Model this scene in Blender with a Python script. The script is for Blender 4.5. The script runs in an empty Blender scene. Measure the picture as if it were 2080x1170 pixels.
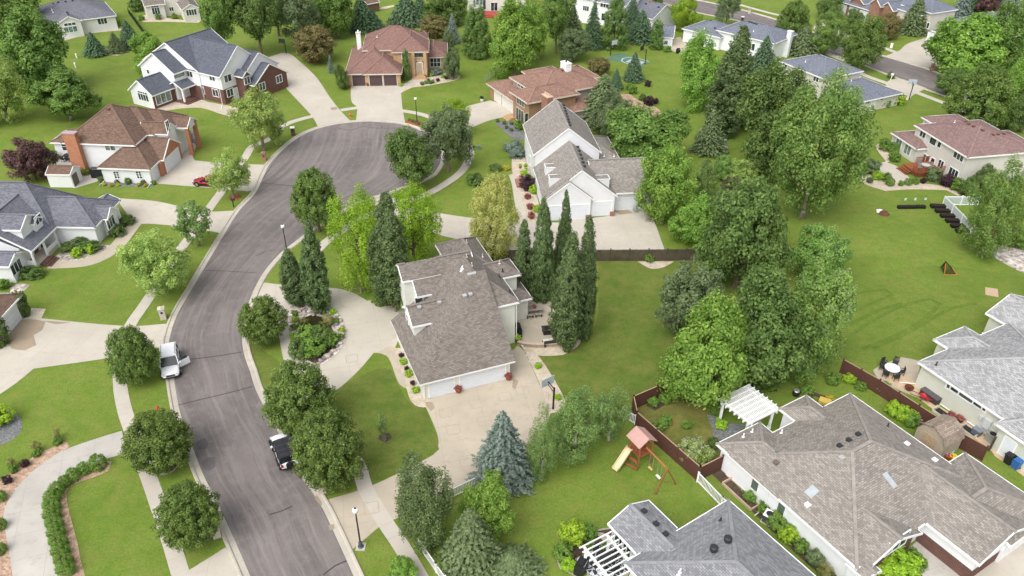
import bpy, bmesh, math, random
import numpy as np
from mathutils import Vector, Matrix
R=math.radians
scene=bpy.context.scene
COL=scene.collection
rng=random.Random(7)

# ------------------------------------------------------------------ camera
PW,PH=2080,1170
FOC=1587.0
TH=math.atan(FOC/2365.0)
CAMH=52.0
CAM=Vector((0,0,CAMH))
ROLL=R(0.6)
FWD=Vector((0,math.cos(TH),-math.sin(TH)))
_r=Vector((1,0,0)); _u=Vector((0,math.sin(TH),math.cos(TH)))
RIGHT=_r*math.cos(ROLL)+_u*math.sin(ROLL)
UP=_u*math.cos(ROLL)-_r*math.sin(ROLL)
def ray(px,py):
    return FWD+RIGHT*((px-PW/2)/FOC)-UP*((py-PH/2)/FOC)
def G(px,py,z=0.0):
    d=ray(px,py); t=(z-CAMH)/d.z
    return CAM+d*t
def G2(p,z=0.0):
    return G(p[0],p[1],z)
def proj(P):
    d=Vector(P)-CAM; w=d.dot(FWD)
    return (PW/2+FOC*d.dot(RIGHT)/w, PH/2-FOC*d.dot(UP)/w, w)
def scale_at(P):
    return FOC/(Vector(P)-CAM).dot(FWD)
def height_to(base,ty):
    """height above base point whose top lands on image row ty"""
    lo,hi=0.0,45.0
    for _ in range(40):
        m=(lo+hi)/2
        if proj(base+Vector((0,0,m)))[1]>ty: lo=m
        else: hi=m
    return lo
def cam_setup():
    c=bpy.data.cameras.new('camera'); o=bpy.data.objects.new('camera',c); COL.objects.link(o)
    c.sensor_fit='HORIZONTAL'; c.sensor_width=36.0; c.lens=FOC/PW*36.0
    c.clip_start=0.5; c.clip_end=6000
    m=Matrix((( RIGHT.x,UP.x,-FWD.x,CAM.x),(RIGHT.y,UP.y,-FWD.y,CAM.y),(RIGHT.z,UP.z,-FWD.z,CAM.z),(0,0,0,1)))
    o.matrix_world=m
    scene.camera=o
cam_setup()
# crops used when measuring the place: corner of each crop, 2.925 px of crop per px of picture
TILE={1:(0,0),2:(520,0),3:(1040,0),4:(1560,0),5:(0,380),6:(520,380),7:(1040,380),8:(1560,380),9:(0,770),10:(520,770),11:(1040,770),12:(1560,770)}
def t(n,*pts):
    a,b=TILE[n]
    return [(a+x/2.925,b+y/2.925) for x,y in pts]

# ------------------------------------------------------------------ materials
MATS={}
class NT:
    def __init__(s,name):
        m=bpy.data.materials.new(name); m.use_nodes=True
        s.m=m; s.n=m.node_tree.nodes; s.l=m.node_tree.links
        s.n.clear()
        s.out=s.n.new('ShaderNodeOutputMaterial')
        s.p=s.n.new('ShaderNodeBsdfPrincipled')
        s.l.new(s.p.outputs[0],s.out.inputs[0])
    def node(s,t,**k):
        n=s.n.new(t)
        for a,b in k.items():
            if a.startswith('i_'):
                key=a[2:].replace('_',' ')
                n.inputs[key].default_value=b
            else: setattr(n,a,b)
        return n
    def link(s,a,b): s.l.new(a,b)
    def mix(s,fac,a,b,mode='MIX'):
        n=s.n.new('ShaderNodeMix'); n.data_type='RGBA'; n.blend_type=mode
        for sock,v in ((n.inputs[0],fac),(n.inputs[6],a),(n.inputs[7],b)):
            if hasattr(v,'is_output'): s.l.new(v,sock)
            elif isinstance(v,(int,float)): sock.default_value=v
            else: sock.default_value=(*v[:3],1)
        return n.outputs[2]
    def math(s,op,a,b=None,c=None,clamp=False):
        n=s.n.new('ShaderNodeMath'); n.operation=op; n.use_clamp=clamp
        for i,v in enumerate((a,b,c)):
            if v is None: continue
            if hasattr(v,'is_output'): s.l.new(v,n.inputs[i])
            else: n.inputs[i].default_value=v
        return n.outputs[0]
    def noise(s,vec,scale,detail=3,rough=.55,dist=0):
        n=s.n.new('ShaderNodeTexNoise'); n.inputs['Scale'].default_value=scale
        n.inputs['Detail'].default_value=detail; n.inputs['Roughness'].default_value=rough
        n.inputs['Distortion'].default_value=dist
        if vec is not None: s.l.new(vec,n.inputs['Vector'])
        return n.outputs['Fac']
    def ramp(s,fac,stops):
        n=s.n.new('ShaderNodeValToRGB'); e=n.color_ramp.elements
        while len(e)>1: e.remove(e[-1])
        e[0].position=stops[0][0]; e[0].color=(*stops[0][1],1)
        for p,c in stops[1:]:
            x=e.new(p); x.color=(*c,1)
        s.l.new(fac,n.inputs[0]); return n.outputs[0]
    def val(s,fac,a,b,lo=0.0,hi=1.0):
        n=s.n.new('ShaderNodeMapRange'); s.l.new(fac,n.inputs[0])
        n.inputs[1].default_value=a; n.inputs[2].default_value=b; n.inputs[3].default_value=lo; n.inputs[4].default_value=hi
        return n.outputs[0]
    def pos(s):
        return s.n.new('ShaderNodeNewGeometry').outputs['Position']
    def uv(s):
        return s.n.new('ShaderNodeUVMap').outputs[0]
    def obj(s):
        return s.n.new('ShaderNodeTexCoord').outputs['Object']
    def mapping(s,vec,rot=(0,0,0),scale=(1,1,1),loc=(0,0,0)):
        n=s.n.new('ShaderNodeMapping'); s.l.new(vec,n.inputs[0])
        n.inputs['Rotation'].default_value=rot; n.inputs['Scale'].default_value=scale; n.inputs['Location'].default_value=loc
        return n.outputs[0]
    def bump(s,h,strength=.3,dist=.05):
        n=s.n.new('ShaderNodeBump'); n.inputs['Strength'].default_value=strength; n.inputs['Distance'].default_value=dist
        s.l.new(h,n.inputs['Height']); s.l.new(n.outputs[0],s.p.inputs['Normal'])
    def base(s,c,rough=.8,spec=.3,metal=0.0):
        i=s.p.inputs['Base Color']
        if hasattr(c,'is_output'): s.l.new(c,i)
        else: i.default_value=(*c[:3],1)
        s.p.inputs['Roughness'].default_value=rough
        s.p.inputs['Specular IOR Level'].default_value=spec
        s.p.inputs['Metallic'].default_value=metal
        return s.m
def sc(c,f): return tuple(min(1,x*f) for x in c)
def plain(name,c,rough=.6,spec=.4,metal=0.0,var=.12,scale=3.0):
    """painted / moulded surface with slight wear"""
    if name in MATS: return MATS[name]
    s=NT(name)
    n=s.noise(s.obj(),scale,4,.65)
    col=s.mix(s.val(n,.3,.75),sc(c,1-var),sc(c,1+var*.5))
    MATS[name]=s.base(col,rough,spec,metal); return MATS[name]
def concrete(name,c,joint=3.0,dark=.72,stain=.2,jw=.02,jy=None):
    if name in MATS: return MATS[name]
    s=NT(name); p=s.pos(); uv=s.uv()
    n1=s.noise(p,.18,4,.6); n2=s.noise(p,1.1,5,.65); n3=s.noise(p,14,2)
    col=s.mix(s.val(n1,.35,.7),sc(c,1-stain*.7),sc(c,1.04))
    col=s.mix(s.val(n2,.52,.78),col,sc(c,1-stain))
    col=s.mix(s.math('MULTIPLY',s.val(n3,.4,.7),.35),col,sc(c,.86))
    sep=s.node('ShaderNodeSeparateXYZ'); s.link(uv,sep.inputs[0])
    f=None
    for ax,j in ((0,joint),(1,joint if jy is None else jy)):
        if not j: continue
        m=s.math('PINGPONG',sep.outputs[ax],j/2)
        l=s.math('LESS_THAN',m,jw)
        f=l if f is None else s.math('MAXIMUM',f,l)
    if f is not None: col=s.mix(s.math('MULTIPLY',f,.42),col,sc(c,dark*.8))
    s.bump(n3,.15,.02)
    MATS[name]=s.base(col,.85,.25); return MATS[name]
def shingle(name,c,c2,streak=.25):
    if name in MATS: return MATS[name]
    s=NT(name); uv=s.uv(); p=s.pos()
    b=s.node('ShaderNodeTexBrick',i_Scale=1.0,i_Mortar_Size=.016,i_Brick_Width=.34,i_Row_Height=.16,i_Bias=0.0,i_Mortar_Smooth=.3)
    b.offset=.5; s.link(uv,b.inputs['Vector'])
    b.inputs['Color1'].default_value=(*sc(c2,1.16),1); b.inputs['Color2'].default_value=(*sc(c,.78),1); b.inputs['Mortar'].default_value=(*sc(c,.5),1)
    n1=s.noise(p,.25,4,.6); n2=s.noise(s.mapping(uv,scale=(1.0,.12,1)),1.3,5,.7); n3=s.noise(uv,5.0,4,.7)
    col=s.mix(s.math('MULTIPLY',s.val(n1,.35,.7),.3),b.outputs[0],sc(c2,1.0))
    col=s.mix(s.math('MULTIPLY',s.val(n2,.5,.78),min(1,streak*1.5)),col,sc(c,.62))
    col=s.mix(s.math('MULTIPLY',s.val(n3,.35,.75),.28),col,sc(c,.62))
    s.bump(b.outputs['Fac'],-.35,.02)
    MATS[name]=s.base(col,.9,.2); return MATS[name]
def brick(name,c,c2,mortar,sx=.28,sy=.09):
    if name in MATS: return MATS[name]
    s=NT(name); uv=s.uv()
    b=s.node('ShaderNodeTexBrick',i_Scale=1.0,i_Mortar_Size=.012,i_Brick_Width=sx,i_Row_Height=sy,i_Bias=0.0)
    s.link(uv,b.inputs['Vector'])
    b.inputs['Color1'].default_value=(*c,1); b.inputs['Color2'].default_value=(*c2,1); b.inputs['Mortar'].default_value=(*mortar,1)
    n=s.noise(uv,1.2,4); col=s.mix(s.math('MULTIPLY',s.val(n,.4,.7),.35),b.outputs[0],sc(c,.7))
    MATS[name]=s.base(col,.9,.2); return MATS[name]
def siding(name,c,row=.16):
    if name in MATS: return MATS[name]
    s=NT(name); uv=s.uv(); p=s.pos()
    sep=s.node('ShaderNodeSeparateXYZ'); s.link(uv,sep.inputs[0])
    m=s.math('FRACT',s.math('DIVIDE',sep.outputs[1],row))
    l=s.math('LESS_THAN',m,.12)
    n=s.noise(p,.6,4,.6)
    col=s.mix(s.val(n,.35,.75),sc(c,.9),c)
    col=s.mix(s.math('MULTIPLY',l,.35),col,sc(c,.6))
    s.bump(m,.4,.02)
    MATS[name]=s.base(col,.6,.3); return MATS[name]
def glass(name='window_glass',c=(.03,.045,.05)):
    if name in MATS: return MATS[name]
    s=NT(name); n=s.noise(s.obj(),1.2,2)
    col=s.mix(s.val(n,.35,.65),sc(c,.5),sc(c,1.8))
    MATS[name]=s.base(col,.06,.8); return MATS[name]
def foliage(name,dark,mid,light,trans=.3,pale=None):
    if name in MATS: return MATS[name]
    s=NT(name)
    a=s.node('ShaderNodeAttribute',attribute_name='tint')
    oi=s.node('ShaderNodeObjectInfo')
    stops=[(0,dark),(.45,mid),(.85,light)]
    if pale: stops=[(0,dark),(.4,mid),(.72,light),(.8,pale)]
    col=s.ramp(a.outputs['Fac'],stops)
    hs=s.node('ShaderNodeHueSaturation'); s.link(col,hs.inputs['Color'])
    s.link(s.val(oi.outputs['Random'],0,1,0.494,.506),hs.inputs['Hue'])
    s.link(s.val(oi.outputs['Random'],0,1,.92,1.08),hs.inputs['Value'])
    s.base(hs.outputs[0],.55,.25)
    tr=s.node('ShaderNodeBsdfTranslucent'); s.link(hs.outputs[0],tr.inputs[0])
    mx=s.node('ShaderNodeMixShader'); mx.inputs[0].default_value=trans
    s.link(s.p.outputs[0],mx.inputs[1]); s.link(tr.outputs[0],mx.inputs[2]); s.link(mx.outputs[0],s.out.inputs[0])
    MATS[name]=s.m; return s.m

# ------------------------------------------------------------------ objects
def tag(o,label=None,cat=None,group=None,kind=None):
    if label: o['label']=label
    if cat: o['category']=cat
    if group: o['group']=group
    if kind: o['kind']=kind
    return o
def thing(name,label,cat,loc=(0,0,0),rz=0.0,group=None):
    o=bpy.data.objects.new(name,None); COL.objects.link(o)
    o.empty_display_size=.5
    o.location=loc; o.rotation_euler=(0,0,rz)
    return tag(o,label,cat,group)
def link(name,me,parent=None):
    o=bpy.data.objects.new(name,me); COL.objects.link(o)
    if parent is not None: o.parent=parent
    return o
class MB:
    """collects faces with uv and material slots, builds ONE mesh object"""
    def __init__(s): s.v=[]; s.f=[]; s.uv=[]; s.mi=[]; s.mats=[]; s.sm=[]
    def slot(s,m):
        if m not in s.mats: s.mats.append(m)
        return s.mats.index(m)
    def face(s,pts,m,uv=None,smooth=False):
        pts=[Vector(p) for p in pts]
        i=len(s.v); s.v+= [tuple(p) for p in pts]; s.f.append(list(range(i,i+len(pts))))
        if uv is None:
            n=Vector((0,0,0))
            for k in range(len(pts)):
                a=pts[k]; b=pts[(k+1)%len(pts)]; n+=a.cross(b)
            if n.length<1e-9: n=Vector((0,0,1))
            n.normalize()
            u=Vector((0,0,1)).cross(n)
            if u.length<.05: u=Vector((1,0,0))
            u.normalize(); w=n.cross(u)
            uv=[(p.dot(u),p.dot(w)) for p in pts]
        s.uv.append(uv); s.mi.append(s.slot(m)); s.sm.append(smooth)
    def box(s,c,size,m,rz=0.0,M=None,skip=''):
        x,y,z=[q/2 for q in size]; c=Vector(c)
        rot=Matrix.Rotation(rz,3,'Z')
        def P(a,b,d):
            p=c+rot@Vector((a*x,b*y,d*z))
            return M@p if M is not None else p
        for key,q in (('x-',((-1,1,-1),(-1,-1,-1),(-1,-1,1),(-1,1,1))),('x+',((1,-1,-1),(1,1,-1),(1,1,1),(1,-1,1))),
                  ('y-',((-1,-1,-1),(1,-1,-1),(1,-1,1),(-1,-1,1))),('y+',((1,1,-1),(-1,1,-1),(-1,1,1),(1,1,1))),
                  ('z+',((-1,-1,1),(1,-1,1),(1,1,1),(-1,1,1))),('z-',((-1,1,-1),(1,1,-1),(1,-1,-1),(-1,-1,-1)))):
            if key in skip: continue
            s.face([P(*k) for k in q],m)
    def bar(s,a,b,w,m,h=None):
        """square bar from a to b"""
        a=Vector(a); b=Vector(b); d=(b-a); L=d.length
        if L<1e-6: return
        d/=L; h=w if h is None else h
        u=Vector((0,0,1)).cross(d)
        if u.length<.05: u=Vector((1,0,0))
        u.normalize(); v=d.cross(u)
        k=[(u*w/2*i+v*h/2*j) for i,j in ((-1,-1),(1,-1),(1,1),(-1,1))]
        for i in range(4):
            j=(i+1)%4
            s.face([a+k[i],a+k[j],b+k[j],b+k[i]],m)
        s.face([a+k[3],a+k[2],a+k[1],a+k[0]],m); s.face([b+q for q in k],m)
    def tube(s,pts,rad,m,n=8,caps=True):
        pts=[Vector(p) for p in pts]
        rad=[rad]*len(pts) if isinstance(rad,(int,float)) else rad
        rings=[]
        for i,p in enumerate(pts):
            d=(pts[min(i+1,len(pts)-1)]-pts[max(i-1,0)]).normalized()
            u=Vector((0,1,0)).cross(d) if abs(d.y)<.9 else Vector((1,0,0)).cross(d)
            u.normalize(); v=d.cross(u)
            rings.append([p+(u*math.cos(a)+v*math.sin(a))*rad[i] for a in [2*math.pi*k/n for k in range(n)]])
        for i in range(len(rings)-1):
            for k in range(n):
                q=(k+1)%n
                s.face([rings[i][k],rings[i][q],rings[i+1][q],rings[i+1][k]],m,smooth=True)
        if caps:
            s.face(list(reversed(rings[0])),m); s.face(rings[-1],m)
    def lathe(s,prof,m,c=(0,0,0),n=16):
        c=Vector(c)
        for (r0,z0),(r1,z1) in zip(prof,prof[1:]):
            for k in range(n):
                a=2*math.pi*k/n; b=2*math.pi*(k+1)/n
                P=[c+Vector((r0*math.cos(a),r0*math.sin(a),z0)),c+Vector((r0*math.cos(b),r0*math.sin(b),z0)),
                   c+Vector((r1*math.cos(b),r1*math.sin(b),z1)),c+Vector((r1*math.cos(a),r1*math.sin(a),z1))]
                if r0<1e-6: P=[P[0],P[2],P[3]]
                elif r1<1e-6: P=P[:3]
                s.face(P,m,smooth=True)
    def prism(s,poly,z0,z1,m,side=None):
        b=[Vector((p[0],p[1],z0)) for p in poly]; tp=[Vector((p[0],p[1],z1)) for p in poly]
        ar=sum(b[i].x*b[(i+1)%len(b)].y-b[(i+1)%len(b)].x*b[i].y for i in range(len(b)))
        if ar<0: b.reverse(); tp.reverse()
        s.face(tp,m)
        for i in range(len(b)):
            j=(i+1)%len(b); s.face([b[i],b[j],tp[j],tp[i]],side or m)
    def mesh(s,name):
        me=bpy.data.meshes.new(name); me.from_pydata(s.v,[],s.f)
        for m in s.mats: me.materials.append(m)
        me.polygons.foreach_set('material_index',s.mi)
        me.polygons.foreach_set('use_smooth',s.sm)
        l=me.uv_layers.new(name='UVMap')
        l.data.foreach_set('uv',[c for f in s.uv for q in f for c in q])
        me.update(); return me
    def build(s,name,parent=None,weld=False):
        me=s.mesh(name)
        if weld:
            bm=bmesh.new(); bm.from_mesh(me); bmesh.ops.remove_doubles(bm,verts=bm.verts,dist=.0005); bm.to_mesh(me); bm.free()
        return link(name,me,parent)
def catmull(pts,step=1.0,closed=False):
    P=[Vector(p) for p in pts]; n=len(P); out=[]
    for i in range(n if closed else n-1):
        p0=P[(i-1)%n] if closed or i>0 else P[0]*2-P[1]
        p1=P[i]; p2=P[(i+1)%n]
        p3=P[(i+2)%n] if closed or i+2<n else P[-1]*2-P[-2]
        k=max(2,int((p2-p1).length/step))
        for j in range(k):
            u=j/k
            out.append(.5*((2*p1)+(p2-p0)*u+(2*p0-5*p1+4*p2-p3)*u*u+(3*p1-p0-3*p2+p3)*u*u*u))
    if not closed: out.append(P[-1])
    return out
def dup_tree(o,loc,rz,label=None,group=None,scale=None):
    r=o.copy(); COL.objects.link(r); r.location=loc; r.rotation_euler=(0,0,rz)
    if label: r['label']=label
    if group: r['group']=group
    if scale: r.scale=scale
    for ch in list(o.children):
        c=ch.copy(); COL.objects.link(c); c.parent=r
        for g in list(ch.children):
            d=g.copy(); COL.objects.link(d); d.parent=c
    return r
# ------------------------------------------------------------------ ground
def grass(name,a,b,c,dry=0.0,stripe=None):
    s=NT(name); p=s.pos()
    n1=s.noise(p,.035,3,.6); n2=s.noise(p,.22,5,.65); n3=s.noise(p,1.3,5,.75); n4=s.noise(p,5,4,.8)
    col=s.mix(s.val(n1,.35,.65),a,b)
    col=s.mix(s.math('MULTIPLY',s.val(n2,.42,.72),.75),col,c)
    n5=s.noise(p,.09,4,.65,.5); col=s.mix(s.math('MULTIPLY',s.val(n5,.48,.68),.6),col,sc(a,.72))
    col=s.mix(s.math('MULTIPLY',s.val(n3,.46,.74),.5),col,sc(a,.60))
    col=s.mix(s.math('MULTIPLY',s.val(n4,.4,.7),.6),col,sc(a,.48))
    if dry: col=s.mix(s.math('MULTIPLY',s.val(s.noise(p,.5,5,.7),.45,.7),dry),col,(.26,.21,.07))
    if stripe:
        v=s.mapping(p,rot=(0,0,stripe))
        w=s.node('ShaderNodeTexWave',i_Scale=.22,i_Distortion=1.2,i_Detail=2.0); w.inputs['Detail Scale'].default_value=.6
        s.link(v,w.inputs['Vector'])
        col=s.mix(s.math('MULTIPLY',w.outputs['Fac'],.16),col,sc(c,.7))
    s.bump(n4,.6,.06)
    MATS[name]=s.base(col,.9,.15); return s.m
M_GRASS=grass('lawn_grass',(.138,.222,.029),(.172,.252,.040),(.225,.278,.060),dry=.32)
M_GRASS_S=grass('mown_grass',(.122,.200,.026),(.155,.232,.036),(.205,.258,.054),dry=.3,stripe=R(35))
M_GRASS_D=grass('deep_grass',(.104,.165,.026),(.132,.192,.032),(.190,.220,.052),dry=.35)
M_DRY=grass('dry_grass',(.12,.15,.03),(.17,.17,.045),(.24,.20,.07),dry=.7)
CONC=concrete('drive_concrete',(.52,.475,.405),joint=3.6,jw=.022)
CONC2=concrete('walk_concrete',(.53,.485,.42),joint=0,jy=1.5,jw=.02)
CONCY=concrete('warm_concrete',(.50,.435,.345),joint=4.5,jw=.02,stain=.26)
CONCG=concrete('grey_concrete',(.50,.47,.43),joint=2.6,jw=.025,stain=.32)
KERB=concrete('kerb_concrete',(.52,.475,.405),joint=3.0,jy=0,jw=.035,stain=.3)
PAVER=brick('patio_pavers',(.56,.40,.26),(.62,.46,.31),(.42,.32,.22),.3,.3)
def soil(name,c,c2,scale=6.0):
    s=NT(name); p=s.pos()
    v=s.node('ShaderNodeTexVoronoi',i_Scale=scale); s.link(p,v.inputs['Vector'])
    n=s.noise(p,1.0,4,.6)
    sp=s.node('ShaderNodeSeparateColor'); s.link(v.outputs['Color'],sp.inputs[0]); col=s.mix(sp.outputs[0],c,c2); col=s.mix(s.math('MULTIPLY',s.val(n,.4,.7),.4),col,sc(c,.6))
    s.bump(v.outputs['Distance'],.8,.06)
    MATS[name]=s.base(col,.95,.2); return s.m
ROCK=soil('river_rock',(.26,.21,.19),(.74,.68,.62),2.6)
PINK=soil('pink_rock',(.34,.22,.15),(.56,.40,.30),5)
GREYROCK=soil('grey_rock',(.13,.135,.14),(.24,.245,.25))
MULCH=soil('dark_mulch',(.06,.042,.032),(.12,.085,.06))
REDMULCH=soil('red_mulch',(.28,.075,.04),(.40,.14,.08))
TANROCK=soil('tan_gravel',(.48,.40,.31),(.60,.52,.42))
def asphalt(name):
    s=NT(name); uv=s.uv(); p=s.pos()
    n1=s.noise(p,.09,5,.65); d=s.node('ShaderNodeVectorMath',operation='ADD'); wn=s.node('ShaderNodeTexNoise',i_Scale=.12,i_Detail=2.0); s.link(p,wn.inputs['Vector'])
    ws=s.node('ShaderNodeVectorMath',operation='SCALE'); ws.inputs['Scale'].default_value=1.1; s.link(wn.outputs['Color'],ws.inputs[0]); s.link(uv,d.inputs[0]); s.link(ws.outputs[0],d.inputs[1])
    st=s.noise(s.mapping(d.outputs[0],scale=(.035,.6,1)),1.0,6,.75); st2=s.noise(s.mapping(d.outputs[0],scale=(.06,1.7,1)),1.0,6,.75); n3=s.noise(p,6,4,.75); n4=s.noise(p,.8,5,.7)
    col=s.mix(s.val(n1,.35,.68),(.155,.134,.127),(.222,.196,.186))
    col=s.mix(s.math('MULTIPLY',s.val(st,.46,.62),.7),col,(.118,.103,.100))
    col=s.mix(s.math('MULTIPLY',s.val(st2,.5,.68),.62),col,(.30,.268,.255))
    col=s.mix(s.math('MULTIPLY',s.val(n4,.5,.7),.5),col,(.27,.243,.232))
    col=s.mix(s.math('MULTIPLY',s.val(n3,.4,.75),.35),col,(.11,.10,.10))
    s.bump(n3,.2,.02)
    MATS[name]=s.base(col,.85,.25); return s.m
ASPH=asphalt('road_asphalt')
CRACK=plain('crack_sealant',(.07,.062,.062),.7,.3)

def smooth_pts(W,step=.8,corner=48,closed=True):
    n=len(W); corners=[]
    for i in range(n):
        if not closed and i in (0,n-1): corners.append(i); continue
        a=(W[i]-W[i-1]); b=(W[(i+1)%n]-W[i])
        if a.length<1e-6 or b.length<1e-6: continue
        if math.degrees(a.angle(b))>corner: corners.append(i)
    if not corners:
        return catmull(W,step,True) if closed else catmull(W,step)
    out=[]
    if closed:
        for k,i in enumerate(corners):
            j=corners[(k+1)%len(corners)]
            seg=[W[i]]; q=i
            while True:
                q=(q+1)%n; seg.append(W[q])
                if q==j: break
            out+=catmull(seg,step)[:-1]
    else:
        for i,j in zip(corners,corners[1:]): out+=catmull(W[i:j+1],step)[:-1]
        out.append(W[-1])
    return out
def sheet(name,W,mat,z,ang=0.0,smooth=True):
    W=[Vector((w.x,w.y,0)) for w in W]
    if smooth: W=smooth_pts(W)
    c,s_=math.cos(ang),math.sin(ang)
    b=MB(); uv=[(p.x*c+p.y*s_,-p.x*s_+p.y*c) for p in W]
    ar=sum(W[i].x*W[(i+1)%len(W)].y-W[(i+1)%len(W)].x*W[i].y for i in range(len(W)))
    if ar<0: W.reverse(); uv.reverse()
    b.face([(p.x,p.y,z) for p in W],mat,uv)
    o=b.build(name); o['kind']='structure'; return o
def patch(name,pts,mat,z,ang=None,smooth=True):
    W=[G2(p) for p in pts]
    if ang is None:
        k=max(range(len(W)),key=lambda i:(W[i]-W[i-1]).length); d=W[k]-W[k-1]; ang=math.atan2(d.y,d.x)
    return sheet(name,W,mat,z,ang,smooth)
def ribbon(name,pts,width,mat,z,world=False,smooth=True):
    W=[Vector((q.x,q.y,0)) for q in (pts if world else [G2(p) for p in pts])]
    if smooth: W=smooth_pts(W,1.0,40,False)
    b=MB(); L=0
    N=[]
    for i,p in enumerate(W):
        d=(W[min(i+1,len(W)-1)]-W[max(i-1,0)]).normalized(); N.append(Vector((-d.y,d.x,0)))
    for i in range(len(W)-1):
        l=(W[i+1]-W[i]).length; h=width/2
        b.face([W[i]-N[i]*h+Vector((0,0,z)),W[i+1]-N[i+1]*h+Vector((0,0,z)),W[i+1]+N[i+1]*h+Vector((0,0,z)),W[i]+N[i]*h+Vector((0,0,z))],mat,
            [(0-h,L),(0-h,L+l),(h,L+l),(h,L)]); L+=l
    o=b.build(name); o['kind']='structure'; return o
def kerb(name,W,side,closed=False):
    """gutter pan and rolled kerb swept along the asphalt edge; side=+1 left of travel"""
    prof=[(-.05,.016),(0.0,.022),(.38,.030),(.48,.13),(.64,.135),(.72,.0)]
    b=MB(); L=0; N=[]
    for i,p in enumerate(W):
        d=(W[min(i+1,len(W)-1)]-W[max(i-1,0)]).normalized(); N.append(Vector((-d.y,d.x,0))*side)
    for i in range(len(W)-1):
        l=(W[i+1]-W[i]).length
        for (d0,z0),(d1,z1) in zip(prof,prof[1:]):
            q=[W[i]+N[i]*d0+Vector((0,0,z0)),W[i+1]+N[i+1]*d0+Vector((0,0,z0)),W[i+1]+N[i+1]*d1+Vector((0,0,z1)),W[i]+N[i]*d1+Vector((0,0,z1))]
            u=[(L,d0),(L+l,d0),(L+l,d1),(L,d1)]
            if side<0: q.reverse(); u.reverse()
            b.face(q,KERB,u)
        L+=l
    o=b.build(name); o['kind']='structure'; return o

b=MB()
b.face([(-1800,-400,0),(1800,-400,0),(1800,3200,0),(-1800,3200,0)],M_GRASS)
o=b.build('lawn'); o['kind']='structure'

# --- the cul-de-sac road
west=[(560,1330),(536,1240)]+t(9,(1480,1165),(1400,980),(1290,740),(1200,560),(1130,375),(1060,170))+t(5,(1005,960),(1010,880),(1050,760),(1130,620),(1230,450),(1320,300),(1420,140),(1520,30))
north=t(2,(70,990),(170,880),(280,800),(400,755),(540,730),(720,722),(860,738),(960,768),(1040,820),(1092,900),(1098,960),(1050,1035),(950,1085),(860,1112))+[(785,392)]
east=t(6,(690,58),(570,105),(440,180),(330,250),(240,320),(150,390),(60,490),(0,590))+t(5,(1480,690),(1445,800),(1440,900),(1455,1000),(1490,1100))+t(10,(0,60),(70,200),(150,345),(240,530),(330,660),(400,770),(490,960),(580,1160))+[(752,1240),(790,1330)]
RW=[Vector((p.x,p.y,0)) for p in (G2(q) for q in west+north+east)]
RW=catmull(RW,1.0)
# road with uv running along the street
def road_mesh(name,outline,z,axis_ang):
    n=len(outline)//2
    bb=MB(); A=outline[:n]; B=list(reversed(outline))[:n]
    # resample both sides and bridge them so that wear runs along the street
    def resample(P,k):
        L=[0]
        for a,b_ in zip(P,P[1:]): L.append(L[-1]+(b_-a).length)
        out=[]; j=0
        for i in range(k+1):
            s_=L[-1]*i/k
            while j<len(L)-2 and L[j+1]<s_: j+=1
            u=(s_-L[j])/max(1e-9,L[j+1]-L[j]); out.append(P[j].lerp(P[j+1],u))
        return out
    K=140; A=resample(A,K); B=resample(B,K); L=0
    zz=Vector((0,0,z))
    for i in range(K):
        l=((A[i+1]-A[i]).length+(B[i+1]-B[i]).length)/2
        w0=(A[i]-B[i]).length; w1=(A[i+1]-B[i+1]).length
        m=6
        for q in range(m):
            a0=A[i].lerp(B[i],q/m); a1=A[i].lerp(B[i],(q+1)/m); b0=A[i+1].lerp(B[i+1],q/m); b1=A[i+1].lerp(B[i+1],(q+1)/m)
            bb.face([a0+zz,a1+zz,b1+zz,b0+zz],ASPH,[(L,w0*(q/m-.5)),(L,w0*((q+1)/m-.5)),(L+l,w1*((q+1)/m-.5)),(L+l,w1*(q/m-.5))])
        L+=l
    o=bb.build(name); o['kind']='structure'; return o
road_mesh('road',RW,.012,0)
kerb('kerb',RW,+1)
def crack(pts,w=.12): ribbon('road_crack',pts,w,CRACK,.016)
crack(t(5,(1215,495),(1350,500),(1521,510)),.1); crack(t(5,(1110,1025),(1250,1010),(1440,980)),.13)
crack(t(9,(1060,155),(1200,120),(1350,85),(1500,45)),.12); crack(t(10,(80,805),(150,785),(215,755)),.14)
crack(t(10,(400,1165),(470,1110),(540,1080)),.14); crack(t(2,(20,1085),(120,1095),(220,1105)),.15)
crack(t(2,(480,760),(560,775),(640,750),(720,762),(860,760)),.14); crack(t(2,(30,1075),(90,990),(160,900)),.12)
crack(t(6,(0,410),(60,380),(120,375)),.1); crack(t(2,(700,760),(745,762),(750,745),(708,742)),.1)
crack(t(2,(780,860),(860,845),(940,800)),.1)
for pts in (t(9,(1160,375),(1215,350),(1240,380),(1225,415),(1180,420)),t(9,(1200,490),(1240,465),(1278,465),(1280,520),(1240,550),(1205,530))):
    patch('road_patch',pts,plain('fresh_asphalt',(.125,.112,.112),.8,.3),.017)
# lighter scuffs worn into the turning circle
# --- the second street, top right
up=[(1300,-22),(1365,-8),(1450,8),(1560,36),(1717,90),(1792,114),(1878,140),(1940,165),(2010,195),(2110,238),(2250,300)]
lo=[(1250,-22),(1330,0),(1419,25),(1560,55),(1662,99),(1751,130),(1881,180),(1940,201),(2010,232),(2110,280),(2230,340)]
U=[G2(p) for p in up]; Lw=[G2(p) for p in lo]
W2=catmull([Vector((p.x,p.y,0)) for p in U],2.0)+catmull([Vector((p.x,p.y,0)) for p in reversed(Lw)],2.0)
road_mesh('road',W2,.012,0)
kerb('kerb',catmull([Vector((p.x,p.y,0)) for p in U],2.0),+1)
kerb('kerb',catmull([Vector((p.x,p.y,0)) for p in Lw],2.0),-1)

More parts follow.
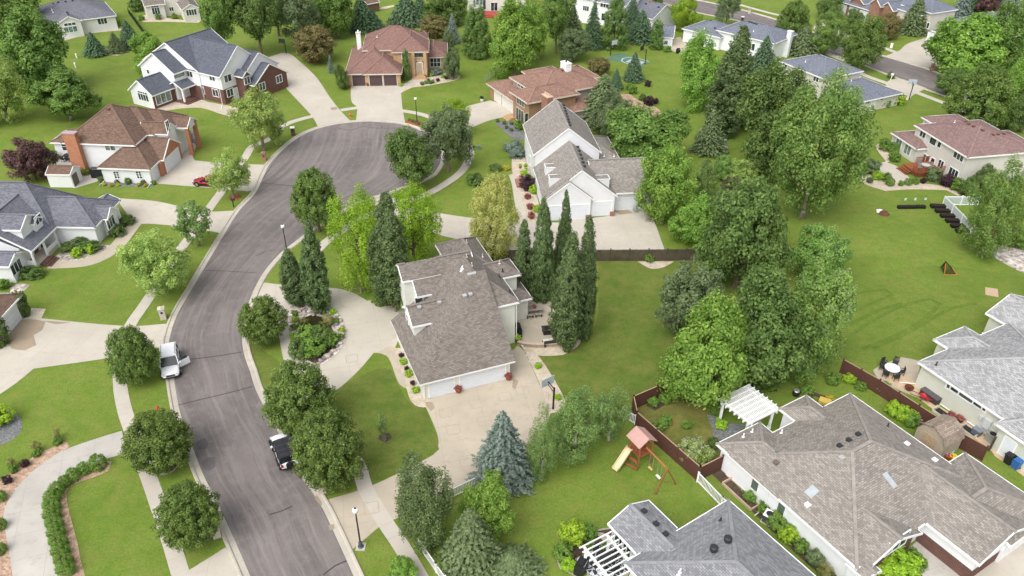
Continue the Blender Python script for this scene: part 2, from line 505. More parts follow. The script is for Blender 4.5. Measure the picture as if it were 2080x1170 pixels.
# --- sidewalks
def walk(pts,w=1.3): ribbon('sidewalk',pts,w,CONC2,.024)
walk([(636,236),(605,244),(575,256),(541,286),(513,297),(496,323),(454.7,383),(425.6,422.7),(390,475.7),(359,516.8),(318,581.7),(290.6,622.7),(263,664),(246,718),(243.4,770),(247,804),(254.7,838),(266.7,872.6),(283.8,920.4),(307.7,985),(342,1084.5),(362,1149.5),(390,1240)])
walk([(692,224),(726,219)]); walk([(816,225),(846,230),(876,239),(910,258),(940,277),(953,301),(954,321),(937,348.7),(906,372.6),(862,396.6),(800,415)])
walk([(800,415),(740,440),(684,476),(655,498),(620,540),(590,584),(578,626),(578,670),(588,722),(612,790),(668,880),(725,941),(742,992),(780,1057),(817,1112),(860,1186),(900,1260)])
walk(t(4,(350,320),(470,370),(560,440),(720,500)),1.4); walk(t(4,(870,545),(1090,630),(1300,720)),1.4)
walk(t(4,(470,200),(560,240),(690,285),(780,320)),1.4); walk(t(4,(980,380),(1070,410),(1210,455),(1400,540)),1.4)
walk(t(4,(-200,20),(0,75),(90,95)),1.4)
# --- driveways and walks
DZ=.019
patch('driveway',t(2,(20,350),(60,345),(150,315),(210,325),(350,450),(430,565),(495,650),(558,716),(368,752),(325,682),(205,552),(180,520),(165,430)),CONC,DZ)
patch('driveway',t(2,(562,500),(850,500),(862,560),(870,640),(887,735),(740,727),(594,716),(600,640),(567,600)),CONC,DZ,ang=R(92))
patch('path',t(2,(850,556),(862,556),(900,520),(985,475),(1010,465),(1010,450),(940,452),(900,490),(850,508)),CONC,.022)
patch('driveway',[(305,372),(325,352),(355,330),(369,312),(374,294),(384,290.5),(395,291),(398,298),(391,316),(396,326),(437,330),(486,333),(546,335),(524,380),(503,389),(441,383)],CONC,DZ,ang=R(20))
patch('driveway',t(5,(690,66),(780,72),(870,78),(960,90),(1070,115),(1230,145),(1398,140),(1350,205),(1310,275),(1250,262),(1080,235),(880,218),(800,222),(740,140)),CONC,DZ)
patch('path',t(5,(840,222),(810,260),(740,350),(650,420),(540,465),(430,480),(280,486),(310,430),(420,440),(520,420),(600,380),(660,340),(740,240),(790,196)),CONCY,.022)
patch('driveway',t(5,(130,785),(190,765),(245,780),(735,825),(992,812),(980,880),(962,950),(650,1015),(200,1080),(90,1170),(-60,1270),(-60,1000),(40,860)),CONC,DZ)
patch('path',t(5,(185,718),(272,724),(245,781),(180,772)),TANROCK,.010)
patch('driveway',t(9,(725,308),(600,345),(410,410),(330,450),(230,520),(150,590),(90,660),(40,740),(20,820),(35,920),(60,1060),(75,1170),(110,1400),(420,1400),(345,1170),(325,1100),(300,980),(280,850),(267,740),(285,680),(330,620),(400,570),(450,540),(560,492),(640,472),(748,440)),CONCG,DZ,ang=R(20))
patch('driveway',t(9,(1040,1180),(1115,1140),(1230,1070),(1340,1000),(1440,1165),(1480,1260),(1100,1300)),CONC,DZ)
patch('gravel_bed',t(9,(412,405),(400,378),(375,370),(330,400),(230,440),(150,500),(60,560),(20,600),(-100,640),(-200,1300),(110,1400),(75,1170),(60,1060),(35,920),(20,820),(40,740),(90,660),(150,590),(230,520),(330,450)),PINK,.008)
patch('gravel_bed',t(9,(662,488),(655,520),(640,548),(560,582),(480,610),(420,640),(395,680),(405,760),(430,860),(460,970),(480,1080),(505,1170),(540,1300),(380,1300),(345,1170),(300,980),(267,740),(290,660),(400,570),(560,492)),PINK,.008)
# circular drive with planted island
patch('driveway',t(6,(5,585),(40,566),(150,580),(300,590),(430,598),(520,610),(600,640),(660,675),(760,715),(850,700),(890,760),(870,830),(850,900),(820,965),(795,990),(700,985),(620,1080),(525,1170),(440,1235),(380,1265),(240,1290),(190,1130),(150,960),(130,800),(60,690),(-25,655)),CONC,DZ,ang=R(15))
patch('path',t(6,(715,985),(770,1000),(800,1040),(850,1170),(905,1200),(880,1130),(835,1020),(840,960),(800,940)),CONCY,.022)
patch('gravel_bed',t(6,(205,705),(300,680),(420,700),(500,760),(538,850),(527,930),(470,1005),(390,1058),(330,1075),(262,1010),(232,960),(205,890),(192,800)),ROCK,.026)
ribbon('bed_edging',t(6,(500,760),(538,850),(527,930),(470,1005),(390,1058),(330,1078)),.2,KERB,.032)
patch('pond',t(6,(262,800),(300,770),(345,765),(400,775),(440,800),(445,840),(380,860),(300,865),(255,840)),plain('pond_water',(.035,.032,.014),.12,.6),.034)
patch('planting_bed',t(6,(255,790),(340,755),(430,800),(460,860),(490,930),(440,1000),(350,1050),(260,1000),(235,930),(250,880)),MULCH,.030)
patch('driveway',[(858,812),(880,860),(890,888),(890,906),(880,924),(759,985),(656,1018),(688,1065),(715,1117),(745,1092),(775,1067),(804,1054),(918,996),(980,965),(1085,905),(1118,838),(1095,780),(1066,716),(1050,702),(1030,720),(900,800)],CONCY,DZ,ang=R(12))
patch('gravel_bed',[(1066,712),(1092,722),(1122,765),(1147,812),(1145,835),(1118,840),(1096,780)],TANROCK,.024)
patch('gravel_bed',[(803,708),(818,706),(845,760),(872,815),(870,827),(852,827),(834,814),(820,770),(804,722)],TANROCK,.024)
patch('gravel_bed',t(6,(650,680),(700,665),(760,650),(870,660),(900,740),(860,740),(800,715),(720,715)),TANROCK,.024)
# stained squares set in the drive
SQ=plain('stained_concrete',(.42,.355,.27),.85,.2)
for cx,cy in t(10,(685,765),(1128,200),(1308,148),(1355,250),(1172,300),(1250,487),(1480,105))+t(6,(570,1020),(590,620))+t(11,(60,70),(165,160)):
    p=G(cx,cy)
    for k in range(4):
        a=R(45+14+90*k); b_=R(45+14+90*(k+1)); r=.85
        ribbon('drive_inlay',[p+Vector((r*math.cos(a),r*math.sin(a),0)),p+Vector((r*math.cos(b_),r*math.sin(b_),0))],.07,SQ,.025+.001*(k%2),world=True,smooth=False)
# neighbour drives
patch('driveway',[(996,204),(1020,212),(1048,226),(1046,236),(1000,243),(955,260),(925,268),(893,268),(868,262),(885,250),(905,240),(947,217)],CONC,DZ)
patch('gravel_bed',[(1003,247),(1040,248),(1062,268),(1072,284),(1040,282),(1025,268)],GREYROCK,.008)
patch('gravel_bed',t(2,(883,716),(985,735),(975,744),(950,748),(890,734)),REDMULCH,.008)
patch('driveway',[(774,397),(800,403),(840,420),(876,430),(960,443),(1050,452),(1150,452),(1110,425),(1170,446),(1240,438),(1255,428),(1312,424),(1325,440),(1351,510),(1050,512),(930,486),(893,477),(830,450),(745,410)],CONC,DZ,ang=R(4))
patch('path',t(3,(-20,1040),(20,1030),(40,1100),(60,1200),(100,1330),(40,1330),(15,1200),(0,1100)),CONC,.022)
patch('gravel_bed',[(1042,300),(1058,308),(1075,345),(1100,440),(1090,462),(1064,452),(1056,400),(1040,345)],TANROCK,.008)
patch('gravel_bed',t(7,(745,442),(962,442),(930,462),(895,478),(840,487),(800,475)),TANROCK,.008)
patch('patio',t(7,(40,640),(110,650),(200,670),(245,700),(258,760),(262,900),(240,935),(60,920),(0,900),(-40,800)),CONCY,.020)
patch('gravel_bed',t(7,(50,925),(240,940),(300,930),(380,900),(417,893),(400,935),(360,970),(300,997),(220,1003),(150,1000),(75,980)),TANROCK,.008)
patch('gravel_bed',t(2,(852,520),(900,490),(945,462),(1030,460),(1100,430),(1212,448),(1200,472),(1100,495),(1000,512),(930,520),(862,552)),TANROCK,.008)
patch('gravel_bed',t(1,(1090,790),(1150,770),(1195,850),(1160,880),(1100,850),(1060,900),(1040,880)),GREYROCK,.008)
patch('gravel_bed',t(1,(900,655),(1000,610),(1060,590),(1200,600),(1420,640),(1400,700),(1320,680),(1180,640),(1000,655),(960,670)),TANROCK,.008)
patch('path',t(1,(1060,625),(1180,600),(1280,650),(1395,710),(1380,690),(1290,628),(1180,585),(1040,600)),CONC,.022)
patch('patio',t(1,(320,980),(380,925),(490,930),(520,1000),(560,1050),(590,1075),(440,1120),(360,1050)),CONCG,.020)
patch('gravel_bed',t(1,(600,1105),(620,1080),(920,1088),(910,1112)),GREYROCK,.008)
patch('gravel_bed',t(5,(300,440),(420,330),(590,340),(650,345),(640,370),(520,420),(420,440)),ROCK,.008)
patch('gravel_bed',t(5,(60,590),(120,570),(180,580),(130,630),(60,630)),ROCK,.008)
for c,rx in (((338,947),.95),((408,1084),1.0),((478,400),.9),((640,125),1.3),((782,888),.6)):
    p=G(*c); sheet('mulch_ring',[p+Vector((rx*math.cos(a),rx*math.sin(a),0)) for a in [k*math.pi/8 for k in range(16)]],MULCH if c[0]<420 else REDMULCH if c[0]<700 else MULCH,.010)
    if c[0]<420: ribbon('bed_edging',[p+Vector((rx*math.cos(a),rx*math.sin(a),0)) for a in [k*math.pi/8 for k in range(17)]],.14,KERB,.016,world=True)
patch('gravel_bed',t(9,(-60,200),(60,190),(120,230),(132,290),(90,350),(0,392),(-80,390)),GREYROCK,.008)
# back yards
patch('lawn',[(1090,722),(1150,705),(1210,660),(1215,530),(1425,530),(1585,560),(1590,640),(1400,760),(1285,820),(1240,840),(1150,835)],M_GRASS_D,.004)
patch('lawn',[(1722,560),(1900,540),(2080,560),(2080,610),(1960,680),(1850,740),(1780,740),(1712,735)],M_GRASS_S,.004)
patch('lawn',[(1285,818),(1378,775),(1462,860),(1480,905),(1440,950),(1300,850)],M_DRY,.004,smooth=False)
patch('lawn',[(545,835),(580,880),(600,930),(655,1010),(733,990),(690,900),(600,780),(575,740),(505,690),(510,750)],M_GRASS_D,.004,smooth=False)
patch('lawn',t(10,(450,60),(560,10),(720,-60),(800,-60),(880,100),(940,165),(1005,168),(1080,350),(1080,400),(1050,450),(700,628),(590,480)),M_GRASS_D,.004)
patch('gravel_bed',t(11,(1155,205),(1290,260),(1400,270),(1320,330),(1245,380),(1240,430),(1200,400),(1190,300)),GREYROCK,.008)
patch('planting_bed',t(11,(795,160),(830,125),(900,105),(918,150),(850,188)),MULCH,.008)
patch('planting_bed',t(11,(1180,560),(1250,540),(1400,700),(1521,800),(1521,880),(1440,800)),MULCH,.008)
patch('planting_bed',t(12,(0,880),(60,850),(200,960),(330,1080),(440,1180),(330,1180),(180,1050)),MULCH,.008)
patch('planting_bed',t(11,(490,905),(590,885),(640,1000),(420,1170),(380,1165),(290,1120),(262,1070),(300,985)),MULCH,.008)
ribbon('bed_edging',t(11,(590,885),(490,905),(300,985),(262,1060),(290,1125),(385,1170)),.16,KERB,.014)
patch('patio',t(11,(490,910),(590,930),(720,1060),(690,1170),(440,1170),(520,1040),(560,980)),CONCY,.018)
patch('patio',t(8,(632,1105),(640,1075),(770,1020),(800,1012),(880,1028),(900,1060),(900,1170),(1000,1300),(700,1170)),CONCY,.018)
patch('patio',t(12,(680,-10),(760,-30),(870,10),(1000,150),(1180,250),(1330,370),(1400,400),(1521,520),(1521,580),(1440,520),(1350,460),(1330,430),(1250,370),(1000,195),(870,100),(760,40)),PAVER,.019)
patch('driveway',t(12,(800,1035),(890,960),(960,1000),(1080,1120),(1160,1180),(1000,1260)),CONCG,DZ)
patch('driveway',t(12,(1240,1120),(1521,850),(1700,900),(1700,1300),(1240,1300)),CONC,DZ)
patch('gravel_bed',t(8,(1300,310),(1330,400),(1400,450),(1521,510),(1640,540),(1640,400),(1450,300)),ROCK,.008)
patch('sandbox_pad',t(8,(1290,595),(1365,605),(1370,655),(1292,640)),plain('sand',(.50,.36,.25),.9,.1),.012,smooth=False)
patch('gravel_bed',t(4,(520,1040),(545,1010),(600,985),(700,960),(640,870),(690,845),(730,845),(760,930),(700,970),(860,1080),(1060,1110),(1160,1150),(1130,1165),(1060,1130),(860,1125),(700,1135),(590,1100)),TANROCK,.008)
patch('patio',t(4,(600,990),(700,965),(760,985),(850,1065),(800,1090),(680,1060)),CONC,.018)
patch('driveway',t(4,(700,500),(740,470),(800,470),(945,525),(870,560),(832,596),(745,590)),CONC,DZ)
patch('driveway',t(4,(690,335),(780,300),(830,260),(970,215),(1090,300),(1110,330),(1000,380),(935,412)),CONC,DZ)
patch('driveway',t(4,(270,170),(310,110),(380,120),(440,170),(500,215),(420,240),(330,200)),CONC,DZ)
patch('patio',t(3,(940,300),(960,235),(1000,220),(1060,300),(1010,325)),CONCY,.018)
patch('driveway',t(3,(840,20),(930,30),(970,70),(900,90)),CONC,DZ)
patch('path',t(4,(1400,700),(1450,660),(1521,700),(1560,760),(1521,760)),CONC,DZ)
patch('gravel_bed',t(3,(640,555),(700,560),(760,600),(860,640),(900,690),(850,690),(760,660),(700,640)),PINK,.008)
patch('gravel_bed',t(1,(810,105),(860,90),(1100,120),(1200,115),(1180,135),(1000,130),(850,130)),TANROCK,.008)
patch('gravel_bed',t(1,(610,290),(700,280),(770,300),(700,330),(630,325)),TANROCK,.008)
patch('gravel_bed',t(1,(690,130),(720,160),(720,180),(540,200),(370,245),(370,230),(520,190)),TANROCK,.008)
patch('patio',t(2,(700,60),(760,40),(820,30),(820,40),(760,55)),TANROCK,.018)
# sport court
GREEN=plain('court_green',(.11,.20,.13),.8,.2,var=.2,scale=1.0); CW=plain('court_white',(.55,.60,.60),.8,.2)
q=[G2(p) for p in t(3,(550,352),(632,312),(822,366),(770,398))]
sheet('sport_court',q,GREEN,.012,smooth=False)
def qi(u,v): return q[0].lerp(q[1],v).lerp(q[3].lerp(q[2],v),u)
sheet('court_marking',[qi(.52,.22),qi(.9,.22),qi(.9,.72),qi(.52,.72)],plain('court_grey',(.42,.47,.49),.8,.2),.017,smooth=False)
ribbon('court_marking',[qi(.97,.05),qi(.6,.05),qi(.40,.2),qi(.33,.5),qi(.40,.8),qi(.6,.95),qi(.97,.95)],.22,CW,.020,world=True)
ribbon('court_marking',[qi(.95,.22),qi(.52,.22),qi(.52,.72),qi(.95,.72)],.16,CW,.022,world=True,smooth=False)

# mower wheel tracks pressed into the big lawn, and dark damp marks
TRACK=grass('pressed_grass',(.106,.178,.023),(.136,.208,.031),(.182,.232,.048))
for k_,pts in enumerate((t(8,(490,750),(640,680),(740,640),(700,610),(600,620),(480,640)),t(8,(500,870),(700,750),(850,690),(960,665),(1020,690),(980,740),(860,830),(700,910),(560,960)),t(8,(620,960),(800,880),(960,790),(1080,725),(1240,690)),t(8,(480,820),(640,740),(800,690)))):
    ribbon('mower_track',pts,.5,TRACK,.008+.002*k_)

WET=concrete('damp_concrete',(.36,.29,.21),joint=0,jy=0,stain=.3)
for pts in (t(5,(60,800),(180,785),(270,800),(250,850),(200,880),(215,940),(150,970),(70,960),(40,900)),t(5,(260,795),(420,805),(330,815)),t(10,(1005,140),(1045,135),(1062,170),(1040,192),(1015,165)),[Z12 for Z12 in t(12,(820,1010),(880,1000),(900,1040),(860,1062),(815,1045))],t(2,(440,640),(480,635),(485,650),(450,655)),t(11,(10,0),(40,10),(20,60),(0,50)),t(7,(600,140),(690,135),(720,155),(640,165)),t(10,(360,690),(392,735),(388,755),(352,712)),t(10,(430,870),(462,862),(468,890),(440,900))):
    patch('damp_stain',pts,WET,.0285)
# ------------------------------------------------------------------ houses
WHITE=siding('white_siding',(.80,.81,.83)); WHITETRIM=plain('white_trim',(.86,.86,.86),.5,.4,var=.05)
CREAM=siding('cream_siding',(.66,.63,.56)); GREIGE=siding('greige_siding',(.70,.67,.62)); PALE=siding('pale_siding',(.72,.72,.70))
SAGE=siding('pale_sage_siding',(.66,.67,.58))
DOORW=plain('white_door_paint',(.70,.73,.78),.45,.4,var=.05)
DOORD=plain('brown_door_paint',(.085,.055,.055),.5,.4,var=.1)
GLASS=glass(); GLASSP=glass('pale_glass',(.12,.17,.15)); DARK=plain('dark_metal',(.03,.03,.035),.5,.4)
TANTRIM=plain('tan_trim',(.62,.56,.48),.6,.3,var=.06)
BRICKRED=brick('red_brick',(.40,.13,.06),(.50,.20,.10),(.42,.30,.22)); BRICKDK=brick('maroon_brick',(.105,.045,.038),(.15,.065,.052),(.20,.14,.12))
BRICKROSE=brick('rose_brick',(.25,.105,.075),(.32,.15,.105),(.34,.26,.2)); BRICKTAN=brick('buff_brick',(.42,.25,.12),(.52,.33,.17),(.48,.38,.28)); BRICKBR=brick('brown_brick',(.30,.165,.09),(.38,.22,.12),(.35,.27,.2))
R_TAUPE=shingle('taupe_shingle',(.185,.160,.140),(.235,.208,.186),.4); R_TAN=shingle('tan_shingle',(.255,.230,.206),(.322,.294,.264),.25)
R_SLATE=shingle('slate_shingle',(.105,.115,.145),(.125,.135,.165),.15); R_BROWN=shingle('brown_shingle',(.165,.105,.078),(.205,.135,.104),.3)
R_GREY=shingle('grey_shingle',(.225,.228,.242),(.29,.294,.31),.25); R_BLUE=shingle('bluegrey_shingle',(.165,.18,.225),(.20,.215,.26),.2)
R_RED=shingle('rose_brown_shingle',(.225,.128,.108),(.26,.155,.132),.15); R_RUST=shingle('rust_shingle',(.255,.15,.115),(.31,.19,.15),.35)
R_PALE=shingle('pale_grey_shingle',(.30,.30,.305),(.41,.41,.415),.3); R_WEATHER=shingle('weathered_shingle',(.245,.222,.20),(.32,.295,.27),.35)
R_ASH=shingle('ash_shingle',(.150,.155,.185),(.19,.195,.225),.2); R_ROSE=shingle('dusty_rose_shingle',(.225,.145,.135),(.27,.18,.168),.15)
CAPS={}
def capmat(m):
    if m.name not in CAPS:
        src=m.node_tree.nodes
        b=[n for n in src if n.type=='TEX_BRICK'][0].inputs['Color1'].default_value
        CAPS[m.name]=plain(m.name+'_cap',tuple(x*.84 for x in b[:3]),.9,.2,var=.25,scale=1.5)
    return CAPS[m.name]
class House:
    def __init__(s,name,label,A,B,z,wall,roof,trim=None,brick=None,axis=None,cat='house',group=None):
        a=G2(A,z); b=G2(B,z); d=b-a
        if axis: d=G2(axis[1],axis[2])-G2(axis[0],axis[2])
        d.z=0; d.normalize()
        s.o=Vector((a.x,a.y,0)); s.u=d; s.v=Vector((-d.y,d.x,0)); s.ang=math.atan2(d.y,d.x)
        s.root=thing(name,label,cat,s.o,s.ang,group)
        s.wall=wall; s.roof=roof; s.trim=trim or WHITETRIM; s.brick=brick
        s.blocks={}; s.k=0
        s.mw={}; s.mr=MB(); s.mt=MB(); s.rf=[]; s.bars=[]
    def L(s,p,z):
        q=G(p[0],p[1],z)-s.o; return Vector((q.dot(s.u),q.dot(s.v),z))
    def X(s,*pts,z): return sum(s.L(p,z).x for p in pts)/len(pts)
    def Y(s,*pts,z): return sum(s.L(p,z).y for p in pts)/len(pts)
    def wmb(s,m):
        return s.mw.setdefault(m.name,(m,MB()))[1]
    def plane(s,poly,zf,wallmat=None,base=0.0):
        """one roof slope given by its plan outline and height function, with thickness"""
        P=[Vector((x,y,zf(x,y))) for x,y in poly]; th=Vector((0,0,.2))
        s.mr.face(P,s.roof); s.mt.face([p-th for p in reversed(P)],s.trim)
        for i in range(len(P)):
            j=(i+1)%len(P); s.mt.face([P[j],P[i],P[i]-th,P[j]-th],s.trim)
        s.rf.append((poly,zf))
    def blk(s,key,xs,ys,ze,roof='xgg',p=.45,z0=0.0,over=.4,wall=None,brick=0.0,roofmat=None,gover=None,walls=True,fascia=.17):
        def num(v,ax):
            if isinstance(v,(int,float)): return float(v)
            z=v[2] if len(v)>2 else ze
            return s.L(v,z)[ax]
        X=[num(v,0) for v in xs]; Y=[num(v,1) for v in ys]
        x0,x1,y0,y1=min(X),max(X),min(Y),max(Y)
        s.k+=1; ze=ze-.012*s.k
        wall=wall or s.wall; rm=roofmat or s.roof; gover=over if gover is None else gover
        ax=roof[0]; e0,e1=roof[1],roof[2]
        # work in (a along ridge, b across)
        if ax=='x': a0,a1,b0,b1=x0,x1,y0,y1; P=lambda a,b,z: Vector((a,b,z))
        else: a0,a1,b0,b1=y0,y1,x0,x1; P=lambda a,b,z: Vector((b,a,z))
        h=(b1-b0)/2; bm=(b0+b1)/2; zr=ze+p*h
        r0=a0+(h if e0=='h' else 0); r1=a1-(h if e1=='h' else 0)
        if r0>r1: r0=r1=(r0+r1)/2
        fa=[]
        fa.append([P(a0,b0,ze),P(a1,b0,ze),P(r1,bm,zr),P(r0,bm,zr)])
        fa.append([P(a1,b1,ze),P(a0,b1,ze),P(r0,bm,zr),P(r1,bm,zr)])
        if e0=='h': fa.append([P(a0,b1,ze),P(a0,b0,ze),P(r0,bm,zr)])
        if e1=='h': fa.append([P(a1,b0,ze),P(a1,b1,ze),P(r1,bm,zr)])
        th=Vector((0,0,fascia))
        flip=(ax=='y')
        for f in fa:
            if abs((f[-1]-f[-2]).length)<1e-6: f=f[:-1]
            if flip: f=list(reversed(f))
            s.mr.face(f,rm); s.mt.face([q-th for q in reversed(f)],s.trim)
        # fascia round the edge
        ed=[(P(a0,b0,ze),P(a1,b0,ze)),(P(a1,b1,ze),P(a0,b1,ze))]
        ed+= [(P(a0,b1,ze),P(a0,b0,ze))] if e0=='h' else [(P(a0,b1,ze),P(a0,bm,zr)),(P(a0,bm,zr),P(a0,b0,ze))]
        ed+= [(P(a1,b0,ze),P(a1,b1,ze))] if e1=='h' else [(P(a1,b0,ze),P(a1,bm,zr)),(P(a1,bm,zr),P(a1,b1,ze))]
        up=Vector((0,0,.012))
        for c,d in ed:
            q=[d+up,c+up,c-th,d-th]
            if not flip: q.reverse()
            s.mt.face(q,s.trim)
            # thin white edge metal laid on the eave and rake, seen from above
            n=Vector((-(d-c).y,(d-c).x,0))
            if n.length>0:
                n.normalize()
                cen=P((a0+a1)/2,bm,0)
                if n.dot(cen-c)<0: n=-n
                # keep it on the slope
                s.bars.append((s.mt,c+n*.04+up*1.5,d+n*.04+up*1.5,.08,s.trim,.035,len(s.rf)))
        # ridge caps
        cap=capmat(rm)
        if p>.2:
            if r1-r0>.3: s.bars.append((s.mr,P(r0,bm,zr+.02),P(r1,bm,zr+.02),.3,cap,.06,len(s.rf)))
            for e,ra,aa in ((e0,r0,a0),(e1,r1,a1)):
                if e=='h':
                    for b in (b0,b1): s.bars.append((s.mr,P(aa,b,ze+.01),P(ra,bm,zr+.02),.28,cap,.05,len(s.rf)))
        # walls
        oa0=gover if e0=='g' else over; oa1=gover if e1=='g' else over
        A0,A1,B0,B1=a0+oa0,a1-oa1,b0+over,b1-over
        B={'x':(A0,A1,B0,B1),'y':(B0,B1,A0,A1)}[ax]
        s.blocks[key]=dict(x0=B[0],x1=B[1],y0=B[2],y1=B[3],ze=ze,zr=zr,z0=z0,p=p)
        if walls:
            zt=ze-.1+p*over
            def zg(b): return ze-.1+p*(min(b-b0,b1-b))
            segs=[((A0,B0),(A1,B0),None),((A1,B0),(A1,B1),'g' if e1=='g' else None),((A1,B1),(A0,B1),None),((A0,B1),(A0,B0),'g' if e0=='g' else None)]
            for (c,d,gk) in segs:
                lo=[P(*c,z0),P(*d,z0)]
                def emit(pts,m):
                    if flip: pts=list(reversed(pts))
                    s.wmb(m).face(pts,m)
                zb=z0
                if brick and s.brick:
                    zb=min(brick,zt); emit([P(*c,z0),P(*d,z0),P(*d,zb),P(*c,zb)],s.brick)
                if gk:
                    mid=((c[0]+d[0])/2,bm)
                    emit([P(*c,zb),P(*d,zb),P(*d,zt),P(*mid,zg(bm)),P(*c,zt)],wall if not(brick and brick>20) else s.brick)
                elif zb<zt: emit([P(*c,zb),P(*d,zb),P(*d,zt),P(*c,zt)],wall)
        s.rf.append((x0,x1,y0,y1,ax,e0,e1,ze,p,r0,r1))
        return s.blocks[key]
    def zroof(s,x,y,skip=-1):
        best=-1
        for q_,r in enumerate(s.rf):
            if q_==skip: continue
            if len(r)==2:
                poly,zf=r; ins=False; n=len(poly)
                for i in range(n):
                    (xa,ya),(xb,yb)=poly[i],poly[(i+1)%n]
                    if (ya>y)!=(yb>y) and x<(xb-xa)*(y-ya)/(yb-ya)+xa: ins=not ins
                if ins: best=max(best,zf(x,y))
                continue
            x0,x1,y0,y1,ax,e0,e1,ze,p,r0,r1=r
            if x0<=x<=x1 and y0<=y<=y1:
                a,b=(x,y) if ax=='x' else (y,x)
                a0,a1,b0,b1=(x0,x1,y0,y1) if ax=='x' else (y0,y1,x0,x1)
                d=min(b-b0,b1-b)
                if e0=='h': d=min(d,a-a0)
                if e1=='h': d=min(d,a1-a)
                best=max(best,ze+p*d)
        return best
    def on_roof(s,px,py):
        z=13.0
        while z>0:
            q=s.L((px,py),z)
            if z<=s.zroof(q.x,q.y): return q
            z-=.03
        return s.L((px,py),3)
    def hit(s,key,side,px,py):
        b=s.blocks[key]; ax=0 if side[0]=='x' else 1
        c=b[{'x-':'x0','x+':'x1','y-':'y0','y+':'y1'}[side]]
        p0=s.L((px,py),0); p1=s.L((px,py),1.0); d=p1-p0
        k=(c-p0[ax])/d[ax]; return p0+d*k
    def panel(s,key,side,c,w,h,dep):
        """frame of reference on a wall: returns function (u,v,out)->local point"""
        n={'x-':Vector((-1,0,0)),'x+':Vector((1,0,0)),'y-':Vector((0,-1,0)),'y+':Vector((0,1,0))}[side]
        u=Vector((0,0,1)).cross(n)
        return (lambda a,v,o: c+u*a+Vector((0,0,v))+n*o)
    def _bx(s,mb,f,a0,a1,v0,v1,o0,o1,m):
        p=[f(a0,v0,o0),f(a1,v0,o0),f(a1,v1,o0),f(a0,v1,o0)]; q=[f(a0,v0,o1),f(a1,v0,o1),f(a1,v1,o1),f(a0,v1,o1)]
        mb.face(q,m)
        for i in range(4):
            j=(i+1)%4; mb.face([p[i],p[j],q[j],q[i]],m)
    def win(s,key,side,px,py,w,h,n=1,rows=1,frame=None,gl=None,fw=.09,label=None):
        c=s.hit(key,side,px,py); f=s.panel(key,side,c,w,h,0)
        m=MB(); s._bx(m,f,-w/2,w/2,-h/2,h/2,-.02,.03,gl or GLASS); o=m.build('window',s.root)
        if label: o['label']=label
        fr=MB(); F=frame or WHITETRIM
        for a0,a1,v0,v1 in ((-w/2-fw,w/2+fw,h/2,h/2+fw),(-w/2-fw,w/2+fw,-h/2-fw,-h/2),(-w/2-fw,-w/2,-h/2,h/2),(w/2,w/2+fw,-h/2,h/2)):
            s._bx(fr,f,a0,a1,v0,v1,-.02,.07,F)
        for i in range(1,n):
            a=-w/2+w*i/n; s._bx(fr,f,a-.04,a+.04,-h/2,h/2,-.02,.06,F)
        for i in range(1,rows):
            v=-h/2+h*i/rows; s._bx(fr,f,-w/2,w/2,v-.03,v+.03,-.02,.055,F)
        fr.build('frame',o)
        return o
    def door(s,key,side,px,py,w=2.6,h=2.15,mat=None,name='garage_door',z=0.03,sections=4,frame=None,arch=False):
        c=s.hit(key,side,px,py); c.z=z; f=s.panel(key,side,c,w,h,0); mat=mat or DOORW
        m=MB()
        for i in range(sections):
            v0=h*i/sections; v1=h*(i+1)/sections-.025
            s._bx(m,f,-w/2,w/2,v0,v1,-.02,.035,mat)
        s._bx(m,f,-w/2,w/2,0,h,-.02,.012,mat)
        o=m.build(name,s.root)
        fr=MB(); F=frame or WHITETRIM
        for a0,a1,v0,v1 in ((-w/2-.12,w/2+.12,h,h+.12),(-w/2-.12,-w/2,0,h),(w/2,w/2+.12,0,h)): s._bx(fr,f,a0,a1,v0,v1,-.02,.06,F)
        fr.build('frame',o); 
        if name=='door':
            k=MB(); s._bx(k,f,w/2-.16,w/2-.1,.95,1.05,.03,.09,DARK); k.build('handle',o)
        return o
    def post(s,x,y,z0,z1,w=.2,mat=None,name='column'):
        m=MB(); m.box((x,y,(z0+z1)/2),(w,w,z1-z0),mat or WHITETRIM); m.box((x,y,z0+.08),(w*1.4,w*1.4,.16),mat or WHITETRIM); m.box((x,y,z1-.06),(w*1.35,w*1.35,.12),mat or WHITETRIM)
        return m.build(name,s.root)
    def vent(s,px,py,kind='box',mat=None):
        q=s.on_roof(px,py); m=MB()
        if kind=='box':
            m.box((q.x,q.y,q.z+.07),(.34,.34,.2),mat or DARK); m.box((q.x,q.y,q.z+.18),(.42,.42,.05),mat or DARK); nm='roof_vent'
        elif kind=='pipe':
            m.tube([(q.x,q.y,q.z-.1),(q.x,q.y,q.z+.4)],.06,mat or WHITETRIM); m.lathe([(.16,q.z+.01),(.07,q.z+.1)],mat or WHITETRIM,(q.x,q.y,0)); nm='vent_pipe'
        elif kind=='turbine':
            m.lathe([(.17,-.1),(.17,.22),(.3,.24),(.3,.55),(.22,.62),(0,.64)],mat or DARK,(q.x,q.y,q.z)); nm='roof_turbine'
        elif kind=='sky':
            e=.4; n=Vector((-(s.zroof(q.x+e,q.y)-s.zroof(q.x-e,q.y))/(2*e),-(s.zroof(q.x,q.y+e)-s.zroof(q.x,q.y-e))/(2*e),1)).normalized()
            z=n.to_track_quat('Z','Y').to_matrix().to_4x4(); z.translation=q
            w,h=mat
            m.box((0,0,.06),(w,h,.14),plain('skylight_frame',(.45,.46,.47),.5,.4),M=z); m.box((0,0,.14),(w-.1,h-.1,.03),plain('skylight_glass',(.40,.44,.47),.35,.4),M=z); nm='skylight'
        return m.build(nm,s.root)
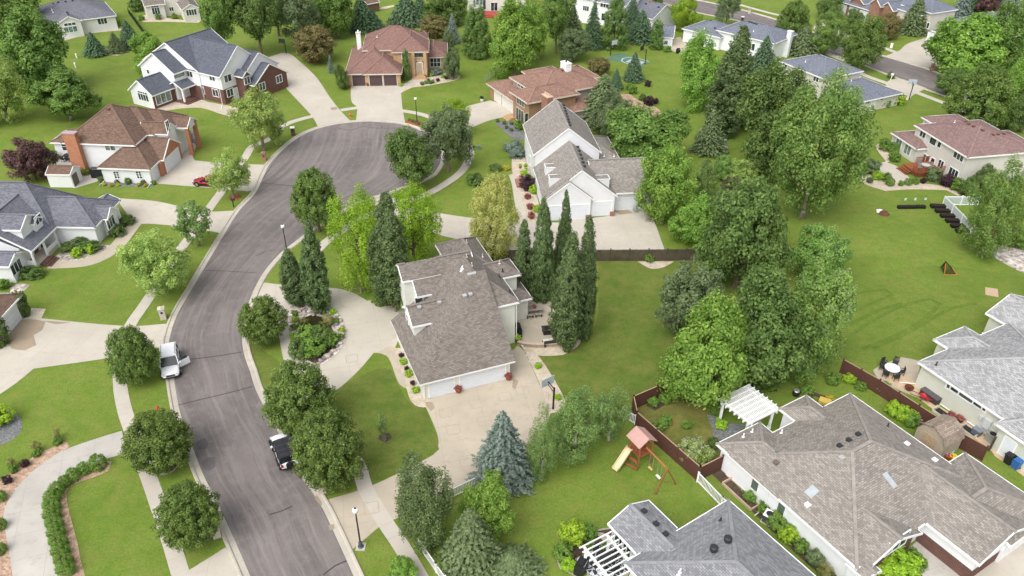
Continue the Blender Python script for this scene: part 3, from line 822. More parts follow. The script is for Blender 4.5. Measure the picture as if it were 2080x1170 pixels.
    def chimney(s,x,y,z0,z1,w,d,mat,cap=None,pots=0,flue=None):
        m=MB(); m.box((x,y,(z0+z1)/2),(w,d,z1-z0),mat); o=m.build('chimney',s.root)
        c=MB(); c.box((x,y,z1+.06),(w+.16,d+.16,.14),cap or TANTRIM); c.build('chimney_cap',o)
        for i in range(pots):
            k=MB(); k.lathe([(.13,z1+.1),(.16,z1+.4),(.12,z1+.55),(0,z1+.55)],flue or TANTRIM,(x-w/2+w*(i+.5)/pots,y,0),10); k.build('chimney_pot',o)
        return o
    def spout(s,pts,r=.05):
        m=MB(); m.tube([Vector(p) for p in pts],r,WHITETRIM,6); return m.build('downspout',s.root)
    def steps(s,key,x0,x1,y0,n,rise,run,mat,name='steps'):
        m=MB()
        for i in range(n):
            m.box(((x0+x1)/2,y0-run*(n-i)/2+ -0.0,rise*(i+.5)),(x1-x0,run*(n-i),rise-.004),mat)
        return m.build(name,s.root)
    def done(s):
        for mb,a,b,w,m,hh,own in s.bars:
            n=max(1,int((b-a).length/.4)); run=None
            for i in range(n+1):
                vis=False
                if i<n:
                    c=a.lerp(b,(i+.5)/n); vis=s.zroof(c.x,c.y,own)<c.z-.07
                if vis and run is None: run=i
                if not vis and run is not None:
                    mb.bar(a.lerp(b,run/n),a.lerp(b,i/n),w,m,hh); run=None
        for nm,(m,mb) in s.mw.items():
            mb.build('brick_wall' if 'brick' in nm else 'wall',s.root)
        r=s.mr.build('roof',s.root)
        s.mt.build('fascia',r)
        return s
def Zf(a,b,k): return lambda x,y,*z:(a+x/k,b+y/k,*z)
Z1=Zf(780,460,6.5);Z2=Zf(780,630,5.85);Z3=Zf(1050,180,6.883);Z4=Zf(1050,330,6.933);Z5=Zf(680,30,7.314);Z6=Zf(970,110,7.311);Z7=Zf(1440,780,5.318);Z8=Zf(1740,850,3.656);Z9=Zf(1450,930,4.874);Z10=Zf(1150,1000,5.943);Z11=Zf(1400,1000,5.943);Z12=Zf(1820,580,5.85);Z13=Zf(1780,720,4.873);Z14=Zf(260,50,6.5);Z15=Zf(400,60,6.88);Z16=Zf(90,200,6.158);Z17=Zf(0,340,4.5);Z18=Zf(1730,210,5.943);Z19=Zf(1560,90,7.429);Z20=Zf(1160,0,4.522);Z21=Zf(1660,0,4.952)
Z22=Zf(0,0,8);Z23=Zf(270,0,13);Z24=Zf(0,580,9.75);Z25=Zf(920,0,13)
# --- central house with the cat-slide garage roof
h=House('house','cream house with taupe shingle roof and side dormer beside the circular drive',(852.6,781.3),(1046.7,733.4),2.45,siding('pale_cream_siding',(.76,.76,.70)),R_TAUPE)
h.plane([(0,0),(9.89,0),(9.89,7.5),(7.5,7.5)],lambda x,y:2.45+.667*y)
h.plane([(0,0),(7.5,7.5),(8.6,8.6),(8.6,11.15),(0,11.15)],lambda x,y:2.452+.667*x)
h.plane([(7.5,7.5),(9.89,7.5),(9.89,8.6),(8.6,8.6)],lambda x,y:2.449+.667*y)
w=h.wmb(h.wall); W0=h.wall
for a,b in (((.45,.45),(9.5,.45)),): w.face([(a[0],a[1],0),(b[0],b[1],0),(b[0],b[1],2.6),(a[0],a[1],2.6)],W0)
w.face([(.45,11,0),(.45,.45,0),(.45,.45,2.6),(.45,11,2.6)],W0)
w.face([(9.5,.45,0),(9.5,7.6,0),(9.5,7.6,7.3),(9.5,.45,2.55)],W0)
w.face([(5,11.0,0),(.45,11.0,0),(.45,11.0,2.6),(5,11.0,5.6)],W0)
h.blocks['g']=dict(x0=.45,x1=9.5,y0=.45,y1=11)
h.blk('m',[4.75,12.55],[5.32,16],5.5,'yhh',.667)
h.blk('mb',[7.7,12.75],[11.5,19.8],5.46,'yhh',.667)
h.blk('bump',[10,14.7],[10.2,13.85],5.5,'xgh',.6)
h.blk('lw',[2.75,10],[10.05,16.85],5.5,'xgg',.667)
h.blk('lw2',[1.7,6],[11.7,15.2],6.66,'xgg',.667,over=.3)
h.blk('porch',[13,15.6],[9.0,13.2],2.9,'xhh',.35)
h.blk('dormer',[1.1,6.4],[6.2,10.1],4.75,'xgg',.667,z0=2.9,over=.25)
h.door('g','y-',898,800,2.5,2.1); h.door('g','y-',981,779,4.75,2.1)
h.win('dormer','x-',828,648,.7,1.1,1,2); h.win('lw','y-',851,612,.8,1.0,1)
h.win('m','y-',1030,636,.01,.01) if False else None
for p in ((1090,215),(1090,405),(1160,520)): h.vent(*Z1(*p),'pipe',TANTRIM)
for p in ((1030,570),(1018,592),(1040,560)): h.vent(*Z1(*p),'pipe')
for p in ((465,1075),(730,1010),(1065,925),(1140,905),(1130,645),(1188,632)): h.vent(*Z1(*p),'box',plain('grey_vent',(.42,.42,.42),.5,.4))
for p in ((1525,490),(1300,405)): h.vent(*Z1(*p),'pipe',TANTRIM)
for p in ((1565,598),(1520,668),(1660,875)): h.vent(*Z1(*p),'pipe',DARK)
h.spout([(12.3,5.7,5.2),(12.3,5.65,.3),(12.7,4.6,.1)]); h.spout([(.3,.5,2.3),(.5,.4,2.1),(.5,.4,.15)]); 
h.post(2.2,12.3,0,6,.3); h.done()

# --- white house with steep weathered roof
h=House('house','white house with three garage doors and steep weathered shingle gables',Z4(375,545),Z4(1420,495),3.0,WHITE,R_WEATHER,brick=BRICKRED)
h.blk('big',[0,10.3],[.35,10.6],3.0,'ygg',.8,gover=.12,over=.35)
h.blk('small',[0,6.85],[-.25,4],3.0,'ygg',.8,gover=.12,over=.35)
h.blk('tall',[0,10.1],[10.3,22],5.05,'ygg',.79,gover=.12,over=.35)
h.blk('right',[7,16.2],[1.3,9.5],3.0,'xgg',.8,over=.55)
h.blk('lean',[9,13.5],[12,21],3.0,'xgh',.5)
h.blk('d1',[1.1,2.95],[5.85,7.2],5.2,'xgg',.06,z0=3.4,over=.06,fascia=.07)
h.blk('d2',[1.1,2.95],[2.2,3.55],5.25,'xgg',.06,z0=3.4,over=.06,fascia=.07)
h.blk('d3',[7.5,9.3],[1.3,2.7],5.3,'xgg',.06,z0=3.3,over=.06,fascia=.07)
h.door('small','y-',*Z4(880,790),w=2.5,h=2.2); h.door('small','y-',*Z4(570,800),w=2.5,h=2.2); h.door('big','y-',*Z4(1195,760),w=2.5,h=2.2); h.door('right','y-',*Z4(1600,655),w=4.9,h=2.2)
for k,x in (('small',6.2),('big',9.75)):
    m=MB(); b=h.blocks[k]; m.box((x,b['y0']-.05,.33),(.62,.35,.66),BRICKROSE); m.build('brick_base',h.root)
for i in range(9):
    a=Z3(640+i*12.5,200+i*40); h.vent(a[0],a[1],'box')
for i in range(6):
    a=Z3(848+i*19,825+i*54); h.vent(a[0],a[1],'box')
for p in ((1220,950),(1358,950)): h.vent(*Z3(*p),'pipe')
h.win('tall','x-',*Z3(185,1000),w=.9,h=1.4,n=1); h.win('big','x-',*Z4(262,240),w=.9,h=1.2); 
m=MB(); m.box((-.9,11.5,.35),(1.6,3.0,.7),BRICKROSE); m.box((-2.0,11.5,.17),(.6,2.4,.34),BRICKROSE); m.build('stoop',h.root)
h.done()

# --- rose-brown hip house at the head of the cul-de-sac
h=House('house','buff brick house with rose brown hip roof and three dark garage doors',Z5(150,885),Z5(1005,870),2.45,BRICKTAN,R_RED,trim=TANTRIM)
h.blk('gar',[-.1,10.6],[0,17],2.45,'yhh',.58)
h.blk('gar2',[3.3,10.84],[-.2,9],2.45,'yhg',.58)
h.blk('up',[2.9,15.9],[6.4,17.6],5.0,'xhh',.58)
h.blk('front',[8.65,16.1],[5.0,13],5.0,'yhg',.58)
h.blk('right',[14,19.8],[9.2,19.5],2.6,'yhh',.5)
h.blk('back',[14,15.9],[15,19],5.0,'xhh',.4)
for p in ((358,975),(612,975),(825,968)): h.door('gar' if p[0]<400 else 'gar2','y-',*Z5(*p),w=2.45,h=2.1,mat=DOORD,frame=TANTRIM)
h.win('front','y-',*Z5(1018,600),w=.55,h=1.2); h.win('front','y-',*Z5(1062,600),w=.7,h=1.2); h.win('right','y-',*Z5(1493,708),w=2.0,h=1.7,n=3,rows=2); h.win('front','y-',*Z5(1080,790),w=.7,h=1.4)
h.win('front','y-',*Z5(1250,590),w=1.7,h=1.0,n=1,frame=TANTRIM); h.door('front','y-',*Z5(1262,760),w=1.1,h=2.2,name='door',mat=plain('tan_door',(.45,.36,.26),.5,.3),z=.5,sections=1)
h.win('front','y-',*Z5(1218,755),w=.35,h=1.9,frame=TANTRIM); h.win('front','y-',*Z5(1312,755),w=.35,h=1.9,frame=TANTRIM)
b=h.blocks['front']
for px in (1178,1352):
    q=h.hit('front','y-',*Z5(px,880)); m=MB(); m.box((q.x,b['y0']-.55,2.5),(.62,.7,5.0),BRICKTAN); m.build('pillar',h.root)
q=h.hit('front','y-',*Z5(1265,880)); m=MB()
for i in range(4): m.box((q.x,b['y0']-.5-.35*(3-i)/1,.07+.13*i),(2.3,1.0+.0*i,.13),BRICKTAN)
m.build('steps',h.root)
q=h.L(Z5(500,245),6.6); h.chimney(1.9,12.6,2.5,6.7,.85,.85,WHITE,flue=WHITETRIM,pots=1)
h.vent(*Z5(1203,185),'box'); h.vent(*Z5(830,145),'box'); h.vent(*Z5(910,140),'box'); h.vent(*Z5(628,342),'pipe'); h.done()

# --- rust brown split roof house with white and brick chimneys
h=House('house','brown brick house with rust brown hip roof and tall brick chimney',Z6(120,430),Z6(570,735),2.65,BRICKBR,R_RUST,trim=TANTRIM)
G9=plain('taupe_stucco',(.36,.32,.27),.9,.2)
h.blk('gar',[0,14],[0,9],2.65,'xhh',.38,over=.6)
h.blk('v',[5,16.4],[2.2,15.7],5.0,'yhh',.37,wall=G9,over=.6)
h.blk('u',[11.45,18.2],[-1.25,9.2],5.0,'yhh',.4,over=.6)
h.blk('y1',[2.8,10],[5.9,12.6],4.9,'xhh',.33,wall=G9,over=.6)
h.blk('y2',[4.7,12.4],[9,17.2],5.0,'yhh',.33,wall=G9,over=.6)
h.blk('back',[14,19.5],[7,13],2.6,'xhh',.35,wall=G9)
h.door('gar','y-',*Z6(302,640),w=2.5,h=2.1,mat=plain('ivory_door',(.68,.66,.60),.5,.4)); h.door('gar','y-',*Z6(465,740),w=4.8,h=2.1,mat=plain('ivory_door',(.68,.66,.60),.5,.4))
h.win('u','y-',*Z6(640,715),w=2.6,h=1.0,n=3,frame=TANTRIM); h.win('u','y-',*Z6(630,910),w=2.6,h=2.2,n=3,frame=TANTRIM); h.win('v','y-',*Z6(640,470),w=2.2,h=.5,n=2)
h.win('u','x+',*Z6(725,960),w=.6,h=1.9,frame=TANTRIM) ; h.win('v','x+',*Z6(1520,725),w=2.2,h=1.6,frame=TANTRIM)
p=h.L(Z6(1035,620),6.6); h.chimney(p.x,p.y,1.5,6.6,1.9,1.0,BRICKROSE,cap=plain('buff_cap',(.62,.45,.32),.8,.2),pots=3,flue=plain('buff_cap',(.62,.45,.32),.8,.2))
p=h.L(Z6(1315,130),8.0); h.chimney(p.x,p.y,4,8.0,1.9,1.1,WHITETRIM,cap=WHITETRIM,pots=1,flue=DARK)
for q in ((1195,215),(1260,250),(1480,180)): h.vent(*Z6(*q),'box',plain('rust_vent',(.16,.07,.05),.6,.3))
m=MB(); 
for i in range(3): m.box((11.6,-.7-.35*(2-i),.08+.15*i),(2.0,1.3,.15),BRICKTAN)
m.build('steps',h.root); h.done()

# --- tan hip house, lower right
h=House('house','low white house under a sprawling tan shingle hip roof with skylights',Z7(75,648),Z9(1415,1100),2.7,siding('bright_white_siding',(.86,.87,.90)),R_TAN,brick=BRICKDK)
h.blk('main',[1.5,14.9],[0,15.72],2.7,'yhh',.42)
h.blk('w1',[-.05,7],[0.03,5.4],2.7,'xhg',.42)
h.blk('w2',[-.45,7],[8.2,11.95],2.7,'xhg',.42)
h.blk('gar',[9,19.4],[8.2,15.5],2.7,'xgg',.42,brick=1.3)
h.blk('bay',[8,15.35],[.85,7.2],2.7,'xgg',.42,brick=99)
h.blk('rear',[11.7,19.6],[11.9,18.15],2.62,'ygh',.375)
h.blk('tip',[14.0,15.9],[-.1,1.7],2.5,'xgg',.42,over=.2)
for p in ((408,268),(668,503)): h.win('main','y-',*Z9(*p),w=.7,h=1.15,gl=plain('blind_green',(.10,.14,.11),.4,.4),fw=.05)
h.win('bay','x+',*Z8(300,925),w=2.4,h=1.5,n=3)
q=h.hit('w1','y-',*Z9(160,245)); 
for p in ((150,240,.8),(215,295,1.3),(280,352,.8)): h.win('w1' if p[0]<120 else 'main','y-',*Z9(p[0],p[1]),w=p[2],h=1.05,frame=TANTRIM)
m=MB(); b=h.blocks['main']
for a,c in (((2.1,b['y0']-1.1),(5.5,b['y0']-1.1)),((2.1,b['y0']),(2.1,b['y0']-1.1)),((5.5,b['y0']),(5.5,b['y0']-1.1))): m.bar((*a,.12),(*c,.12),.1,plain('pale_timber',(.50,.38,.28),.8,.2),.3)
m.build('window_well',h.root)
h.vent(*Z9(970,340),'sky',(.75,.95)); h.vent(*Z8(243,460),'sky',(.45,1.35))
h.vent(*Z9(925,475),'box',WHITETRIM); h.vent(*Z9(1265,8),'box',plain('grey_vent',(.42,.42,.42),.5,.4)); h.vent(*Z7(725,858),'box',plain('brown_vent',(.16,.12,.1),.6,.3))
for p in ((1610,552),(1510,615),(1408,675)): h.vent(*Z7(*p),'box')
for p in ((467,520),(372,572),(783,530)): h.vent(*Z7(*p),'pipe')
for p in ((372,195),(578,315)): h.vent(*Z8(*p),'box',WHITETRIM)
h.vent(*Z8(230,60),'pipe',DARK)
h.spout([(6.0,.3,2.3),(6.0,.3,.3),(6.1,-.9,.1)])
h.done()

# --- grey house with the sunroom, bottom
h=House('house','grey shingled house with a gabled sunroom and white garden pergola',Z10(690,850),Z10(1955,80),2.7,PALE,R_GREY)
h.blk('main',[0,11.08],[-24,0],2.7,'ygh',.40)
h.blk('sun',[1.4,5.75],[-1.5,3.55],2.55,'ygg',.4,gover=.2)
h.blk('wing',[-2.5,8],[-16,-7.2],2.7,'xhh',.4)
for p in ((640,545),(690,615),(740,680)): h.win('sun','x-',*Z10(*p),w=.8,h=1.5)
for p in ((1945,605),(1775,718)): h.vent(*Z10(*p),'turbine')
for p in ((938,238),(1083,390),(1200,515)): h.vent(*Z10(*p),'box')
h.vent(*Z10(1862,345),'pipe',DARK); h.vent(*Z10(1375,965),'pipe'); h.vent(*Z10(1355,1000),'pipe'); h.done()

# --- pale grey house, right edge
h=House('house','sage sided house with pale grey shingle roof above a paver walk',Z12(250,905),Z13(1210,610),3.0,SAGE,R_PALE)
h.blk('main',[0,15],[0,14.4],3.0,'xhh',.43)
h.blk('bay',[-1.75,3],[4.6,9.6],3.0,'xhg',.43)
h.blk('back',[-2.3,6],[13.75,20.6],3.0,'xgg',.43)
h.blk('right',[9.2,17],[-1.15,10],3.0,'xhh',.43)
for p,w_ in (((758,335),1.2),((892,418),3.2),((1028,503),1.2)): h.win('main','y-',*Z13(*p),w=w_,h=.6,fw=.14,gl=plain('grey_pane',(.09,.11,.11),.25,.5))
h.win('main','y-',*Z13(665,560),w=.95,h=.9,gl=DARK); h.win('main','y-',*Z13(935,735),w=.95,h=.9,gl=DARK)
h.door('right','y-',*Z13(1295,930),w=1.0,h=2.1,name='door',sections=1)
h.vent(*Z13(593,105),'pipe',DARK); h.spout([(.15,.4,2.8),(.5,.5,2.5),(.5,.5,.3),(-.6,-.6,.1)]); h.spout([(-.3,10.5,2.8),(.45,10.5,2.4),(.45,10.5,.2),(-1.8,12.3,.1)])
m=MB(); b=h.blocks['main']; q=h.hit('main','y-',*Z13(1100,690)); m.box((q.x,b['y0']-.12,1.3),(.7,.22,1.0),plain('meter_grey',(.55,.57,.58),.5,.4)); m.box((q.x-.7,b['y0']-.1,1.5),(.3,.18,.4),plain('meter_grey',(.55,.57,.58),.5,.4)); m.build('utility_box',h.root)
h.done(); MH=h

# --- slate gabled house with white and brick walls
h=House('house','white and maroon brick house with many dark slate gables',Z14(315,945),Z14(600,825),2.6,WHITE,R_SLATE,brick=BRICKDK,axis=(Z14(540,215),Z14(1065,50),9.5))
h.blk('sun',[0,5.6],[0,6.4],2.6,'xgg',.72,brick=0,gover=.3)
h.blk('gab2',[5.0,9.5],[-.65,8.9],5.2,'xgg',.65,gover=.3)
h.blk('main',[7.9,18.9],[-3.7,11.1],5.2,'xgg',.58,gover=.3)
h.blk('wing',[8.0,18.7],[-8.9,4.2],5.2,'ygg',.8,brick=2.7,gover=.25)
h.blk('second',[12.0,21.5],[-10.3,-2],4.3,'ygg',.7,gover=.25)
h.blk('third',[12.7,21.7],[-12.1,-4],2.8,'ygg',.65,brick=99,gover=.25)
h.blk('bump',[11.3,13.6],[-11.0,-7],4.6,'ygg',.8,brick=99,gover=.2)
h.blk('porch',[4.8,8.0],[-2.15,2],2.8,'xgg',.5,walls=False)
b=h.blocks['sun']; w=h.wmb(BRICKDK); w.face([(b['x0'],b['y0']-.02,0),(8.2,b['y0']-.02,0),(8.2,b['y0']-.02,2.5),(b['x0'],b['y0']-.02,2.5)],BRICKDK)
w=h.wmb(BRICKDK); w.face([(7.9,0,0),(7.9,-3.3,0),(7.9,-3.3,2.6),(7.9,0,2.6)],BRICKDK)
h.post(5.0,-1.95,0,2.7,.25); 
m=MB(); m.box((6.5,-1.2,.15),(3.6,2.6,.3),BRICKDK); m.box((6.5,-2.7,.08),(3.6,.5,.16),BRICKDK); m.build('porch_floor',h.root)
h.win('sun','y-',*Z14(468,965),w=3.2,h=1.7,n=3,gl=GLASSP,fw=.12); h.win('sun','x-',*Z14(205,960),w=2.6,h=1.2,n=4); h.win('sun','x-',*Z14(190,898),w=2.4,h=.3,n=4)
h.win('gab2','y-',*Z14(675,665),w=2.3,h=.8,gl=GLASSP); h.win('main','x-',*Z14(815,650),w=1.4,h=1.1,n=2); h.win('gab2','x-',*Z14(268,622),w=.6,h=.7)
h.win('wing','x-',*Z14(1112,705),w=1.3,h=.9,n=2); h.win('wing','x-',*Z15(262,885),w=1.4,h=1.3,n=2); h.win('wing','y-',*Z15(430,680),w=1.6,h=1.2,n=2); h.win('wing','y-',*Z15(465,880),w=1.5,h=1.3,n=2)
h.win('wing','x-',*Z14(980,865),w=1.0,h=1.2)
h.door('wing','y-',*Z15(545,900),w=1.0,h=2.1,name='door',sections=1,z=.1); h.win('sun','y-',*Z14(755,905),w=.8,h=1.9,n=1,gl=GLASSP)
h.win('bump','y-',*Z15(700,710),w=1.3,h=1.3,n=2); h.win('third','y-',*Z15(912,795),w=1.4,h=1.3,n=2); h.win('third','y-',*Z15(1148,690),w=1.4,h=1.3,n=2)
h.spout([(5.7,-.1,2.5),(5.6,-.3,.3),(4.9,-1.4,.1)]); h.spout([(7.85,-8.4,5),(7.8,-8.4,.3),(6.4,-9.6,.1)]); h.done()

# --- brown roofed white house with brick chimney
h=House('house','white house with brown roof and broad red brick chimney beside its patio',Z16(655,870),Z16(1330,895),2.45,WHITE,R_BROWN,brick=BRICKRED)
h.blk('gar',[0,8.0],[0,8.5],2.45,'xhh',.66)
h.blk('garg',[2,8.5],[3.4,10.0],2.45,'xgg',.66,brick=99,gover=.25)
h.blk('u1',[-6.3,5.0],[2.9,14.7],4.9,'xhh',.68)
h.blk('u2',[-1,7.8],[9,15.2],4.9,'xhh',.68)
h.blk('u3',[-3,6],[7,15.0],4.9,'xhh',.72)
h.blk('gable',[3.5,8.1],[7.2,10.2],5.0,'xgg',.9,z0=2.6,gover=.2,over=.25)
h.blk('entry',[5,9.6],[10.6,14.4],4.7,'xgg',.6,z0=4.0,gover=.2)
h.blk('left',[-12,-3],[8.3,13.6],2.5,'xhg',.45)
h.post(9.2,11.1,0,4.6,.55,BRICKRED,'pillar'); h.post(9.2,13.9,0,4.6,.55,BRICKRED,'pillar')
p=h.L(Z16(525,410),7.0); h.chimney(-4.3,2.75,0,6.6,1.9,.9,BRICKRED,cap=plain('lilac_cap',(.42,.33,.34),.6,.2))
for px in (905,1185): h.win('gar','y-',*Z16(px,955),w=.75,h=1.1,n=2,rows=3)
h.win('u1','y-',*Z16(825,613),w=1.5,h=.9,n=2,gl=GLASSP); h.win('left','y-',*Z16(310,603),w=2.3,h=1.25,n=3,rows=2); h.win('gable','x+',*Z16(1540,350),w=.9,h=1.7,n=2)
h.door('gar','x+',*Z16(1420,960),w=2.3,h=2.1); h.door('garg','x+',*Z16(1610,790),w=4.7,h=2.1)
q=h.hit('gar','x+',*Z16(1500,900)); m=MB(); m.box((7.75,3.35,1.15),(.7,.8,2.3),BRICKRED); m.build('brick_pier',h.root)
h.vent(*Z16(805,140),'box',plain('rust_vent',(.16,.07,.05),.6,.3)); h.spout([(.2,.2,2.3),(.4,.4,2.0),(.4,.35,.3),(.2,-1.0,.1)]); h.spout([(7.5,.4,2.1),(7.5,.35,.3),(7.5,-1.0,.1)]); h.done()

h=House('garden_shed','small white shed with brown roof beside the patio table',Z16(5,950),Z16(310,955),2.1,WHITE,R_BROWN,cat='shed')
h.blk('s',[0,3.7],[0,3.0],2.1,'xgg',.5,over=.12)
h.door('s','x+',*Z16(385,1000),w=1.5,h=1.8,mat=plain('grey_brown_door',(.17,.13,.11),.6,.3),sections=1); h.done()

# --- slate grey ranch on the left edge
h=House('house','white house with grey hip roof and gabled dormer above a long porch',Z17(290,770),Z17(520,545),2.7,WHITE,R_ASH,brick=BRICKDK)
h.blk('front',[-.05,9],[0,10.5],2.7,'xgg',.63,walls=False)
h.blk('core',[.6,9],[1.9,10.3],2.72,'xgg',.5,over=.1)
h.blk('wing',[6.05,13.6],[-4.85,7],2.7,'yhg',.63)
h.blk('mb',[5.2,14.2],[.2,13.5],2.75,'yhh',.98)
h.blk('bump',[8.3,11.4],[-5.45,-1],2.7,'ygg',.7,gover=.2,brick=.0)
h.blk('side',[10,14.3],[-4.4,-1.3],2.6,'xgg',.5,brick=1.1)
h.blk('west',[-3.1,.6],[1.1,9],2.5,'ygg',.45,gover=.2)
h.blk('dormer',[1.2,5.2],[1.2,6],5.0,'ygg',.55,z0=3.2,gover=.25,over=.25)
h.blk('dormer2',[3.4,5.4],[.9,5],4.6,'ygg',.6,z0=3.4,gover=.15,over=.2)
h.win('dormer2','y-',*Z17(348,475),w=1.3,h=1.0,n=2); h.win('bump','y-',*Z17(1010,500),w=1.9,h=1.3,n=3); h.win('west','y-',*Z17(147,910),w=2.0,h=1.3,n=3)
for x in (.3,3.0,5.6): h.post(x,.35,0,2.7,.22)
m=MB(); m.box((3.2,1.1,.2),(5.6,1.7,.4),CONC); m.bar((3.1,.3,.9),(5.6,.3,.9),.08,WHITETRIM,.6); m.bar((.3,.3,.9),(.3,1.6,.9),.08,WHITETRIM,.6); m.build('porch',h.root)
m=MB()
for i in range(3): m.box((1.9,.1-.3*(2-i)-.15,.06+.12*i),(2.0,.9,.12),BRICKDK)
m.build('steps',h.root)
h.win('core','y-',*Z17(415,670),w=.7,h=1.0); h.win('core','y-',*Z17(378,708),w=.6,h=1.0); h.door('core','y-',*Z17(330,765),w=1.0,h=2.1,name='door',mat=BRICKDK,sections=1,z=.4); h.done()

# --- cut-off garage on the left edge
h=House('garage','brown roofed garage with white door cut by the left picture edge',Z24(60,600),Z24(465,155),2.6,GREIGE,R_BROWN,cat='garage')
h.blk('g',[-3,4.3],[0,9],2.6,'xhh',.45); h.door('g','y-',*Z24(235,680),w=2.7,h=2.15); h.done()

# --- two storey house with deck
h=House('house','two storey greige house with dusty rose roof and redwood deck',Z18(745,255),Z18(1405,660),4.75,GREIGE,R_ROSE)
h.blk('main',[0,12.9],[0,12.2],4.75,'xhh',.34)
h.blk('gar',[4.6,12.5],[3,13.6],4.7,'yhh',.34)
h.blk('back',[-3.2,6],[3.6,10.4],4.6,'xhh',.36)
h.blk('low',[Z18(465,345),Z18(795,552)],[Z18(465,345),4],2.5,'xhh',.34)
for x,y,w_,hh,n in ((860,372,1.3,1.0,2),(983,458,1.4,1.0,1),(1062,492,.7,1.0,1),(1293,640,2.1,1.0,3),(885,698,1.7,2.0,2),(972,715,.8,1.4,1),(1077,735,1.1,1.2,2),(1225,850,1.9,1.5,3)): h.win('main','y-',*Z18(x,y),w=w_,h=hh,n=n)
h.win('low','y-',*Z18(568,487),w=1.4,h=1.5,n=2,gl=GLASSP); h.win('low','y-',*Z18(675,560),w=1.5,h=1.5,n=2,gl=GLASSP)
for p in ((1372,228),(1415,255),(1468,284),(1578,330),(1705,385),(1762,380),(1830,373),(1893,366)): h.vent(*Z18(*p),'box',plain('rust_vent',(.16,.07,.05),.6,.3))
h.vent(*Z18(1240,235),'pipe'); h.done()
DECKH=h

# --- blue grey hip houses, upper right
h=House('house','split level house with two blue grey hip roofs next to the second street',Z19(170,250),Z19(850,525),5.0,CREAM,R_BLUE)
h.blk('up',[0,11.5],[0,10.2],5.0,'xhh',.36)
h.blk('low',[Z19(1240,910,),Z19(1420,455)],[Z19(1240,910),Z19(1970,705)],2.4,'yhh',.34)
for x,y,n in ((270,330,1),(518,437,1),(727,520,2)): h.win('up','y-',*Z19(x,y),w=.6*n,h=.95,n=n)
h.win('low','x+',*Z19(1500,870),w=1.2,h=.7,n=2); h.win('low','x+',*Z19(1720,815),w=.9,h=.6); h.door('low','x+',*Z19(1575,920),w=1.0,h=2.0,name='door',sections=1)
h.vent(*Z19(777,155),'box'); h.vent(*Z19(1127,505),'box')
for p in ((565,270),(1050,385),(1040,440),(1385,510),(1255,560)): h.vent(*Z19(*p),'pipe')
h.done()
h=House('house','white split level house with slate hip roofs and white chimney',Z20(1330,275),Z20(1840,395),4.0,WHITE,R_BLUE)
h.blk('up',[0,14.2],[0,10.5],4.0,'xhh',.36)
h.blk('gar',[Z20(1015,260,2.9),2],[Z20(1015,260,2.9),9],2.9,'xhh',.36)
h.win('up','y-',*Z20(1658,430),w=1.5,h=1.4,n=2)
p=h.L(Z20(1940,295),5.6); h.chimney(14.3,6.0,0,5.4,1.0,.9,WHITE,cap=WHITETRIM)
for p in ((1637,205),(1660,211),(1682,219),(1704,226),(1285,192),(1323,262)): h.vent(*Z20(*p),'box')
h.vent(*Z20(1225,270),'pipe'); h.vent(*Z20(1675,292),'pipe'); h.done()
h=House('playhouse','little white playhouse with slate gable roof beside the cedar',Z20(835,340),Z20(905,345),2.0,WHITE,R_BLUE,cat='playhouse')
h.blk('a',[-1.2,2.6],[0,5.4],2.0,'xgg',.75,over=.2); h.win('a','y-',*Z20(872,390),w=.7,h=.8,n=2); h.done()
h=House('house','grey roofed white house half hidden behind the tall spruces',Z20(590,140),Z20(785,185),3.0,WHITE,R_ASH)
h.blk('a',[-8,5.0],[0,10.5],3.0,'xgg',.45,gover=.3)
for p in ((805,68),(688,38),(620,20)): h.vent(*Z20(*p),'box')
h.chimney(0,6,3,7.4,1.0,.9,BRICKRED); h.done()
h=House('house','tall white two storey house glimpsed between spruces at the top edge',Z20(230,14),Z20(375,40),5.3,WHITE,R_ASH)
h.blk('a',[-.3,8],[0,9],5.3,'xgg',.5); h.blk('b',[-9,0],[-1.0,9],5.9,'xgg',.5)
h.win('a','y-',*Z20(308,44),w=2.2,h=1.2,n=3); h.win('b','y-',*Z20(137,77),w=1.6,h=1.1,n=3); h.win('a','y-',*Z20(297,155),w=1.0,h=1.6); h.done()
h=House('house','red brick house with grey gables across the second street',Z21(215,10),Z21(525,105),3.0,BRICKROSE,R_BLUE)
h.blk('gar',[0,10.3],[0,9],3.0,'xhh',.5); h.blk('dor',[3.0,7.6],[.3,5],3.9,'ygg',.6,z0=3.2)
h.blk('mid',[9.5,13.2],[-.4,9],4.6,'ygg',.9); h.blk('mid2',[12,16.2],[.6,9],4.2,'ygg',.8); h.blk('tall',[8,24],[4,13],5.2,'xhh',.45,wall=CREAM)
h.blk('end',[15.0,22.5],[2.2,12],4.6,'yhh',.45,wall=CREAM)
for px,py in ((245,105),(355,140),(455,185)): h.door('gar','y-',*Z21(px,py),w=2.5,h=2.3)
h.win('end','y-',1885,52,w=.6,h=1.2); h.win('end','y-',1912,48,w=.6,h=1.2)
p=h.blocks['gar']; h.chimney(9.6,2.0,2,8.0,1.1,1.1,BRICKRED); h.done()
h=House('garage','white garage with slate roof at the end of a broad drive',Z21(1145,305),Z21(1265,340),3.0,WHITE,R_BLUE,cat='garage')
h.blk('g',[0,14],[0,9],3.0,'xhh',.4); h.blk('k',[-3.2,12],[8,26],3.3,'yhh',.4); h.door('g','y-',*Z21(1205,390),w=4.8,h=2.3); h.done()

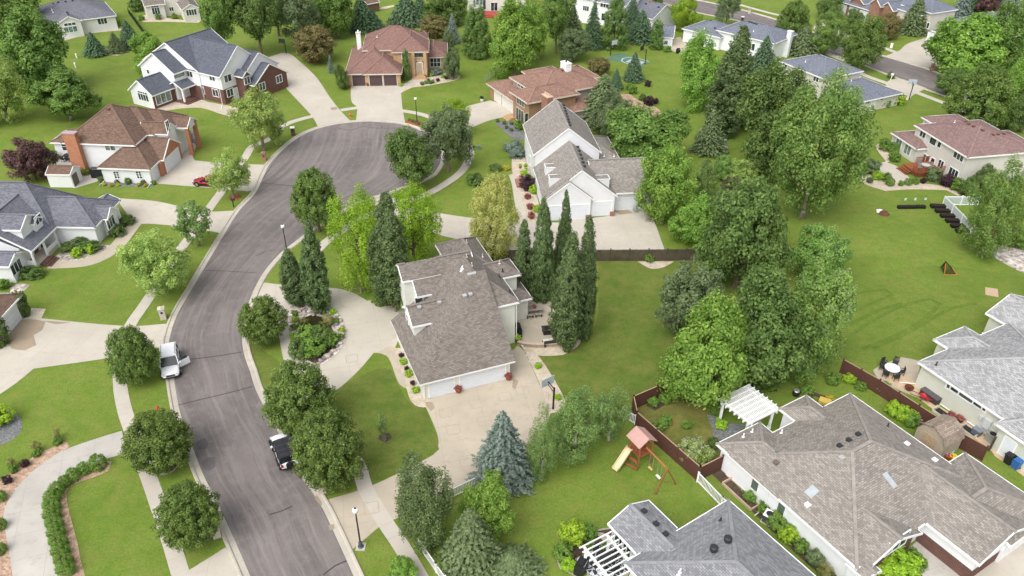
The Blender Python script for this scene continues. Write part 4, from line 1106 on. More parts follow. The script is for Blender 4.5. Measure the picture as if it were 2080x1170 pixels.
# --- top left houses
h=House('house','white house with grey hip roof and arched window at top left',Z22(620,380),Z22(890,345),3.2,PALE,R_ASH)
h.blk('main',[-1.5,16.0],[-2,13],3.2,'xhh',.42); h.blk('gab',[Z22(920,390,3.4),Z22(1335,330,3.4)],[Z22(920,390,3.4),6],3.4,'ygg',.5,gover=.25)
h.blk('side',[-3,2],[3,8],3.2,'xgg',.5)
h.win('gab','y-',*Z22(1150,478),w=2.6,h=1.2,n=3,gl=GLASSP); h.win('gab','y-',*Z22(1135,393),w=2.3,h=.55,n=3); h.win('main','y-',*Z22(1663,345),w=1.9,h=1.2,n=3)
m=MB(); b=h.blocks['gab']; m.box((b['x0']-1.7,b['y0']+.9,2.6),(3.2,2.6,.12),plain('awning_cream',(.85,.83,.76),.6,.3)); m.build('awning',h.root)
for p in ((945,42),(1065,32),(1180,18),(870,70),(1088,207),(1103,237)): h.vent(*Z22(*p),'box')
h.vent(*Z22(845,163),'pipe'); h.vent(*Z22(862,205),'pipe'); h.done()
h=House('house','cream two storey house with tall grid windows at the top edge',Z23(320,160),Z23(790,110),3.3,GREIGE,R_TAUPE)
h.blk('l',[-.3,4.6],[0,7],3.3,'xgg',.6); h.blk('mid',[3.6,12],[1.2,8],6.2,'xgg',.5)
h.blk('r',[Z23(1280,270,3.0),Z23(1770,195,3.0)],[Z23(1280,270,3.0),5],3.0,'ygg',.55,gover=.2)
h.win('l','y-',*Z23(608,288),w=1.7,h=1.5,n=3); h.win('l','y-',*Z23(575,172),w=1.6,h=.45,n=3); h.win('mid','y-',*Z23(1015,238),w=.9,h=.9,n=2); h.win('r','y-',*Z23(1545,325),w=2.3,h=1.3,n=4); h.done()
h=House('house','off white house with a red deck behind the dense cedar',Z25(500,290),Z25(1340,290),0.0,GREIGE,R_ASH)
h.blk('a',[-1.5,14],[-.4,9],5.6,'xgg',.5); h.win('a','y-',*Z25(695,45),w=1.7,h=1.5,n=2,gl=GLASSP); h.win('a','y-',*Z25(1090,175),w=1.6,h=2.0,n=2); h.win('a','y-',*Z25(573,90),w=.6,h=1.9,gl=plain('grey_shutter',(.22,.22,.22),.6,.3)); h.win('a','y-',*Z25(832,120),w=.7,h=2.4); h.done()
h=House('shed','small brown garden shed among the pines at the top',t(2,(690,20))[0],t(2,(745,10))[0],2.2,plain('shed_brown',(.16,.10,.07),.8,.2),R_BROWN,cat='shed')
h.blk('a',[-1.5,2.3],[0,3],2.2,'xgg',.5,over=.2); h.done()
# ------------------------------------------------------------------ trees
def leafmesh(name,C,N,S,T,mat,asp=.62,seed=0,bend=True):
    """many leaf-sized quads; C centres, N normals, S half length, T tint"""
    r=np.random.default_rng(seed); n=len(C)
    C=np.asarray(C,float); N=np.asarray(N,float); S=np.asarray(S,float); T=np.asarray(T,float)
    N/=np.linalg.norm(N,axis=1,keepdims=True)+1e-9
    t=r.normal(size=(n,3)); U=np.cross(N,t); U/=np.linalg.norm(U,axis=1,keepdims=True)+1e-9
    V=np.cross(N,U)
    u=U*S[:,None]; v=V*(S*asp)[:,None]
    pts=np.stack([C-u,C-v-N*(S*.12)[:,None],C+u,C+v-N*(S*.12)[:,None]],1).reshape(-1,3)
    me=bpy.data.meshes.new(name)
    me.vertices.add(4*n); me.vertices.foreach_set('co',pts.astype(np.float32).ravel())
    me.loops.add(4*n); me.loops.foreach_set('vertex_index',np.arange(4*n,dtype=np.int32))
    me.polygons.add(n); me.polygons.foreach_set('loop_start',np.arange(0,4*n,4,dtype=np.int32))
    me.update(calc_edges=True)
    at=me.attributes.new('tint','FLOAT','FACE'); at.data.foreach_set('value',np.clip(T,0,1).astype(np.float32))
    me.materials.append(mat); return me
def prof_fn(kind):
    def f(v):
        if kind=='round': return np.sqrt(np.clip(1-np.abs(v)**2.3,0,1))
        if kind=='egg': return np.sqrt(np.clip(1-np.abs(v)**2.2,0,1))*(1-.22*v)
        if kind=='pyr': return np.clip(1-np.abs((v+.25)/1.25)**2.2,0,1)**.6*np.where(v<-.25,1,1)*(1-.18*(v+.25))
        if kind=='vase': return np.sqrt(np.clip(1-np.abs(v)**2.5,0,1))*(1+.2*v)
        if kind=='col': return np.clip(1-np.abs(v)**3,0,1)**.6*(1-.22*v)*np.where(v>.25,1-.5*np.clip((v-.25)/.75,0,1)**1.4,1)
        if kind=='flat': return np.sqrt(np.clip(1-np.abs(v)**2,0,1))
        return np.sqrt(np.clip(1-v*v,0,1))
    return f
def crown(name,mat,seed,kind='round',nc=60,cr=.24,nl=6000,leaf=.075,rough=.12,shell=(.62,.95),aspect=1.0,open_=0.0,pale=0.0,inner=.25,asp=.62,up=.35,lobes=0,spires=0):
    """crown in a unit box: horizontal radius 1, height -1..1; aspect = real height over width so that leaves keep their shape"""
    r=np.random.default_rng(seed); pf=prof_fn(kind)
    if nl>=7000: nc=int(nc*1.9); cr*=.74; leaf*=.74; nl=int(nl*1.55)
    cl=[]
    # lumpy outline: a few long waves over the surface
    ph=r.uniform(0,6.28,6); 
    def lump(a,v): return 1+rough*(np.sin(2*a+ph[0]+2*v)+.8*np.sin(3*a+ph[1]-3*v)+.6*np.sin(5*a+ph[2]+4*v)+.5*np.cos(6*v+ph[3]))*.5
    if lobes:
        Lb=[(0,0,-.05,.70,.80)]
        for i in range(lobes):
            a=2*math.pi*(i+r.uniform(-.3,.3))/lobes*1.0; d=r.uniform(.38,.56); z=r.uniform(-.45,.45); q=r.uniform(.36,.5)
            Lb.append((d*math.cos(a),d*math.sin(a),z,q,q*r.uniform(.9,1.35)))
        Lb.append((r.uniform(-.2,.2),r.uniform(-.2,.2),.42,.42,.55))
    elif spires:
        Lb=[]
        for i in range(spires):
            a=2*math.pi*i/spires+r.uniform(-.5,.5); d=r.uniform(.25,.5) if i else .05; top=r.uniform(.35,.85) if i else 1.0
            Lb.append((d*math.cos(a),d*math.sin(a),(top-1)/2,r.uniform(.42,.58) if i else .62,(top+1)/2))
    tries=0
    while len(cl)<nc:
        tries+=1
        if lobes or spires:
            q=Lb[r.choice(len(Lb),p=np.array([l[3]*l[4] for l in Lb])/sum(l[3]*l[4] for l in Lb))]
            d=r.normal(size=3); d/=np.linalg.norm(d)
            if spires:
                v=r.uniform(-1,1); a=r.uniform(0,6.283); R=q[3]*pf(np.array([v]))[0]*r.uniform(.7,1.05); p=np.array([q[0]*(1-.35*max(0,v))+R*math.cos(a),q[1]*(1-.35*max(0,v))+R*math.sin(a),q[2]+q[4]*v])
            else:
                dd=r.uniform(.72,1.0) if r.random()>inner*.6 else r.uniform(.3,.7)
                p=np.array([q[0],q[1],q[2]])+d*dd*np.array([q[3],q[3],q[4]])
                deep=any(((p[0]-l[0])/l[3])**2+((p[1]-l[1])/l[3])**2+((p[2]-l[2])/l[4])**2<.38 for l in Lb if l is not q)
                if deep and r.random()<.8 and tries<20000: continue
            cl.append((p[0],p[1],p[2],cr*r.uniform(.65,1.3),r.uniform(-.22,.22))); continue
        v=r.uniform(-1,1); a=r.uniform(0,2*math.pi)
        if r.random()>pf(np.array([v]))[0]+.15: continue
        d=r.uniform(*shell) if r.random()>inner else r.uniform(.2,.6)
        R=pf(np.array([v]))[0]*lump(a,v)
        cl.append((R*d*math.cos(a),R*d*math.sin(a),v*(.86 if d>.5 else .6)*(1-.1*(1-d)),cr*r.uniform(.65,1.3),r.uniform(-.22,.22)))
    cl=np.array(cl); w=cl[:,3]**2; w/=w.sum()
    idx=r.choice(nc,size=nl,p=w); c=cl[idx]
    d=r.normal(size=(nl,3)); d/=np.linalg.norm(d,axis=1,keepdims=True)
    d[:,2]=np.where(r.random(nl)<up,np.abs(d[:,2]),d[:,2])
    rad=c[:,3]*(.5+.65*r.random(nl)**.8)
    P=c[:,:3]+d*rad[:,None]*np.array([1,1,1/aspect])
    out=P.copy(); out[:,2]*=.8; out/=np.linalg.norm(out,axis=1,keepdims=True)+1e-6
    rh=np.percentile(np.hypot(P[:,0],P[:,1]),96.5); P[:,:2]/=rh; lo,hi=np.percentile(P[:,2],[1.5,98.5]); P[:,2]=(P[:,2]-(lo+hi)/2)/((hi-lo)/2)
    N=d*.75+out*.55+r.normal(size=(nl,3))*.42; N[:,2]+=.35
    T=.45+c[:,4]*.8+r.normal(size=nl)*.24
    if pale: T=np.where(r.random(nl)<pale*(.4+1.2*(c[:,0]*.5+.5)),1.0,np.minimum(T,.74))
    S=leaf*r.uniform(.65,1.3,nl)
    me=leafmesh(name,P*np.array([1,1,1]),N,S,T,mat,asp,seed)
    # leaves are placed in crown units: undo the squash of non-square crowns
    return me
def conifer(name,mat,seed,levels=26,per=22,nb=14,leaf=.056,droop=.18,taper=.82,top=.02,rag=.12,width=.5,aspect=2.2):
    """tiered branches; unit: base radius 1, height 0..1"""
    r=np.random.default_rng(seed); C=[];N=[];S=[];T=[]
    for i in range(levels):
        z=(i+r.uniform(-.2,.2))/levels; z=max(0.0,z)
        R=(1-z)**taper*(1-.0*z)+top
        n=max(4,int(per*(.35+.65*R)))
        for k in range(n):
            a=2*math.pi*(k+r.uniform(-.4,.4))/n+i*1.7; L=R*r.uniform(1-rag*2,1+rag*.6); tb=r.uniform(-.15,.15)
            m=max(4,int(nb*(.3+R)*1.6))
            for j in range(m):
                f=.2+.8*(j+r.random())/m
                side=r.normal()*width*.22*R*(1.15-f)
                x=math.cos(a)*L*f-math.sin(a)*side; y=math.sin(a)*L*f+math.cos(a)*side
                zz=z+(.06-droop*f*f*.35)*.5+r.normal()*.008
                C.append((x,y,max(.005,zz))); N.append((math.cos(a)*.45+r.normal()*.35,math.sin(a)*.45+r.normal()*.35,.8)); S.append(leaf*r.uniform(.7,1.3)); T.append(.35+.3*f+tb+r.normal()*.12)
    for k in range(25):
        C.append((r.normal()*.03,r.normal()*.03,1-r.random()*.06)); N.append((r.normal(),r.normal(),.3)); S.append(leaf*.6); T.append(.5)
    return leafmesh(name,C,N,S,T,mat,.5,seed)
def scale_leaves(me,sz):
    """counteract uneven scaling: shrink each leaf along z by sz (done once per prototype)"""
    n=len(me.vertices); co=np.empty(n*3,np.float32); me.vertices.foreach_get('co',co); co=co.reshape(-1,4,3)
    c=co.mean(1,keepdims=True); co=c+(co-c)*np.array([1,1,sz],np.float32)
    me.vertices.foreach_set('co',co.ravel()); me.update(); return me
BARK=plain('bark',(.16,.12,.09),.9,.2,var=.35,scale=6); BARKG=plain('grey_bark',(.26,.22,.18),.9,.2,var=.35,scale=6); BARKW=plain('birch_bark',(.58,.56,.52),.8,.2,var=.3,scale=6)
def trunkmesh(name,mat,seed,limbs=6,spread=.55,multi=1):
    r=random.Random(seed); b=MB()
    for q in range(multi):
        ox,oy=(0,0) if multi==1 else (r.uniform(-.5,.5),r.uniform(-.5,.5))
        lean=Vector((r.uniform(-.08,.08),r.uniform(-.08,.08),0))+Vector((ox,oy,0))*.8
        pts=[Vector((ox,oy,0))+lean*f+Vector((0,0,f)) for f in (0,.04,.25,.5,.75,1)]
        b.tube(pts,[1.35,1.0,.85,.62,.38,.12],mat,8)
    me=b.mesh(name)
    return me
def limbmesh(name,mat,seed,n=9):
    """limbs fanning out inside the crown: unit crown box"""
    r=random.Random(seed); b=MB()
    for k in range(n):
        a=2*math.pi*k/n+r.uniform(-.3,.3); z0=r.uniform(-.95,-.1); L=r.uniform(.45,.8); rise=r.uniform(.25,.6)
        p=[Vector((0,0,z0)),Vector((math.cos(a)*L*.4,math.sin(a)*L*.4,z0+rise*.55)),Vector((math.cos(a)*L,math.sin(a)*L,min(.85,z0+rise)))]
        b.tube(p,[.045,.028,.01],mat,5,False)
    return b.mesh(name)
# leaf colours (dark, mid, light)
F={}
LEAFK=2.65
def fol(k,d,m,l,tr=.3,pale=None): F[k]=foliage('leaves_'+k,sc(d,LEAFK),sc(m,LEAFK),sc(l,LEAFK),tr+.18,pale and sc(pale,1.2))
fol('linden',(.034,.056,.014),(.062,.096,.022),(.120,.158,.040))
fol('dark',(.034,.058,.016),(.058,.092,.024),(.098,.138,.040))
fol('maple',(.055,.105,.018),(.090,.152,.026),(.150,.220,.046))
fol('mapledk',(.042,.078,.018),(.070,.115,.026),(.115,.168,.042))
fol('silver',(.050,.100,.020),(.085,.150,.030),(.135,.205,.048),.3,(.26,.33,.17))
fol('locust',(.075,.125,.012),(.120,.185,.016),(.175,.245,.028),.35)
fol('ash',(.125,.135,.038),(.195,.200,.062),(.255,.258,.095))
fol('pop',(.035,.056,.022),(.057,.085,.032),(.094,.126,.050))
fol('cotton',(.050,.086,.022),(.080,.128,.030),(.135,.180,.050))
fol('grey',(.045,.066,.030),(.072,.098,.044),(.110,.140,.066))
fol('birch',(.055,.088,.028),(.085,.128,.040),(.130,.178,.060))
fol('willow',(.080,.120,.030),(.130,.178,.045),(.205,.250,.080))
fol('purple',(.035,.018,.020),(.058,.030,.030),(.085,.050,.042),.2)
fol('maroon',(.045,.050,.018),(.085,.070,.028),(.120,.105,.040),.2)
fol('blue',(.044,.060,.048),(.070,.092,.077),(.108,.135,.116),.1)
fol('spruce',(.022,.045,.024),(.038,.068,.036),(.062,.098,.050),.1)
fol('spruceg',(.034,.052,.022),(.056,.080,.034),(.088,.115,.052),.1)
fol('cedar',(.034,.062,.016),(.054,.092,.022),(.080,.125,.032),.15)
fol('pine',(.030,.044,.015),(.048,.068,.024),(.080,.104,.040),.15)
fol('shrub',(.045,.085,.016),(.075,.130,.024),(.120,.180,.038))
fol('lime',(.090,.150,.014),(.145,.220,.020),(.215,.290,.032))
fol('yellow',(.15,.13,.02),(.22,.20,.025),(.28,.25,.045))
fol('plum',(.012,.007,.010),(.024,.012,.016),(.040,.020,.024),.1)
fol('red',(.030,.040,.015),(.11,.035,.03),(.26,.07,.07),.1)
fol('flower',(.065,.100,.022),(.105,.150,.030),(.150,.195,.045),.3,(.42,.43,.31))
fol('reed',(.080,.085,.030),(.130,.130,.045),(.190,.185,.070))
P={}
def mk(key,fn,*a,**k): P[key]=fn('crown_'+key,*a,**k)
for i in range(3):
    mk(f'linden{i}',crown,F['linden'],10+i,'egg',190,.16,17000,.046,.07)
    mk(f'maple{i}',crown,F['maple'],20+i,'round',130,.19,14000,.056,.20,lobes=6)
    mk(f'mapledk{i}',crown,F['mapledk'],25+i,'round',120,.19,14000,.056,.20,lobes=5)
    mk(f'dark{i}',crown,F['dark'],30+i,'round',120,.19,14000,.052,.20,lobes=6)
for i in range(2):
    mk(f'silver{i}',crown,F['silver'],40+i,'round',140,.17,16000,.050,.16,pale=.13,lobes=6)
    mk(f'locust{i}',crown,F['locust'],50+i,'flat',60,.24,9000,.060,.26,asp=.4)
    mk(f'ash{i}',crown,F['ash'],60+i,'egg',170,.17,15000,.045,.06)
    mk(f'cotton{i}',crown,F['cotton'],80+i,'egg',150,.16,17000,.040,.26,lobes=9)
    mk(f'grey{i}',crown,F['grey'],90+i,'round',110,.18,13000,.050,.22,lobes=6)
    mk(f'birch{i}',crown,F['birch'],100+i,'egg',100,.19,11000,.052,.28,asp=.5,lobes=5)
    mk(f'willow{i}',crown,F['willow'],110+i,'round',90,.18,8000,.070,.30,asp=.35,lobes=6)
    mk(f'spruce{i}',conifer,F['spruce'],120+i); mk(f'spruceg{i}',conifer,F['spruceg'],130+i); mk(f'blue{i}',conifer,F['blue'],140+i,rag=.16)
    mk(f'cedar{i}',crown,F['cedar'],150+i,'pyr',150,.20,12000,.060,.10,aspect=1.7)
    mk(f'pine{i}',crown,F['pine'],160+i,'egg',150,.18,14000,.052,.20,asp=.55,lobes=6)
    mk(f'young{i}',crown,F['birch'],170+i,'round',40,.22,2600,.085,.3,asp=.5)
for i in range(4): mk(f'pop{i}',crown,F['pop'],70+i,'col',330,.19,17000,.080,.16,aspect=2.2,asp=.7,spires=3+i%3)
mk('purple',crown,F['purple'],180,'round',80,.22,8000,.065,.22); mk('maroon',crown,F['maroon'],181,'round',80,.22,8000,.062,.2)
for i in range(2):
    for k in ('shrub','lime','plum','yellow','red','grey'): mk(f's_{k}{i}',crown,F[k],200+i,'round',60,.24,2600,.10,.12)
    mk(f's_ball{i}',crown,F['shrub'],210+i,'round',130,.16,5200,.060,.03,shell=(.80,.9),inner=.1)
    mk(f's_dark{i}',crown,F['dark'],212+i,'round',110,.18,4200,.075,.12)
    mk(f's_blue{i}',crown,F['blue'],214+i,'flat',60,.24,2600,.09,.2)
    mk(f's_flower{i}',crown,F['flower'],216+i,'round',90,.2,4500,.075,.12,pale=.3)
    mk(f's_reed{i}',crown,F['reed'],218+i,'round',50,.22,2400,.13,.3,asp=.14)
TR={k:trunkmesh('trunk_'+k,m,i,multi=n) for i,(k,m,n) in enumerate((('a',BARK,1),('b',BARKG,1),('c',BARKW,1),('m',BARKG,3)))}
LB=limbmesh('limbs',BARK,3)
TREES=[]
def place_ellipsoid(x0,y0,x1,y1,clear):
    cx,cy=(x0+x1)/2,(y0+y1)/2; zc=clear+2.5
    for _ in range(25):
        C=G(cx,cy,zc); s=scale_at(C); rr=(x1-x0)/2/s
        dv=C-CAM; dl=math.atan2(-dv.z,math.hypot(dv.x,dv.y))
        hb=(y1-y0)/2/s; b2=hb*hb-(rr*math.sin(dl))**2
        b=math.sqrt(max(b2,(.62*rr*math.cos(dl))**2))/math.cos(dl)
        zc=.5*zc+.5*(clear+b)
    return C,rr,b
KIND={'linden':('linden_tree','a'),'maple':('maple_tree','b'),'mapledk':('maple_tree','b'),'dark':('shade_tree','a'),'silver':('silver_maple','b'),'locust':('locust_tree','a'),'ash':('ash_tree','b'),'pop':('columnar_poplar','m'),'cotton':('cottonwood_tree','b'),'grey':('shade_tree','b'),'birch':('birch_tree','c'),'willow':('willow_tree','b'),'young':('young_tree','b'),'purple':('plum_tree','a'),'maroon':('crabapple_tree','a'),'cedar':('cedar_tree','a'),'pine':('pine_tree','a')}
def T(kind,x0,y0,x1,y1,label,clear=1.2,group=None,rx=None,cat='tree'):
    base=kind.rstrip('0123456789'); key=kind
    if key not in P: key=base+str(len(TREES)%sum(1 for k in P if k.rstrip('0123456789')==base)) if base+'0' in P else base
    nm,tk=KIND[base]
    C,rr,b=place_ellipsoid(x0,y0,x1,y1,clear)
    o=thing(nm,label,cat,(C.x,C.y,0),0,group); TREES.append(o)
    rz=(len(TREES)*2.39)%6.28 if base!='silver' else 0.0
    me=P[key]; asp=b/rr
    k2=key+'_%.1f'%(round(asp/.4)*.4)
    if abs(asp-1)>.25 and base not in ('pop','cedar'):
        if k2 not in P:
            m2=me.copy(); P[k2]=scale_leaves(m2,1/max(.5,round(asp/.4)*.4))
        me=P[k2]
    elif base in ('pop','cedar'):
        k2=key+'_s'
        if k2 not in P: P[k2]=scale_leaves(me.copy(),1/(3.0 if base=='pop' else 1.7))
        me=P[k2]
    c=link('crown',me,o); c.location=(0,0,C.z); c.rotation_euler=(0,0,rz); c.scale=(rr,rr,b)
    t_=link('trunk',TR[tk],o); rt=max(.06,.055*rr+.03); t_.scale=(rt,rt,C.z+b*.35); t_.rotation_euler=(0,0,rz)
    if base not in ('pop','cedar','pine'):
        l=link('limbs',LB,t_); l.scale=(rr*.9/rt,rr*.9/rt,b*.9/(C.z+b*.35)); l.location=(0,0,C.z/(C.z+b*.35))
    return o
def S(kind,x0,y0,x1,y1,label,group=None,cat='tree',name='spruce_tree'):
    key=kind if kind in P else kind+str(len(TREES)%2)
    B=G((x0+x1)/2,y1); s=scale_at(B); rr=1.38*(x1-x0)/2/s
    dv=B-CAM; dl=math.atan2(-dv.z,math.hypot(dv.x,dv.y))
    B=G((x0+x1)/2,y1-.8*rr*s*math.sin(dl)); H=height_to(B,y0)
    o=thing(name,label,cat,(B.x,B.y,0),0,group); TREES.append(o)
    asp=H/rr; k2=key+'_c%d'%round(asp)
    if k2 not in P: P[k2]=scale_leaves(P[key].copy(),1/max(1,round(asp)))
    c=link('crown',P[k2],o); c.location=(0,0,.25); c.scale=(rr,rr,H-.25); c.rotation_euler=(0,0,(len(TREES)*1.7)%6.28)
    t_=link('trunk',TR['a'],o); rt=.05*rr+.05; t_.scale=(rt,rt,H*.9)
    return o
def B_(kind,x,y,r,label,group=None,h=None,name='shrub',cat='shrub',ry=None,rz=0.0):
    """shrub centred on ground pixel x,y with radius r metres"""
    key='s_'+kind
    if key not in P: key=key+str(len(TREES)%2)
    p=G(x,y); o=link(name,P[key]); TREES.append(o); h=h or r*.85
    o.location=(p.x,p.y,h*.9); o.scale=(r,ry or r,h); o.rotation_euler=(0,0,rz or (len(TREES)*2.1)%6.28)
    tag(o,label,cat,group); return o
GB='street trees along the kerb'; GS='spruces and cedars behind the far houses'; GP='columnar poplars in the centre lot'
# street trees
T('linden0',218,664,312,772,'dense linden right beside the parked white hatch with its door open',1.0,GB)
T('linden1',253,833,386,952,'dense linden standing in front of the red fire hydrant',.9,GB)
T('linden2',318,978,443,1104,'lowest dense linden on the left verge, over an edged mulch ring',.9,GB)
T('linden1',486,603,580,692,'small linden between the curving road and the circular drive',.9,GB)
T('linden0',537,732,674,868,'linden just above the parked off-roader, upper of an overlapping pair',.9,GB)
T('linden2',593,832,737,984,'large linden leaning over the black-topped off-roader',.9,GB)
T('linden0',590,347,687,450,'lone round maple at the inner bend of the turning circle',2.0,GB)
T('dark0',785,260,885,366,'dark round tree on the right rim of the turning circle',1.6,GB)
T('grey0',858,222,958,330,'grey green tree between turning circle and curved footpath',1.8,GB)
T('locust0',893,203,955,262,'small yellowish tree behind the grey green one by the rust roofed house drive',1.6,GB)
T('willow0',472,186,576,290,'feathery light green tree on the verge by the slate gabled house',1.6,GB)
T('willow1',424,307,503,386,'wispy bright young tree in a red mulch ring beside the red car',1.6,GB)
T('young0',354,409,429,486,'thin open young tree over the footpath near the black mailbox',1.4,GB)
T('willow1',244,465,386,586,'broad pale willowy tree overhanging the left footpath',1.5,GB)
# centre lot
T('pop1',566,510,620,618,'shorter dark columnar poplar on the island rim under the street lamp',.2,GP)
T('pop2',607,460,668,630,'taller columnar poplar on the island rim',.2,GP)
T('locust1',670,394,782,578,'big yellow green honeylocust left of the dark poplar',1.5)
T('locust0',778,383,893,527,'yellow green honeylocust right of the dark poplar',1.5)
T('pop3',752,405,834,618,'broad dark poplar squeezed between two honeylocusts',1.4,GP)
T('ash0',953,360,1052,518,'pale yellow rounded ash beside the white house drive',.8)
T('pop0',1040,455,1086,605,'leftmost of the poplars behind the patio',.2,GP)
T('pop1',1078,417,1126,612,'second poplar from the left behind the patio',.2,GP)
T('pop2',1127,400,1164,585,'slimmest and tallest poplar behind the patio',.2,GP)
T('pop3',1122,487,1192,707,'front poplar with its foot in the patio bed',.2,GP)
T('pop0',1163,456,1218,685,'rightmost poplar beside the open lawn',.2,GP)
T('maple0',1298,298,1412,442,'bright maple at the right end of the white house garages',1.4)
T('maple1',1371,400,1470,494,'round vivid green tree just right of the long plank fence end',.9)
T('dark1',1424,370,1606,584,'huge dark tree in the middle of the back yards',1.0)
T('grey1',1335,532,1470,684,'grey green spreading tree at the lawn edge',1.0)
T('maple2',1357,612,1522,818,'bright lime maple in front of the brown fence',1.2)
T('dark0',1470,560,1655,778,'dark green tree behind the bright lime maple',1.0)
T('silver0',1617,462,1724,565,'silvery round maple, upper one along the big lawn',.8)
T('silver1',1583,535,1729,757,'tall silver edged maple, lower one along the big lawn',.8)
T('cotton0',1565,165,1763,425,'giant cottonwood with visible trunk left of the redwood deck',2.4)
T('dark2',1505,150,1662,345,'dense dark tree in front of the split level house',1.0)
T('cotton1',1975,335,2090,515,'leafy tree at right edge hiding the white fence end',1.2)
T('young1',764,838,790,888,'tiny staked sapling in the middle of the front lawn',.9)
T('pine0',800,944,920,1117,'bushy olive green pine at the mouth of the lower drive',.3)
S('blue0',967,836,1076,1018,'blue spruce at the end of the short white fence')
T('maple1',937,967,1048,1092,'bright yellow green maple below the blue spruce',.8)
S('spruceg0',902,1033,1014,1200,'big grey green spruce at the bottom edge with yellowed tip')
S('spruceg1',983,1128,1094,1215,'spruce cut off by the bottom edge beside the lawn')
T('maple0',783,1135,850,1195,'small bright tree cut by the bottom edge on the verge',.3)
T('birch0',1067,842,1140,972,'left clump birch in the row of three beside the drive',.6,'row of three clump birches')
T('birch1',1118,802,1224,934,'middle and widest clump birch in the row of three',.6,'row of three clump birches')
T('birch0',1205,790,1277,892,'right clump birch near the white picket panel',.6,'row of three clump birches')
# upper left
T('mapledk0',-10,30,134,182,'big clumpy maple on the left beside the arched window house',.9)
T('mapledk2',-45,-25,72,66,'dark maple in the top left corner',.9)
T('willow0',-62,110,46,242,'pale willow leaving the left picture edge',.8)
T('mapledk0',68,148,187,226,'small round maple alone on the far left lawn',2.0)
S('spruce0',176,65,215,118,'left dark spruce of the two by the arched window house',GS)
S('spruce1',247,41,288,102,'right dark spruce of the two by the arched window house',GS)
S('spruceg0',222,65,254,111,'pale thin spruce between two dark ones',GS)
T('maple1',264,73,346,150,'bright rounded tree tucked behind the slate gabled house',.5)
T('purple',12,284,103,361,'purple leaved plum by the garden shed',.7)
T('mapledk1',403,-40,482,68,'left tall tree behind the slate gabled house',5.0)
T('dark0',470,-45,560,66,'tall tree behind the slate gabled house, second from its left',5.0)
T('grey1',556,-25,642,76,'silvery grey tree above the basketball hoop drive',2.5)
T('mapledk2',634,-30,720,62,'full green tree left of the top shed',1.5)
T('dark1',520,-50,590,40,'dark tree between the two tall ones at the top',3.5)
S('spruce1',713,-14,762,70,'bluish dark spruce right behind the rose brown hip roof',GS)
S('spruce0',738,18,776,62,'low young spruce next to the brown shed',GS)
S('spruce0',795,-12,858,58,'wide dark spruce right of the brown shed',GS)
S('spruce1',838,-22,872,52,'narrow dark spruce beside the wide one at the top',GS)
T('shrubtree' if False else 'mapledk0',846,10,902,42,'low green tree behind the rose brown roof',.4)
T('maroon',850,33,909,72,'bronze tinted crabapple behind the rose brown roof',.4)
T('dark2',873,-32,950,44,'dark round tree left of the red deck',.5)
S('blue1',906,26,934,92,'slender blue spruce at the corner of the rose brown house',GS)
T('cedar0',937,20,999,110,'dense cone shaped cedar in front of the red deck',.5)
T('maroon',598,55,681,120,'reddish crabapple in a red mulch ring beside the long drive',.9)
T('dark0',679,132,709,179,'clipped round tree at the left garage corner of the rose brown house',.2)
S('blue0',667,110,680,150,'skinny juniper beside the long drive',None)
T('grey0',896,65,925,102,'grey green juniper above its bigger twin by the tall window',.2)
T('grey1',896,102,935,158,'bigger grey green juniper by the tall window',.2)
T('maple2',995,8,1098,136,'big bright maple left of the rust roofed house, front of two',1.8)
T('maple0',1040,12,1113,108,'bright maple partly hidden behind its larger neighbour',1.6)
T('mapledk1',1098,-28,1166,70,'tall dark tree with bare trunk near the top',4.0)
S('spruceg1',1136,10,1186,102,'grey spruce left of the basketball court',GS)
S('spruce0',1182,5,1223,104,'dark spruce in front of the tall white house',GS)
T('cedar1',1223,-5,1279,94,'broad light green cedar near the sport court',.3)
S('spruce1',1274,20,1326,92,'dark spruce right of the broad cedar',GS)
S('spruce0',1262,-10,1300,70,'back spruce behind the broad cedar',GS)
T('cedar0',1319,45,1350,97,'small dark cedar beside the playhouse',.2)
T('grey0',1137,62,1203,116,'small rounded tree between the rust roof and court',1.0)
S('spruce1',1268,106,1304,170,'young spruce at the near edge of the sport court',GS)
S('spruce0',1237,140,1263,186,'dark cone behind the blue spruce',GS)
S('spruceg0',1180,150,1266,262,'large blue green spruce touching the rust roof')
T('grey1',1203,195,1302,275,'low grey green tree right of the large blue green spruce',.4)
T('maroon',1194,118,1240,150,'brown tinged shrub tree behind the rust roof',.3)
T('mapledk2',1228,225,1387,325,'wide layered green tree behind the white house',.8)
T('maple2',1380,75,1470,212,'dense vivid tree in front of the white split level house',.5)
T('pop1',1447,70,1533,268,'very tall dark poplar right of the vivid dense tree',.6)
S('spruce0',1517,73,1573,162,'dark spruce beside the white chimney',GS)
S('spruceg1',1407,222,1469,322,'grey spruce on the lawn above the flowering shrub')
T('dark1',1503,172,1572,256,'dark tree left of the giant cottonwood',.8)
T('locust0',1357,-5,1425,56,'yellow green tree between the roofs near the street',.6)
T('grey0',1457,-18,1504,36,'round grey green street tree across the top road',2.0)
T('dark2',1318,-35,1352,12,'small dark tree at the top edge by the road',.5)
T('silver0',1450,318,1496,364,'small cream flowering tree behind the bright maple',.3)
T('willow1',1474,325,1546,388,'fuzzy grey green bush tree beside the cream flowers',.3)
T('purple',1461,362,1506,414,'purple leaved bush tree above the huge dark tree',.3)
T('maple0',1499,368,1562,440,'small bright tree between purple bush and cottonwood',.5)
T('birch1',1408,330,1462,400,'light shrubby tree left of the purple bush',.4)
